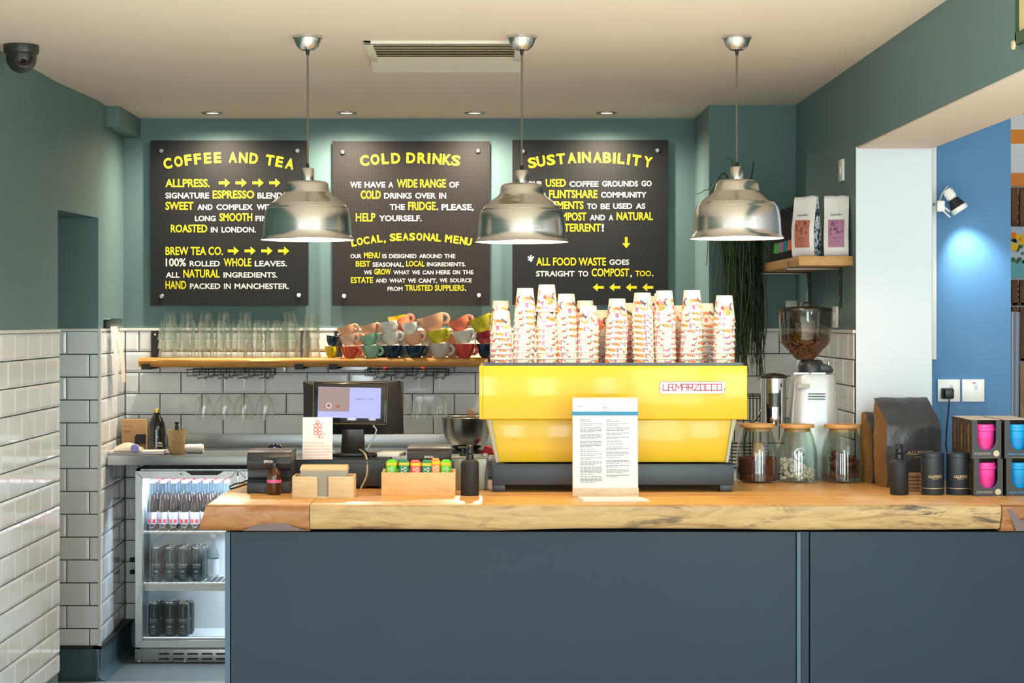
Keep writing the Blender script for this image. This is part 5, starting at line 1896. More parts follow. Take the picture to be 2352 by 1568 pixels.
def pump_bottle(label, px, s):
    t = thing('pump_bottle', label, 'pump bottle', (X(px, s), F / s + 0.032, C_TOP), group=None)
    MB().lathe([(0, 0), (0.030, 0), (0.0318, 0.003), (0.032, 0.108), (0.0305, 0.116), (0.026, 0.122), (0.014, 0.125), (0, 0.125)], 32).build('bottle', BLACKM, t, ang=50)
    mb = MB()
    mb.cyl(0.0135, 0.1245, 0.142, e=0.001)
    mb.cyl(0.0125, 0.142, 0.176, e=0.004)
    mb.mx = Matrix.Rotation(math.radians(65), 4, 'Z')
    mb.box(-0.03, 0.0, -0.006, 0.006, 0.160, 0.170, bev=0.003)
    mb.build('pump', BLACK, t)
    return t


build_left_counter_items()


def build_bowl():
    s = 503.0
    y = F / s + 0.13
    ss = F / y
    t = thing('kitchen_scale', 'flat black scale under the steel bowl on the back worktop', 'scale', (X(1072, ss), y, 0.9885))
    MB().lathe([(0, 0), (0.085, 0), (0.088, 0.004), (0.086, 0.012), (0.06, 0.016), (0, 0.016)], 32).build('base', BLACKM, t)
    t = thing('mixing_bowl', 'large stainless steel mixing bowl beside the espresso machine', 'bowl', (X(1072, ss), y, 0.9885 + 0.0165))
    R = 57.5 / ss
    h = 0.148
    pr = [(0, 0.0), (.045, 0.0), (.06, .006), (.082, .026), (.100, .055), (.110, .09), (.1135, .125), (R, h), (R + .0015, h + .001), (R, h + .002), (R - .002, h), (.111, .125), (.107, .09), (.097, .056), (.079, .028), (.055, .009), (0, .004)]
    MB().lathe(pr, 48).build('bowl', mat('bowl_steel', (150, 146, 136), 0.22, metal=1.0, rvar=0.05, vs=3, stretch=(1, 1, 20)), t)
    t = thing('wooden_spoons', 'bundle of flat wooden stirrers sticking out of the steel bowl', 'stirrers', (X(1092, ss), y + 0.02, 1.05), rot=(0, math.radians(-16), 0))
    WD = wood('stirrer_wood', [(0.3, (150, 98, 46)), (0.6, (186, 132, 74)), (0.8, (140, 88, 40))], scale=(14, 4, 1))
    for i in range(4):
        MB().box(i * 0.008, i * 0.008 + 0.006, i * 0.006, i * 0.006 + 0.012, 0, 0.15 - i * .006, bev=0.001).build('stirrer', WD, t)
    o = MB().prism([(X(1103, 503), 0.9885), (X(1135, 503), 0.9885), (X(1130, 503), 1.02), (X(1115, 503), 1.03)], y - .10, y - .06, bev=0.004).build('red_cloth', mat('red_cloth', (196, 56, 58), 0.8))
    tag(o, 'crumpled red cloth on the worktop behind the machine corner', 'cloth')


build_bowl()


def build_left_worktop():
    z = 0.9885
    s = 487.0
    # brown box
    t = thing('brown_box', 'brown card box with a dark oval in the worktop corner', 'card box', (X(310, s), F / s, z))
    MB().box(-0.063, 0.052, 0, 0.055, 0, 0.148, bev=0.002).build('box', KRAFT, t)
    MB().prism([(0.0, 0.03), (0.052, 0.03), (0.052, 0.078), (0.008, 0.078), (0.0, 0.068)], -0.0015, 0.002).build('label', BLACKM, t)
    mb = MB()
    mb.text('Hydrapet', -0.052, -0.014, 0.112, 0.119, -0.001, bold=0.0)
    mb.text('Cleaned', -0.052, -0.020, 0.090, 0.096, -0.001, bold=0.0)
    mb.text('glasses', -0.052, -0.016, 0.081, 0.086, -0.001, bold=0.0)
    mb.build('lettering', mat('brown_ink', (90, 66, 40), 0.8), t, smooth=False)
    # dark bottle
    s = 492.0
    t = thing('syrup_bottle', 'dark bottle with a gold cap in the worktop corner', 'bottle', (X(360, s), F / s, z))
    MB().lathe([(0, 0), (0.038, 0), (0.0415, 0.004), (0.0415, 0.105), (0.038, 0.128), (0.028, 0.155), (0.0165, 0.172), (0.0145, 0.184), (0, 0.184)], 32).build('bottle', mat('dark_bottle', (14, 12, 12), 0.12, spec=0.7), t)
    MB().cyl(0.0145, 0.183, 0.203, e=0.002).build('cap', mat('gold_cap', (202, 176, 84), 0.3, metal=0.8), t)
    mb = MB()
    mb.text('Coffee', 0.004, 0.034, 0.040, 0.050, -0.0418, bold=0.01)
    mb.text('SYRUP', 0.004, 0.034, 0.028, 0.035, -0.0418, bold=0.01)
    mb.text('Bio', 0.004, 0.014, 0.070, 0.078, -0.0418, bold=0.0)
    mb.v = [(0.0418 * math.sin(p[0] / .0418), -0.0418 * math.cos(p[0] / .0418), p[2]) for p in mb.v]
    mb.build('lettering', PAPER, t, smooth=False)
    # speckled beaker
    s = 499.0
    t = thing('stoneware_beaker', 'speckled sandy beaker on the left of the steel worktop', 'beaker', (X(406, s), F / s, z))
    MB().lathe([(0, 0), (0.031, 0), (0.033, 0.003), (0.044, 0.112), (0.042, 0.112), (0.032, 0.008), (0, 0.008)], 28).build('beaker', mat('sand_speckle', (178, 150, 104), 0.6, var=0.3, vs=140), t)
    mb = MB()
    mb.cyl(0.009, 0.01, 0.122)
    mb.lathe([(0.0, 0.12), (0.006, 0.121), (0.006, 0.128), (0.012, 0.134), (0.012, 0.138), (0, 0.138)], 16)
    mb2 = thing('tamper', 'black tool with a flared end standing in the sandy beaker', 'tool', (X(406, s), F / s, z + 0.009))
    mb.build('tool', BLACK, mb2)
    # rolled towel
    s = 497.0
    t = thing('rolled_towel', 'rolled white towel lying beside the sandy beaker', 'towel', (X(446, s), F / s, z))
    mb = MB()
    pr = [(0, -0.045), (0.018, -0.045), (0.022, -0.03), (0.021, 0.0), (0.023, 0.03), (0.020, 0.042), (0, 0.042)]
    mb.lathe(pr, 18, c=(0, 0, 0.022), axis='x')
    mb.tube([(0.0425, 0.012 * math.cos(a) * (1 - a / 14), 0.022 + 0.012 * math.sin(a) * (1 - a / 14)) for a in [i * .6 for i in range(20)]], 0.0015, 6)
    mb.build('towel', mat('towel_white', (236, 232, 230), 0.9, bump=0.3, bs=120), t)
    # papers
    s = 503.0
    t = thing('paper_pile', 'untidy pile of papers at the left end of the worktop', 'papers', (X(312, s), F / s + 0.02, z))
    rnd = random.Random(2)
    for i in range(6):
        mb = MB()
        a = rnd.uniform(-.12, .12)
        mb.mx = Matrix.Rotation(a, 4, 'Z')
        mb.box(-0.13 + rnd.uniform(0, .012), 0.125, -0.005, 0.13, i * 0.0026, i * 0.0026 + 0.0022)
        mb.build('sheets', [PAPER, mat('lilac_paper', (216, 208, 232), .7), mat('cream_paper', (232, 214, 200), .7)][i % 3], t)
    # face covering
    t = thing('cloth_mask', 'beige cloth pouch with a lilac lens tossed on the papers', 'mask', (X(292, s), F / s + 0.05, z + 0.0165))
    mb = MB()
    n = 14
    vs, fs = [], []
    for j in range(9):
        v = j / 8
        for i in range(n + 1):
            u = i / n
            xx = -0.062 + 0.122 * u
            zz = 0.005 + 0.034 * math.sin(math.pi * min(v * 1.1, 1)) * (0.35 + 0.65 * math.sin(math.pi * min(max(u * 1.05, 0), 1))) + 0.003 * noise.noise(Vector((u * 5, v * 5, 1)))
            vs.append((xx, -0.05 + 0.10 * v, zz))
    for j in range(8):
        for i in range(n):
            a = j * (n + 1) + i
            fs.append((a, a + 1, a + n + 2, a + n + 1))
    b = len(vs)
    vs2 = vs + [(p[0], p[1], 0.0) for p in vs]
    rimidx = list(range(0, n + 1)) + [j * (n + 1) + n for j in range(1, 9)] + [8 * (n + 1) + i for i in range(n - 1, -1, -1)] + [j * (n + 1) for j in range(7, 0, -1)]
    for k in range(len(rimidx)):
        p, q = rimidx[k], rimidx[(k + 1) % len(rimidx)]
        fs.append((p, q, q + b, p + b))
    mb.add(vs2, fs)
    mb.build('mask', mat('beige_cloth', (206, 196, 178), 0.9), t, ang=70)
    mb = MB()
    mb.lathe([(0, -0.004), (0.018, -0.003), (0.020, 0.0), (0.018, 0.004)], 20, c=(0.036, -0.053, 0.014), axis='y')
    mb.build('lens', mat('lilac_lens', (150, 142, 226), 0.2), t)
    # order rail with receipts on the side wall
    s = 505.0
    xw = -1.737
    t = thing('order_rail', 'steel order rail fixed to the side wall above the tiles', 'order rail', (xw, 8.72, 1.572), rotz=math.radians(2.4))
    mb = MB()
    mb.box(0, 0.022, 0, 0.42, 0.0, 0.035, bev=0.004)
    mb.box(0.0, 0.028, 0, 0.42, 0.035, 0.04)
    mb.build('rail', STEEL, t)
    MB().box(0.0, 0.026, -0.012, -0.0005, -0.006, 0.034, bev=0.003).build('end_cap', BLACK, t)
    for i, (yy, ln, lean, lab) in enumerate(((0.03, 0.31, 0.05, 'longer receipt slip hanging from the order rail, nearer the front'), (0.08, 0.26, 0.10, 'pinkish receipt slip curling down from the order rail'))):
        mb = MB()
        vs, fs = [], []
        n = 14
        for k in range(n + 1):
            u = k / n
            xx = xw + 0.024 + 0.012 * math.sin(u * 3) + 0.02 * u * i
            zz = 1.575 - ln * u
            yk = 8.72 + yy + lean * u
            ww = 0.078 * (1 - 0.15 * u)
            vs += [(xx, yk, zz), (xx + 0.006, yk + ww, zz), (xx + 0.0004, yk, zz), (xx + 0.0064, yk + ww, zz)]
        for k in range(n):
            a, b = 4 * k, 4 * k + 4
            fs += [(a, b, b + 1, a + 1), (a + 2, a + 3, b + 3, b + 2), (a, a + 2, b + 2, b), (a + 1, b + 1, b + 3, a + 3)]
        mb.add(vs, fs)
        o = mb.build('receipt', [mat('slip_white', (222, 220, 226), .7), mat('slip_pink', (232, 212, 202), .7)][i])
        tag(o, lab, 'receipt', 'receipt slips on the order rail')


build_left_worktop()

# ------------------------------------------------------------------ things on the counter, right half
def build_jars():
    LID = wood('bamboo_lid', [(0.3, (206, 148, 84)), (0.6, (228, 174, 110)), (0.8, (196, 138, 74))], scale=(3, 20, 20), rough=0.45)
    COCOA = mat('cocoa_powder', (112, 54, 34), 0.95, var=0.1, vs=60, bump=0.3, bs=200)
    MALLOW = mat('marshmallow', (240, 232, 220), 0.8)
    FLAKE = mat('chocolate_flake', (112, 60, 38), 0.8, var=0.25, vs=60, bump=0.6, bs=160, stretch=(.2, 1, 1))
    spec = [(1739.5, 7.222, 0.079, 0.219, 'wide glass jar of cocoa powder with a wooden lid, beside the machine'),
            (1830.5, 7.222, 0.0765, 0.217, 'wide glass jar of mini marshmallows with a wooden lid, in the middle'),
            (1935, 7.218, 0.080, 0.217, 'wide glass jar of chocolate flakes with a wooden lid, beside the coffee bag')]
    for i, (px, y, R, H, lab) in enumerate(spec):
        x = X(px, F / y)
        t = thing('storage_jar', lab, 'jar', (x, y, C_TOP), group='glass jars with wooden lids')
        hb = H - 0.014
        pr = [(0, 0.001), (R - .006, 0.001), (R, .007), (R, hb * .52), (R - .003, hb * .62), (R - .012, hb * .8), (R - .021, hb * .93), (R - .024, hb)]
        inn = [(R - .027, hb), (R - .0235, hb * .92), (R - .0145, hb * .79), (R - .0055, hb * .62), (R - .0028, hb * .52), (R - .0028, .010), (R - .008, .006), (0, .006)]
        MB().lathe(pr + inn, 40).build('glass_body', JGLASS, t, recalc=False)
        MB().lathe([(0, hb - .014), (R - .029, hb - .014), (R - .029, hb + .0005), (R - .013, hb + .001), (R - .011, hb + .004), (R - .012, hb + .014), (0, hb + .015)], 40).build('lid', LID, t)
    # cocoa
    px, y, R, H, _ = spec[0]
    x = X(px, F / y)
    t = thing('cocoa_powder', 'heap of brown cocoa powder filling the first jar', 'cocoa', (x, y, C_TOP + 0.0065))
    t['kind'] = 'stuff'
    mb = MB()
    Ri = R - 0.0036
    mb.lathe([(0, 0), (Ri - .005, 0), (Ri, .006), (Ri, .082), (Ri * .9, .088), (Ri * .6, .082), (Ri * .3, .09), (0, .085)], 36)
    mb.build('powder', COCOA, t)
    t = thing('scoop', 'pale scoop stuck in the cocoa powder jar', 'scoop', (x + 0.0, y, C_TOP + 0.09))
    MB().prism([(-0.02, -0.01), (0.026, -0.01), (0.022, 0.055), (-0.014, 0.06)], -0.012, 0.012, bev=0.005).build('scoop', mat('scoop_wood', (206, 156, 104), .6), t)
    # marshmallows
    px, y, R, H, _ = spec[1]
    x = X(px, F / y)
    rnd = random.Random(6)
    mb = MB()
    Ri = R - 0.012
    for k in range(420):
        a, rr = rnd.uniform(0, 6.283), Ri * math.sqrt(rnd.uniform(0, 1))
        px_, py_ = rr * math.cos(a), rr * math.sin(a)
        top = 0.062 - 0.45 * px_ - 0.1 * py_
        zz = rnd.uniform(0.004, max(top, 0.02))
        if rr < Ri * .6 and zz < top - 0.02:
            continue
        mb.mx = Matrix.Translation((px_, py_, zz)) @ Matrix.Rotation(rnd.uniform(0, 3), 4, 'X') @ Matrix.Rotation(rnd.uniform(0, 3), 4, 'Y')
        mb.lathe([(0, -.006), (.004, -.006), (.0055, -.004), (.0055, .004), (.004, .006), (0, .006)], 8)
    o = mb.build('marshmallows', MALLOW, None, (x, y, C_TOP + 0.0085))
    tag(o, 'mini white marshmallows heaped in the middle jar', 'marshmallows', kind='stuff')
    t = thing('scoop_ball', 'shiny round steel scoop in the marshmallow jar', 'scoop', (x + 0.004, y - 0.040, C_TOP + 0.108))
    MB().lathe([(0, 0.012), (.012, .009), (.019, .002), (.0215, -.002), (.019, -.002), (.012, .005), (0, .008)], 24, axis='y').build('bowl', CHROME, t)
    mb = MB()
    mb.tube([(0, 0.004, -.020), (0.002, 0.02, -.05), (0.004, 0.03, -.07)], 0.003, 8)
    mb.build('handle', CHROME, t)
    # flakes
    px, y, R, H, _ = spec[2]
    x = X(px, F / y)
    rnd = random.Random(9)
    root = None
    lab = 'chocolate flake stick heaped in the jar next to the coffee bag'
    for k in range(60):
        a, rr = rnd.uniform(0, 6.283), rnd.uniform(0, 0.042)
        px_, py_ = rr * math.cos(a), rr * math.sin(a)
        zz = 0.018 + (k / 60) * 0.092 * (1 - 0.35 * max(px_, 0) / .04)
        loc = (x + px_, y + py_, C_TOP + zz)
        rot = (rnd.uniform(0, 6), rnd.uniform(-.5, .6), rnd.uniform(-.9, .9) + (0 if k % 3 else 1.2))
        if root is None:
            mb = MB()
            prof = [(-.008, -.004), (-.004, -.009), (.005, -.008), (.009, -.001), (.006, .007), (-.003, .009), (-.009, .004)]
            mb.prism(prof, -0.030, 0.030, axis='x', bev=0.001)
            root = mb.build('chocolate_flake', FLAKE, None, loc)
            tag(root, lab, 'chocolate', 'chocolate flake sticks in the third jar')
            root.rotation_euler = rot
        else:
            c = root.copy()
            COL.objects.link(c)
            c.location = loc
            c.rotation_euler = rot


build_jars()


def pillow_bag(w, d, h, seed, top=0.10, nu=16, nv=22, wr=0.004, back=0.0):
    """gusseted bag: front and back meet in a flat top; returns verts, faces (mats 0 front/back, 1 gusset)"""
    vs, fs, ms = [], [], []
    ring = []
    nx, ny = 14, 6
    for j in range(nv + 1):
        v = j / nv
        z = h * v
        t = min(max((v - (1 - top * 2.6)) / (top * 2.6), 0), 1)
        dd = d * (1 - t) ** 0.8 + 0.006
        if v < .08:
            dd *= 0.85 + .15 * v / .08
        row = []
        pts = []
        for i in range(nx):
            pts.append((-w / 2 + w * i / nx, -dd / 2, 0))
        for i in range(ny):
            pts.append((w / 2, -dd / 2 + dd * i / ny, 1))
        for i in range(nx):
            pts.append((w / 2 - w * i / nx, dd / 2, 0))
        for i in range(ny):
            pts.append((-w / 2, dd / 2 - dd * i / ny, 1))
        for k, (x, y, m) in enumerate(pts):
            ux = x / (w / 2)
            uy = y / (dd / 2)
            n = noise.noise(Vector((x * 22 + seed, y * 22, z * 16))) + 0.5 * noise.noise(Vector((x * 50 + seed, y * 50, z * 45)))
            bul = 0.014 * (1 - ux * ux) * math.sin(math.pi * min(v * 1.25, 1)) if m == 0 else -0.012 * (1 - uy * uy) * math.sin(math.pi * min(v * 1.1, 1))
            if m == 0:
                yy = y + (bul + wr * n * (0.4 + v)) * (1 if y > 0 else -1)
                xx = x * (1 - .02 * math.sin(v * 9 + seed))
            else:
                xx = x + (bul + wr * 1.2 * n) * (1 if x > 0 else -1)
                yy = y
            row.append(len(vs))
            vs.append((xx, yy + back * d * t, z + (0.004 * n if v > .95 else 0)))
        ring.append(row)
        mk = [p[2] for p in pts]
    N = len(ring[0])
    for A, B in zip(ring, ring[1:]):
        for k in range(N):
            l = (k + 1) % N
            fs.append((A[k], A[l], B[l], B[k]))
            ms.append(mk[k])
    fs.append(tuple(reversed(ring[0])))
    ms.append(0)
    fs.append(tuple(ring[-1]))
    ms.append(0)
    return vs, fs, ms


def build_coffee_bags():
    FOIL = mat('black_coffee_bag', (58, 59, 62), 0.36, spec=0.6, bump=0.35, bs=28)
    SIDE = mat('kraft_brown_gusset', (120, 88, 50), 0.55, bump=0.15, bs=40)
    GOLD = mat('gold_print', (190, 160, 110), 0.4, metal=0.4)
    for px, s, w, d, h, rz, lab, seed in ((2084, 7.05, 0.215, 0.10, 0.322, math.radians(14), 'large black coffee bag with a folded top on the counter', 1.0),
                                          (2034, 7.195, 0.165, 0.08, 0.262, math.radians(20), 'smaller brown-sided coffee bag behind the large black bag', 6.0)):
        y = s
        t = thing('coffee_bag', lab, 'coffee bag', (X(px, F / y), y, C_TOP), rotz=rz, group='large coffee bags on the counter')
        vs, fs, ms = pillow_bag(w, d, h, seed, top=0.11, wr=0.006, back=0.55 if seed == 1.0 else 0.3)
        mb = MB()
        mb.add(vs, fs)
        mb.m = ms
        mb.build('bag_body', [FOIL, SIDE], t, ang=50)
        mb = MB()
        mb.box(-w / 2 + .004, w / 2 - .004, d * (.45 if seed == 1.0 else .24) - .003, d * (.45 if seed == 1.0 else .24) + .004, h - 0.020, h - 0.018)
        mb.build('seal_line', SIDE, t)
        if seed == 1.0:
            mb = MB()
            g = MB()
            g.text('ALLPRESS', -0.038, 0.068, 0.118, 0.132, 0, bold=0.03)
            g.text('ESPRESSO', -0.004, 0.046, 0.107, 0.1125, 0, bold=0.02)
            out = []
            for p in g.v:
                ux = p[0] / (w / 2)
                v = p[2] / h
                bul = 0.014 * (1 - ux * ux) * math.sin(math.pi * min(v * 1.25, 1))
                out.append((p[0] + 0.10 * (p[2] - .118), -d / 2 - 0.003 - bul - 0.0042, p[2]))
            mb.add(out, g.f)
            mb.build('lettering', GOLD, t, smooth=False)
    # black pump bottle and tins
    pump_bottle('matt black pump bottle in front of the large coffee bag', 2070, 661.0)
    TIN = mat('black_tin', (34, 40, 50), 0.42, spec=0.5)
    for px, lab in ((2141.5, 'black coffee tin with gold lettering next to the pump bottle'), (2200, 'black coffee tin with gold lettering in front of the cup boxes')):
        s = 661.0
        y = F / s + 0.04
        t = thing('coffee_tin', lab, 'tin', (X(px, F / y), y, C_TOP), group='black coffee tins')
        R, H = 0.0402, 0.146
        MB().lathe([(0, 0), (R - .001, 0), (R, .002), (R, H - .016), (R - .0012, H - .0155), (0, H - .0155)], 36).build('tin_body', TIN, t)
        MB().lathe([(0, H - .0155), (R - .0012, H - .0155), (R + .0004, H - .0145), (R + .0004, H - .002), (R - .002, H), (0, H - .001)], 36).build('lid', TIN, t)
        g = MB()
        g.text('ALLPRESS', -0.026, 0.026, 0.060, 0.0695, 0, bold=0.03)
        g.text('ESPRESSO', -0.012, 0.012, 0.055, 0.058, 0, bold=0.0)
        g.v = [((R + .0004) * math.sin(p[0] / R + .05), -(R + .0004) * math.cos(p[0] / R + .05), p[2]) for p in g.v]
        g.lathe([(R + .0004, 0.0225), (R + .0004, 0.0245)], 36)
        g.build('lettering', GOLD, t, smooth=False)
    # corrugated kraft sleeves stacked behind the tins
    SL = mat('kraft_sleeve', (132, 98, 66), 0.8)
    for k in range(5):
        t = thing('cup_sleeve', 'brown cardboard sleeve, %s in the little stack behind the tin' % (ORD[4 - k] if k == 4 else ORD[4 - k] + ' from top'), 'cup sleeve', (X(2112, 650), F / 650 + .03, C_TOP + k * 0.0128), group='brown cardboard sleeves')
        MB().box(-0.032, 0.024, 0, 0.06, 0.0006, 0.0122, bev=0.002).build('card', SL, t)
        mb = MB()
        for q in range(3):
            mb.prism([(0.006 + q * .003 * 0, 0.011), (0.020, 0.0015), (0.011, 0.001)], -0.0008, 0.0)
            break
        mb.build('print', PAPER, t, smooth=False)


build_coffee_bags()


def build_cup_boxes():
    CARD = mat('dark_card_box', (62, 63, 66), 0.6)
    SIDEC = mat('brown_black_side', (52, 38, 18), 0.55)
    GOLD = mat('gold_text', (196, 138, 52), 0.5)
    FLAP = mat('pale_card_top', (222, 206, 190), 0.7)
    CREAM = mat('cream_badge', (206, 192, 168), 0.6)
    PINK = mat('pink_cup', (250, 70, 170), 0.4)
    PINK2 = mat('pink_band', (236, 48, 142), 0.5)
    BL = mat('blue_cup', (6, 164, 232), 0.4)
    BL2 = mat('blue_band', (0, 140, 214), 0.5)
    TXB = mat('blue_print', (34, 152, 214), 0.5)
    W, D, H = 0.101, 0.098, 0.129

    def box(label, cuplabel, loc, rz, pink, show):
        t = thing('cup_box', label, 'cup box', loc, rotz=rz, group='boxed reusable cups')
        cw = 0.032
        # front with an arched cut-out (open to the top)
        mb = MB()
        arc = [(-cw * math.cos(a), 0.062 - 0.036 * math.sin(a)) for a in [math.pi * i / 14 for i in range(15)]]
        outl = [(-W / 2, 0), (W / 2, 0), (W / 2, H), (cw, H)] + [(cw, .062)] + list(reversed(arc))[1:-1] + [(-cw, .062), (-cw, H), (-W / 2, H)]
        mb.prism(outl, 0, 0.0015)
        mb.build('front_card', CARD, t)
        mb = MB()
        mb.box(-W / 2, -W / 2 + .0015, 0.0016, D, 0, H, 1)
        mb.box(W / 2 - .0015, W / 2, 0.0016, D, 0, H, 1)
        mb.box(-W / 2 + .0016, W / 2 - .0016, D - .0015, D, 0, H, 1)
        mb.box(-W / 2 + .0016, W / 2 - .0016, 0.0016, D - .0016, 0, 0.0015, 1)
        mb.build('sides', [CARD, SIDEC], t)
        mb = MB()
        mb.box(-W / 2 + .001, W / 2 - .001, 0.024, D, H, H + 0.0015)
        mb.build('top_flap', FLAP, t)
        mb = MB()
        if pink:
            mb.text('NATURAL BAMBOO FIBRE', -0.042, 0.014, 0.0145, 0.0178, -0.0004, bold=0.0)
            mb.text('NO PLASTIC AFTERTASTE', -0.042, 0.014, 0.0095, 0.0128, -0.0004, bold=0.0)
            mb.lathe([(0, -.0004), (.0105, -.0004)], 24, c=(.034, 0, .0145), axis='y')
        else:
            mb.text('DESIGNED TO BE USED', -0.040, 0.016, 0.010, 0.0145, -0.0004, bold=0.02)
            mb.lathe([(.0095, -.0004), (.0105, -.0004)], 24, c=(.036, 0, .016), axis='y')
        mb.build('print', CREAM if pink else TXB, t, smooth=False)
        if show:
            g = MB()
            g.text('ECOFFEE CUP', 0, 0.095, -0.008, 0.006, 0, bold=0.03)
            g.text('THE NATURAL', 0.02, 0.085, 0.013, 0.018, 0, bold=0.01)
            mb = MB()
            mb.add([(-W / 2 - .0005, D * .5 + p[2], 0.018 + p[0]) for p in g.v], g.f)
            mb.build('side_lettering', GOLD, t, smooth=False)
        # the cup inside
        c = thing('reusable_cup', cuplabel, 'reusable cup', (loc[0] - math.sin(rz) * .045, loc[1] + math.cos(rz) * .045, loc[2] + 0.0022), rotz=rz, group='boxed reusable cups, the cups')
        A, B = (PINK, PINK2) if pink else (BL, BL2)
        MB().lathe([(0, 0), (.027, 0), (.030, .004), (.0375, .088), (0, .088)], 32).build('cup_body', A, c)
        MB().lathe([(.0335, .036), (.0352, .036), (.0372, .064), (.0366, .064)], 32).build('grip_band', B, c)
        MB().lathe([(0, .0885), (.0385, .0885), (.041, .091), (.041, .099), (.038, .101), (.037, .111), (.035, .112), (0, .110)], 32).build('lid', A, c)
    s = 664.0
    y0 = F / s
    xs = (X(2266, s), X(2336, s) + 0.008)
    nm = [('pink', 'blue')[i] for i in (0, 1)]
    for lv in (0, 1):
        z = C_TOP + 0.0005 + lv * (H + 0.0035)
        for ci in (0, 1):
            for dp in range(3):
                if ci == 1 and dp > 0 and lv == 0:
                    continue
                col = nm[ci]
                if dp == 0:
                    lab = 'dark card box with an arched window showing a %s cup, %s' % (col, 'on top' if lv else 'at the bottom')
                    cl = '%s reusable cup with a lid inside the %s box' % ({'pink': 'bright pink', 'blue': 'bright blue'}[col], 'upper' if lv else 'lower')
                else:
                    lab = 'dark card cup box, %s behind the %s %s box' % (('second', 'third')[dp - 1], 'upper' if lv else 'lower', col)
                    cl = '%s reusable cup hidden in the %s box behind the %s %s one' % (col, ('second', 'third')[dp - 1], 'upper' if lv else 'lower', col)
                xx = xs[ci] + (0.006 if lv == 0 else 0) + dp * 0.001
                yy = y0 + dp * (D + 0.003) + (0.002 if ci else 0)
                box(lab, cl, (xx, yy, z), math.radians((-1.5 if lv else 1.0) * (1 if ci == 0 else 0)), col == 'pink', ci == 0)


build_cup_boxes()


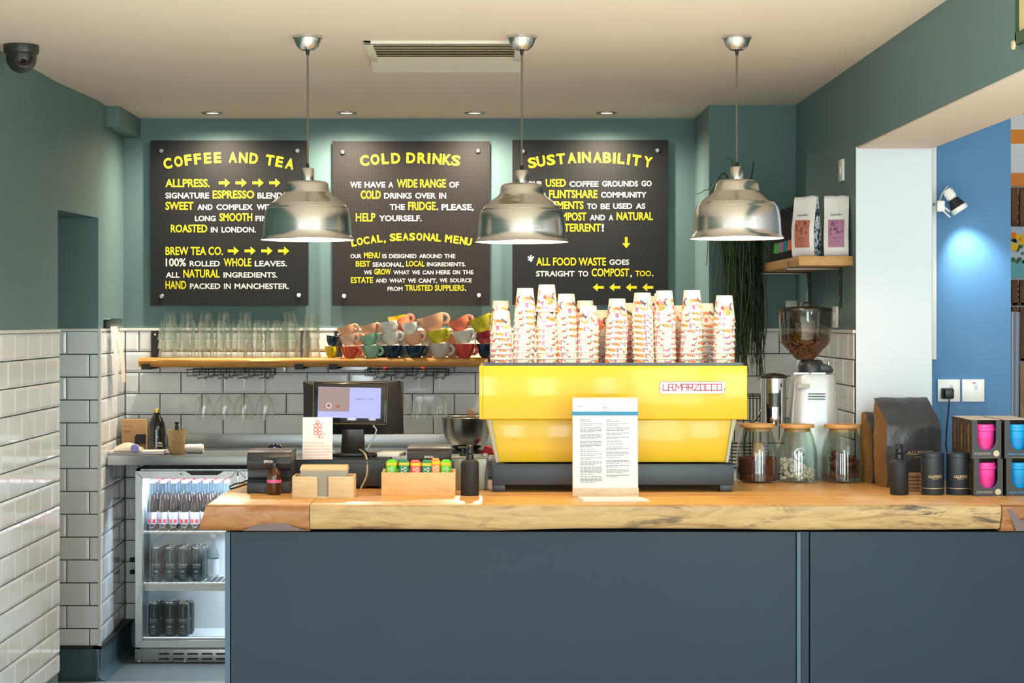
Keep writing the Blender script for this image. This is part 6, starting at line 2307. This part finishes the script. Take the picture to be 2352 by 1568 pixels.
def build_grinder():
    y = 7.475
    s = F / y
    cx = X(1866, s)
    z0 = 0.9885
    WH = mat('grinder_silver_white', (206, 208, 210), 0.3, metal=0.25, spec=0.6)
    t = thing('coffee_grinder', 'silver coffee grinder with a clear hopper of beans', 'coffee grinder', (cx, y, z0))

    def zz(py):
        return Z(py, s) - z0
    k = 1 / s
    mb = MB()
    n = 8
    secs = [(0.0, 0.106, 0.098), (0.05, 0.107, 0.1), (0.16, 0.102, 0.096), (zz(868), 0.084, 0.082), (zz(859), 0.079, 0.078)]
    vs, fs = [], []
    M = 32
    for h, a, b in secs:
        for i in range(M):
            th = 2 * math.pi * i / M
            c, sn = math.cos(th), math.sin(th)
            e = 0.55
            vs.append((a * math.copysign(abs(c) ** e, c), b * math.copysign(abs(sn) ** e, sn), h))
    for j in range(len(secs) - 1):
        for i in range(M):
            l = (i + 1) % M
            fs.append((j * M + i, j * M + l, (j + 1) * M + l, (j + 1) * M + i))
    fs.append(tuple(range(M - 1, -1, -1)))
    fs.append(tuple(range((len(secs) - 1) * M, len(secs) * M)))
    mb.add(vs, fs)
    mb.build('body', WH, t, ang=50)
    mb = MB()
    for i, py in enumerate((902, 908, 914)):
        mb.box(-19 * k, 20 * k, -0.0955, -0.089, zz(py) - .0015, zz(py) + .0015)
    mb.build('vent_slots', BLACK, t)
    MB().box(-44 * k, -16 * k, -0.0985, -0.086, zz(889), zz(880)).build('badge', mat('grey_badge', (150, 142, 126), .4, metal=.5), t)
    mb = MB()
    mb.cyl(0.072, zz(859), zz(855), e=0.001, seg=36)
    mb.box(-50 * k, -16 * k, -0.08, -0.06, zz(858), zz(854))
    mb.box(-10 * k, 22 * k, -0.08, -0.06, zz(858), zz(854))
    mb.build('top_plate', STEEL, t)
    mb = MB()
    mb.lathe([(0, zz(855)), (30 * k, zz(855)), (30 * k, zz(840)), (25 * k, zz(828)), (22 * k, zz(826)), (0, zz(826))], 28, c=(-0.005, 0, 0))
    mb.prism([(-0.005, zz(855)), (45 * k, zz(855)), (44 * k, zz(846)), (36 * k, zz(838)), (20 * k, zz(834)), (-0.005, zz(834))], -0.04, 0.04, bev=0.006)
    mb.cyl(0.004, zz(840), zz(830), c=(34 * k, -0.03, 0), seg=10, mat=1)
    mb.build('collar', [mat('grinder_collar', (44, 48, 52), .35), CHROME], t)
    hx = -17 * k
    R = 61 * k
    hp = [(18 * k, zz(827)), (21 * k, zz(822)), (55 * k, zz(786)), (58 * k, zz(778)), (R, zz(716))]
    MB().lathe(hp + [(r - .0025, h + .001) for r, h in reversed(hp)], 44, c=(hx + .0, 0, 0)).build('hopper', glass('smoky_hopper', tint=(226, 222, 216), base=0.06, edge=0.5), t, recalc=False)
    mb = MB()
    mb.lathe([(0, zz(716)), (R + .001, zz(716)), (R + .002, zz(713)), (R, zz(708)), (30 * k, zz(704)), (0, zz(703))], 44, c=(hx, 0, 0))
    mb.tube([(hx - 9 * k, 0, zz(705)), (hx - 6 * k, 0, zz(697)), (hx + 2 * k, 0, zz(694)), (hx + 9 * k, 0, zz(697)), (hx + 12 * k, 0, zz(705))], 0.004, 8)
    mb.build('hopper_lid', mat('brown_black_lid', (34, 30, 28), 0.25), t)
    # beans: one body with a bumpy heaped top
    BEAN = mat('roasted_beans', (96, 58, 32), 0.35, var=0.2, vs=30)
    mb = MB()
    mb.lathe([(0, zz(826)), (19 * k, zz(825)), (52 * k, zz(786)), (52 * k, zz(775)), (25 * k, zz(768)), (0, zz(766))], 32, c=(hx, 0, 0))
    b = mb.build('beans', BEAN, t)
    b['kind'] = 'stuff'
    rnd = random.Random(5)
    for kk in range(900):
        h = rnd.uniform(0, 1)
        if h < .62:
            py = rnd.uniform(770, 824)
            rr = (20 + (822 - py) / 36 * 34) * k if py > 786 else 54.5 * k
            a = rnd.uniform(math.pi * 0.95, math.pi * 2.05)
            p = (hx + rr * math.cos(a) * .985, rr * math.sin(a) * .985, zz(py))
        else:
            a = rnd.uniform(0, 6.283)
            rr = 53 * k * math.sqrt(rnd.uniform(0, 1))
            p = (hx + rr * math.cos(a), rr * math.sin(a), zz(772) + (1 - rr / (53 * k)) * 0.012 + .003)
        mb.mx = Matrix.Translation(p) @ Matrix.Rotation(rnd.uniform(0, 3), 4, 'X') @ Matrix.Rotation(rnd.uniform(0, 3), 4, 'Y')
        mb.lathe([(0, -.0052), (.0028, -.003), (.0036, 0), (.0028, .003), (0, .0052)], 6)
    me = b.data
    nb = mb
    nb.mx = Matrix.Identity(4)
    b2 = nb.build('beans', BEAN, t)
    b2['kind'] = 'stuff'
    bpy.data.objects.remove(b)
    b2.name = 'beans'
    # doser
    dx = X(1776, s) - cx
    r = 29 * k
    DC = mat('doser_chrome', (206, 206, 206), 0.08, metal=1.0)
    mb = MB()
    mb.lathe([(0, zz(975)), (r, zz(975)), (r, zz(868)), (0, zz(868))], 40, c=(dx, -0.01, 0))
    d = mb.build('doser', DC, t)
    MB().lathe([(0, zz(867.9)), (r + .004, zz(867.9)), (r + .005, zz(863)), (20 * k, zz(858)), (0, zz(856))], 40, c=(dx, -.01, 0)).build('lid', mat('doser_lid', (46, 36, 28), .35), d)
    MB().lathe([(r + .0006, zz(933)), (r + .0006, zz(901))], 10, c=(dx, -.01, 0), a0=math.radians(238), a1=math.radians(288)).build('window', mat('doser_window', (62, 54, 44), 0.15), d)
    MB().box(dx + r - .01, dx + r + 0.016, -.036, 0.0, zz(990), zz(958), bev=0.004).build('lever', BLACK, t)
    mb = MB()
    mb.box(dx - 0.03, dx + 0.05, -0.03, 0.01, 0.0, 0.024, bev=.003)
    mb.build('tray', BLACKM, t)


build_grinder()


def build_dish_rack():
    y = 8.05
    s = F / y
    t = thing('wire_crate', 'low dark wire basket on the side bench behind the machine', 'wire basket', (X(1715, s), y, 0.9885))
    mb = MB()
    w, d, h = 0.075, 0.10, Z(907, s) - 0.9885
    for zz in [0.004 + i * 0.0145 for i in range(7)]:
        mb.tube([(-w, -d, zz), (w, -d, zz), (w, d, zz), (-w, d, zz), (-w, -d, zz)], 0.0025, 6)
    mb.tube([(-w, -d, h), (w, -d, h), (w, d, h), (-w, d, h), (-w, -d, h)], 0.003, 6)
    for a in (-w, 0, w * .55, w):
        for b in (-d, d):
            mb.tube([(a, b, 0), (a, b, h)], 0.0025, 6)
    mb.build('basket', WIRE, t)
    t = thing('clear_beaker', 'small clear glass standing in the wire basket', 'glass', (X(1714, s), y - 0.04, 0.992))
    MB().lathe([(0, 0.002), (0.028, 0.002), (0.033, 0.115)], 20).build('glass_body', GLASS, t, recalc=False)
    P = [(1742, 932, -.11), (1733, 950, -.14), (1722, 962, -.15), (1710, 966, -.15), (1704, 985, -.14), (1702, 1000, -.12), (1700, 1090, -.10)]
    o = MB().tube([(X(a, 560), F / 560 + d, max(Z(b, 560), 0.993)) for a, b, d in P], 0.0035, 8).build('power_lead', BLACK)
    o2 = MB()
    tag(o, 'black power lead hanging by the grinder next to the machine', 'cable')


build_dish_rack()


def build_plant():
    y = 8.38
    s = F / y
    px, py = 1700, 505
    z = Z(py, s)
    x = X(px, s)
    t = thing('trailing_plant', 'dark green trailing plant hanging on the wall behind the pendant lamp', 'plant', (x, y, z))
    POT = mat('dark_pot', (58, 56, 52), 0.6)
    MB().lathe([(0, -0.10), (0.055, -0.10), (0.075, 0.02), (0.078, 0.03), (0.070, 0.03), (0.06, 0.012), (0, 0.010)], 28).build('pot', POT, t)
    mb = MB()
    mb.tube([(0, 0.075, 0.0), (0, YBOX - y - 0.006, 0.0)], 0.008, 8)
    mb.box(-0.02, 0.02, YBOX - y - 0.006, YBOX - y - .0005, -0.06, 0.05)
    mb.build('wall_hook', BLACKM, t)
    G1 = mat('leaf_dark', (34, 58, 22), 0.5, var=0.3, vs=10)
    G2 = mat('leaf_mid', (54, 84, 34), 0.5)
    G3 = mat('leaf_deep', (22, 40, 16), 0.55)
    rnd = random.Random(21)
    mb = MB()

    def strand(pts, r, m):
        # smooth ribbon-like strand
        P = [Vector(p) for p in pts]
        Q = []
        for i in range(len(P) - 1):
            for k in range(4):
                f = k / 4
                p0, p1, p2, p3 = P[max(i - 1, 0)], P[i], P[i + 1], P[min(i + 2, len(P) - 1)]
                Q.append(0.5 * ((2 * p1) + (p2 - p0) * f + (2 * p0 - 5 * p1 + 4 * p2 - p3) * f * f + (3 * p1 - p0 - 3 * p2 + p3) * f ** 3))
        Q.append(P[-1])
        mb.tube(Q, r, 5, m, r2=r * 0.5, flat=0.45)
    for k in range(210):
        a = rnd.uniform(0, 6.283)
        ro = 0.078
        sx, sy = ro * math.cos(a), ro * math.sin(a)
        zend = -rnd.choice((rnd.uniform(.3, .52), rnd.uniform(.45, .68), rnd.uniform(.5, .72)))
        ex = sx * 0.5 + rnd.gauss(0.02, 0.042)
        ex = min(max(ex, -0.085), 0.10)
        ey = sy * .8 + rnd.gauss(0, 0.02)
        mid = zend * rnd.uniform(.4, .6)
        strand([(sx * .5, sy * .5, 0.01), (sx * 1.05, sy * 1.05, 0.025 + rnd.uniform(0, .03)), (sx * 1.1 + rnd.gauss(0, .01), sy * 1.1, -0.06), ((sx + ex) / 2 + rnd.gauss(0, .012), ey, mid), (ex, ey, zend)], rnd.uniform(.0032, .0062), rnd.choice((0, 0, 1, 2, 2)))
    # a few loose strands that arch out
    for pts in ([(0, 0, .02), (-.06, -.02, .19), (-.10, -.03, .18), (-.155, -.03, .07)], [(0, 0, .02), (-.12, 0, .13), (-.18, 0, .115), (-.20, 0, .113)], [(0, 0, .02), (.05, 0, .19), (.06, 0, .26)],
                [(0, 0, .02), (-.03, 0, .24), (-.06, 0, .272)], [(-.05, 0, .02), (-.13, -.02, .03), (-.145, -.02, -.14), (-.15, -.02, -.20)], [(.03, 0, .02), (.13, 0, .06), (.19, 0, .03)],
                [(-.05, 0, .02), (-.10, -.02, -.05), (-.125, -.02, -.18), (-.12, -.02, -.42)], [(.05, 0, .02), (.09, -.02, -.2), (.115, -.02, -.42), (.095, -.02, -.58)], [(-.05, 0, .02), (-.085, 0, -.1), (-.11, 0, -.3)]):
        strand(pts, .0058, rnd.choice((0, 1)))
    mb.build('foliage', [G1, G2, G3], t)


build_plant()


def build_right_shelf():
    OAK = wood('oak_shelf', [(0.3, (170, 122, 66)), (0.55, (196, 148, 88)), (0.8, (158, 110, 58))], scale=(9, 1, 9), rough=0.5)
    zt = EYE - (588 - VY) / 597.0
    y0, y1 = 7.37, 8.47
    xl, xr = 1.206, XR - 0.001
    th = 0.036
    t = thing('side_shelf', 'wooden shelf holding coffee bags on the side wall', 'shelf', (0, 0, 0))
    MB().box(xl, xr, y0, y1, zt - th, zt, bev=0.002).build('board', OAK, t)
    for yy in (7.62, 8.35):
        mb = MB()
        zb = zt - th - 0.001
        mb.tube([(xl - .004, yy, zt - 0.012), (xl - .004, yy, zb - .004), (xr - .006, yy, zb - .004)], 0.005, 8, 1)
        mb.box(xr - .006, xr - .0005, yy - .014, yy + .014, zb - 0.16, zb, 0)
        for q in (-.04, -.12):
            mb.cyl(0.004, xr - .008, xr - .005, c=(0, yy, zb + q), axis='x', mat=1)
        mb.build('bracket', [BLACKM, STEEL], t)
    # white bags
    WB = mat('white_coffee_bag', (226, 222, 222), 0.55, bump=0.05, bs=60)

    # floral gusset
    m, nt, b = new_mat('botanical_print')
    N, L = nt.nodes, nt.links
    tc = N.new('ShaderNodeTexCoord')
    mp = N.new('ShaderNodeMapping')
    mp.inputs['Scale'].default_value = (18, 18, 12)
    L.new(tc.outputs['Object'], mp.inputs[0])
    wv = N.new('ShaderNodeTexWave')
    wv.inputs['Scale'].default_value = 1.3
    wv.inputs['Distortion'].default_value = 14
    wv.inputs['Detail'].default_value = 3
    wv.inputs['Detail Scale'].default_value = 1.6
    L.new(mp.outputs[0], wv.inputs['Vector'])
    r = ramp(nt, [(0.0, (40, 50, 66)), (0.35, (74, 92, 116)), (0.45, (196, 208, 222)), (1.0, (230, 234, 240))])
    L.new(wv.outputs['Fac'], r.inputs[0])
    L.new(r.outputs[0], b.inputs['Base Color'])
    b.inputs['Roughness'].default_value = 0.5
    FL = m
    for px, y, w, d, h, rz, lc, nm, lab in ((1852, 7.49, 0.094, 0.062, 0.236, math.radians(-33), (176, 104, 84), 'terracotta', 'white coffee bag with a terracotta label on the side shelf'),
                                            (1922, 7.455, 0.094, 0.062, 0.236, math.radians(-14), (168, 112, 146), 'mauve', 'white coffee bag with a mauve label at the shelf end')):
        s = F / y
        t = thing('coffee_pouch', lab, 'coffee bag', (X(px, s), y, zt + 0.001), rotz=rz, group='white coffee bags on the side shelf')
        mb = MB()
        vs, fs, ms = pillow_bag(w, d, h, 3.0 + px, top=0.2, wr=0.0012)
        mb.add(vs, fs)
        mb.m = ms
        mb.build('bag_body', [WB, FL], t, ang=75)

        def onfront(p, off):
            ux = p[0] / (w / 2)
            v = p[2] / h
            tt = min(max((v - (1 - .52)) / .52, 0), 1)
            dd = d * (1 - tt) ** .8 + .006
            bul = 0.014 * (1 - ux * ux) * math.sin(math.pi * min(v * 1.25, 1))
            return (p[0], -dd / 2 - bul - 0.0018 - off, p[2])
        mb = MB()
        nx, nz_ = 8, 10
        xa, xb, za, zb2 = -0.030, 0.031, 0.035, 0.142
        vv = [onfront((xa + (xb - xa) * i / nx, 0, za + (zb2 - za) * j / nz_), 0) for j in range(nz_ + 1) for i in range(nx + 1)]
        mb.add(vv, [(j * (nx + 1) + i, j * (nx + 1) + i + 1, (j + 1) * (nx + 1) + i + 1, (j + 1) * (nx + 1) + i) for j in range(nz_) for i in range(nx)])
        lb = mb.build('label', mat('bag_label_' + nm, lc, 0.6), t)
        mb = MB()
        rnd = random.Random(int(px))
        g = MB()
        for q in range(16):
            cx_, cz_ = rnd.uniform(xa + .006, xb - .006), rnd.uniform(.085, zb2 - .008)
            rr = rnd.uniform(.003, .006)
            if q % 2:
                g.lathe([(rr * .6, 0), (rr, 0)], 10, c=(cx_, 0, cz_), axis='y')
            else:
                a = rnd.uniform(0, 3)
                g.tube([(cx_ - rr * math.cos(a), 0, cz_ - rr * math.sin(a)), (cx_ + rr * .2, 0, cz_ + .001), (cx_ + rr * math.cos(a), 0, cz_ + rr * math.sin(a) * 1.6)], .0012, 4)
        g.text('BLEND', -0.012, 0.016, .068, .073, 0, bold=0.0)
        g.text('COFFEE', -0.010, 0.012, .056, .060, 0, bold=0.0)
        g.text('250g', -0.004, 0.005, .044, .048, 0, bold=0.0)
        mb.add([onfront((p[0], 0, p[2]), .0008) for p in g.v], g.f)
        mb.build('print', mat('plum_ink', (72, 34, 46), .6), lb, smooth=False)
        g = MB()
        g.text('ROASTWELL'[:5] + 'ERY', -0.022, 0.022, .158, .164, 0, bold=0.02)
        mb = MB()
        mb.add([onfront((p[0], 0, p[2]), .0012) for p in g.v], g.f)
        mb.build('lettering', BLACKM, t, smooth=False)
    # black packets further along
    cols = [('orange', (236, 122, 40)), ('teal', (36, 150, 172)), ('mauve', (186, 134, 176)), ('green', (66, 206, 74)), ('dark', (40, 36, 34))]
    for i, (nm, c) in enumerate(cols):
        y = 7.70 + i * 0.125
        x = 1.272
        lab = 'black tea packet with %s label on the side shelf' % (('an ' if nm == 'orange' else 'a ') + nm) if nm != 'dark' else 'plain black tea packet at the far end of the side shelf'
        t = thing('tea_packet', lab, 'tea packet', (x, y, zt + 0.001), rotz=math.radians(-38), group='black tea packets on the side shelf')
        mb = MB()
        mb.frustum((-.05, .05, -.03, .03), (-.048, .048, -.012, .012), 0, 0.185, bev=0.003)
        mb.box(-.048, .048, -.004, .004, 0.183, 0.215, bev=0.001)
        mb.build('packet', BLACKM, t)
        mb = MB()
        mb.frustum((-.0495, .0495, -.0272, .0272), (-.0488, .0488, -.0228, .0228), 0.034, 0.076)
        mb.build('label', mat('tea_label_' + nm, c, .5), t)
        mb = MB()
        for q, ch in enumerate(('BREW', 'TEA', 'CO')):
            zz = 0.155 - q * 0.022
            yy = -.03 + .018 * zz / .185 - .0008
            g = MB()
            g.text(ch, -.018, .018, zz, zz + .016, 0, bold=.03)
            mb.add([(p[0], -.0308 + .018 * p[2] / .185, p[2]) for p in g.v], g.f)
        mb.build('lettering', PAPER, t, smooth=False)
    # switches and the white box on the wall
    for px, py0, py1, lab in ((1936, 367, 416, 'white light switch high on the wall over the side shelf'), (1922, 704, 752, 'white switch plate on the wall beside the grinder hopper')):
        y = XR * F / (px - VX)
        s = F / y
        zc = (Z(py0, s) + Z(py1, s)) / 2
        t = thing('light_switch', lab, 'light switch', (XR - 0.0005, y, zc), group='white switches on the side wall')
        MB().box(-0.010, 0, -0.043, 0.043, -0.043, 0.043, bev=0.002).build('plate', WHITEP, t)
        MB().box(-0.013, -0.0101, -0.010, 0.010, -0.016, 0.016, bev=0.001).build('rocker', WHITEP, t)
    s = F / YBOX
    t = thing('control_box', 'small white control box on the wall behind the hopper', 'control box', (X(1820, s), YBOX - 0.0005, Z(705, s)))
    MB().box(-0.036, 0.036, -0.03, 0, -0.022, 0.03, bev=0.003).build('box', mat('cream_plastic', (206, 200, 186), .4), t)
    o = MB().box(X(1789, s), X(1799, s), YBOX - 0.03, YBOX - .001, Z(738, s), Z(706, s), bev=0.005).build('red_tag', mat('red_tag', (150, 20, 24), .5))
    tag(o, 'red object on the wall beside the white control box', 'tag')


build_right_shelf()


def build_blue_wall_items():
    yb = 7.46
    s = F / yb
    t = thing('white_trunking', 'white vertical cable trunking down the edge of the blue wall', 'trunking', (0, 0, 0))
    MB().box(1.728, 1.753, yb - 0.016, yb - .0005, Z(825, s), 2.45, bev=.001).build('cover', WHITEP, t)
    # sockets
    for px, lab in ((2178, 'white socket on the blue wall with a black plug in it'), (2234, 'white switch plate beside the socket on the blue wall')):
        t = thing('wall_socket', lab, 'socket', (X(px, s), yb - .0005, Z(896.5, s)))
        MB().box(-0.0435, 0.0435, -0.010, 0, -0.0435, 0.0435, bev=0.002).build('plate', WHITEP, t)
        MB().box(0.004, 0.016, -0.0125, -0.009, 0.006, 0.024, bev=.001).build('rocker', mat('switch_grey', (206, 214, 226), .3), t)
        if px == 2234:
            MB().box(-0.004, 0.010, -0.0115, -0.009, 0.028, 0.0315).build('indicator', mat('red_flash', (210, 60, 60), .4), t)
    t = thing('power_plug', 'black plug with a trailing lead in the white socket', 'plug', (X(2174, s), yb - .0115, Z(903, s)))
    MB().frustum((-.026, .024, -.022, .022), (-.018, .016, -.018, .018), 0, 0.036, bev=.004)
    mb = MB()
    mb.mx = Matrix.Rotation(math.radians(90), 4, 'X')
    mb.frustum((-.026, .024, -.022, .022), (-.018, .018, -.018, .018), 0, 0.036, bev=.004)
    mb.build('plug_body', BLACK, t)
    P = [(0.0, -.036, -.012), (-.004, -.04, -.06), (-.010, -.035, -.13), (-.012, -.03, -.2), (0.006, -.03, -.30)]
    MB().tube(P, .003, 8).build('lead', BLACK, t)
    # spot lamp
    y = 7.36
    s = F / y
    xs, zs = X(2152, s), Z(468, s)
    t = thing('spot_lamp', 'white adjustable spot lamp on the edge of the blue wall', 'spot lamp', (xs, y, zs))
    FIN = mat('black_fins', (34, 34, 38), .5)
    mb = MB()
    mb.box(-.012, 0.004, 0.055, 0.083, -.035, .035, bev=.003)
    mb.cyl(0.006, 0.0, 0.012, c=(0, 0.05, 0), axis='x')
    mb.tube([(0.0, .06, 0), (0.004, .02, 0)], 0.006, 8)
    mb.build('bracket', WHITEP, t)
    D = Vector((X(2205, s) - X(2176, s), -0.01, Z(487, s) - Z(441, s))).normalized()
    base = Vector((X(2177, s) - xs, 0, Z(440, s) - zs))
    R = D.to_track_quat('Z', 'Y').to_matrix().to_4x4()
    L = 0.088
    M4 = Matrix.Translation(base) @ R
    mb = MB()
    mb.mx = M4
    mb.lathe([(0, -.008), (.016, -.008), (.018, 0), (.018, .030), (.014, .034), (.0, .034)], 20)
    for q in range(10):
        a = q * .628
        mb.cyl(.0025, 0.0, .028, c=(.018 * math.cos(a), .018 * math.sin(a), 0), seg=6)
    mb.lathe([(.029, .070), (.033, .072), (.033, .086), (.030, .088), (.026, .082)], 28)
    mb.build('head', WHITEP, t)
    mb = MB()
    mb.mx = M4
    mb.lathe([(.012, .034), (.019, .036), (.028, .070), (.024, .072)], 24)
    for q in range(14):
        a = q * .4488
        c, sn = math.cos(a), math.sin(a)
        mb.tube([(.018 * c, .018 * sn, .036), (.0295 * c, .0295 * sn, .070)], .0018, 4)
    mb.build('fins', FIN, t)
    mb = MB()
    mb.mx = M4
    mb.lathe([(0, .080), (.026, .080)], 24)
    mb.build('lens', mat('spot_glow', (255, 255, 250), .5, emit=(255, 252, 245), es=12), t)
    mb = MB()
    mb.tube([(0.006, .012, -.006), (.045, -.02, -.052)], .004, 6)
    mb.tube([(0.006, .012, .006), (.05, -.0, -.03)], .004, 6)
    mb.box(-.0, .03, -.004, .01, -.03, .012, bev=.002)
    mb.build('arm', WHITEP, t)
    mb = MB()
    b = base
    mb.tube([(0.01, .01, .004), (.018, -.01, .04), (b.x - .004, -.01, b.z + .02), (b.x, b.y, b.z + .004)], .003, 8)
    mb.build('lead', mat('grey_lead', (176, 180, 186), .4), t)
    l = bpy.data.lights.new('spot_lamp_beam', 'SPOT')
    l.energy = 12
    l.color = (1.0, 0.97, 0.92)
    l.spot_size = math.radians(76)
    l.spot_blend = .95
    l.shadow_soft_size = .022
    lo = bpy.data.objects.new('spot_lamp_beam', l)
    COL.objects.link(lo)
    p = Vector((xs, y, zs)) + base + D * .092
    lo.location = p
    tgt = Vector((X(2240, 590), yb, Z(640, 590)))
    lo.rotation_euler = (tgt - p).to_track_quat('-Z', 'Y').to_euler()
    # --- shop behind
    s = 462.0
    y = F / s
    ORG = mat('orange_stripe', (246, 146, 44), .6)
    WS = mat('white_stripe', (238, 240, 246), .6)
    t = thing('striped_awning', 'orange and white striped awning board beyond the blue wall', 'awning', (X(2322, s) - 0.3, y, 0))
    mb = MB()
    for i, (a, b_, c) in enumerate(((200, 262, 0), (262, 297.4, 1), (297.4, 330, 0), (330, 397, 1), (397, 427.5, 0))):
        c = {0: 1, 1: 0, 2: 1, 3: 0, 4: 1}[i]
        mb.box(0, 0.75, 0, 0.02, Z(b_, s), Z(a, s), c)
    mb.build('stripes', [WS, ORG], t)
    CR = wood('old_crate_wood', [(0.25, (74, 48, 30)), (0.5, (122, 84, 54)), (0.75, (96, 64, 40))], scale=(8, 8, 1.5), rough=.8)
    CR2 = wood('pale_crate_wood', [(0.25, (146, 118, 84)), (0.5, (178, 150, 112)), (0.75, (140, 112, 78))], scale=(8, 8, 1.5), rough=.8)
    s = 470.0
    y = F / s
    x0 = X(2322, s) - .12

    def crate(z0, h, m, lab):
        t = thing('wooden_crate', lab, 'crate', (x0, y, z0), group='wooden crates stacked in the shop')
        w, d = 0.62, 0.30
        for xx in (0.125, 0.165, w - .03):
            MB().box(xx, xx + .030, 0.0, .03, 0, h, bev=.002).build('post', m, t)
        MB().box(0, 0.03, 0.0, .03, 0, h, bev=.002).build('post', m, t)
        n = 4
        for q in range(n):
            zz = .006 + q * (h - .01) / n
            MB().box(0, w, d - .012, d, zz, zz + (h - .01) / n - .012).build('slat', m, t)
        for xx in (0, w - .012):
            MB().box(xx, xx + .012, .031, d - .013, 0.0, h).build('end_board', m, t)
        MB().box(.013, w - .013, .0, d - .013, 0, .012).build('base', m, t)
    crate(Z(428, s) - .205, .2, CR, 'dark wooden crate at the top of the stack in the shop')
    crate(Z(640, s) - .13, .125, CR, 'dark wooden crate under the flower painting')
    crate(Z(702, s) - .27, .265, CR, 'wooden crate behind the grey hanging cloth')
    crate(Z(830, s) - .40, .395, CR2, 'pale wooden crate low in the shop stack')
    crate(0.0, Z(830, s) - .41, CR2, 'pale crate at the floor of the shop stack')
    # flower painting: a generic bunch of yellow flowers in a blue vase
    s2 = 476.0
    y2 = F / s2
    t = thing('flower_painting', 'small canvas of yellow flowers in a blue vase against the crates', 'painting', (X(2322, s2) - .1, y2, Z(638, s2)))
    w, h = .40, 118 / s2
    MB().box(0, w, 0, .02, 0, h, bev=.001).build('canvas', mat('painting_ground', (186, 198, 216), .7, var=.12, vs=25), t)
    mb = MB()
    fm = [mat('petal_yellow', (240, 190, 30), .7), mat('petal_orange', (232, 128, 30), .7), mat('painted_green', (70, 104, 70), .7), mat('vase_blue', (108, 172, 184), .7), mat('table_teal', (96, 170, 168), .7)]
    mb.box(0.001, w - .001, -.0006, 0, .001, .055, 4)
    ox = .1
    for a, b_, r, c, dd in ((.03, .045, .045, 3, .0014), (.05, .05, .03, 3, .0018)):
        mb.lathe([(0, -dd), (r, -dd)], 20, c=(ox + a, 0, b_), mat=c, axis='y')
    rnd = random.Random(3)
    for q in range(26):
        mb.lathe([(0, -.002), (rnd.uniform(.006, .013), -.002)], 8, c=(ox + rnd.uniform(0, .1), 0, rnd.uniform(.07, .2)), mat=2, axis='y')
    for q, (a, b_, r, c) in enumerate(((.012, .205, .016, 1), (.04, .195, .019, 0), (.055, .175, .018, 0), (.015, .150, .020, 0), (.045, .185, .008, 1), (.075, .2, .016, 0), (.085, .15, .018, 1), (.11, .18, .016, 0))):
        mb.lathe([(0, -.0028 - q * .0002), (r, -.0028 - q * .0002)], 12, c=(ox + a, 0, b_), mat=c, axis='y')
    mb.build('picture', fm, t, smooth=False)
    # grey cloth hanging
    s3 = 520.0
    y3 = F / s3
    mb = MB()
    n = 10
    vs, fs = [], []
    for j in range(2):
        zz = Z(716, s3) if j == 0 else 0.9
        for i in range(n + 1):
            xx = X(2318, s3) + (X(2343, s3) - X(2318, s3)) * i / n * (1 if j == 0 else .82)
            vs.append((xx, y3 + .014 * math.sin(i * 1.9), zz))
    for j in range(2):
        for i in range(n + 1):
            v = vs[j * (n + 1) + i]
            vs.append((v[0], v[1] + .006, v[2]))
    o2 = 2 * (n + 1)
    for i in range(n):
        a, b_, c, d = i, i + 1, n + 1 + i + 1, n + 1 + i
        fs += [(a, b_, c, d), (a + o2, d + o2, c + o2, b_ + o2), (a, a + o2, b_ + o2, b_), (d, c, c + o2, d + o2)]
    fs += [(0, n + 1, n + 1 + o2, o2), (n, n + o2, 2 * n + 1 + o2, 2 * n + 1)]
    mb.add(vs, fs)
    t = thing('hanging_cloth', 'folded grey and white cloth hanging at the edge of the blue wall', 'cloth', (0, 0, 0))
    mb.build('cloth', mat('pale_grey_cloth', (206, 210, 222), .85), t, ang=60)
    MB().box(X(2318, s3), X(2344, s3) - .003, y3 + .003, y3 + .012, .02, .9).build('panel', mat('grey_panel_cloth', (150, 150, 158), .85), t)


build_blue_wall_items()
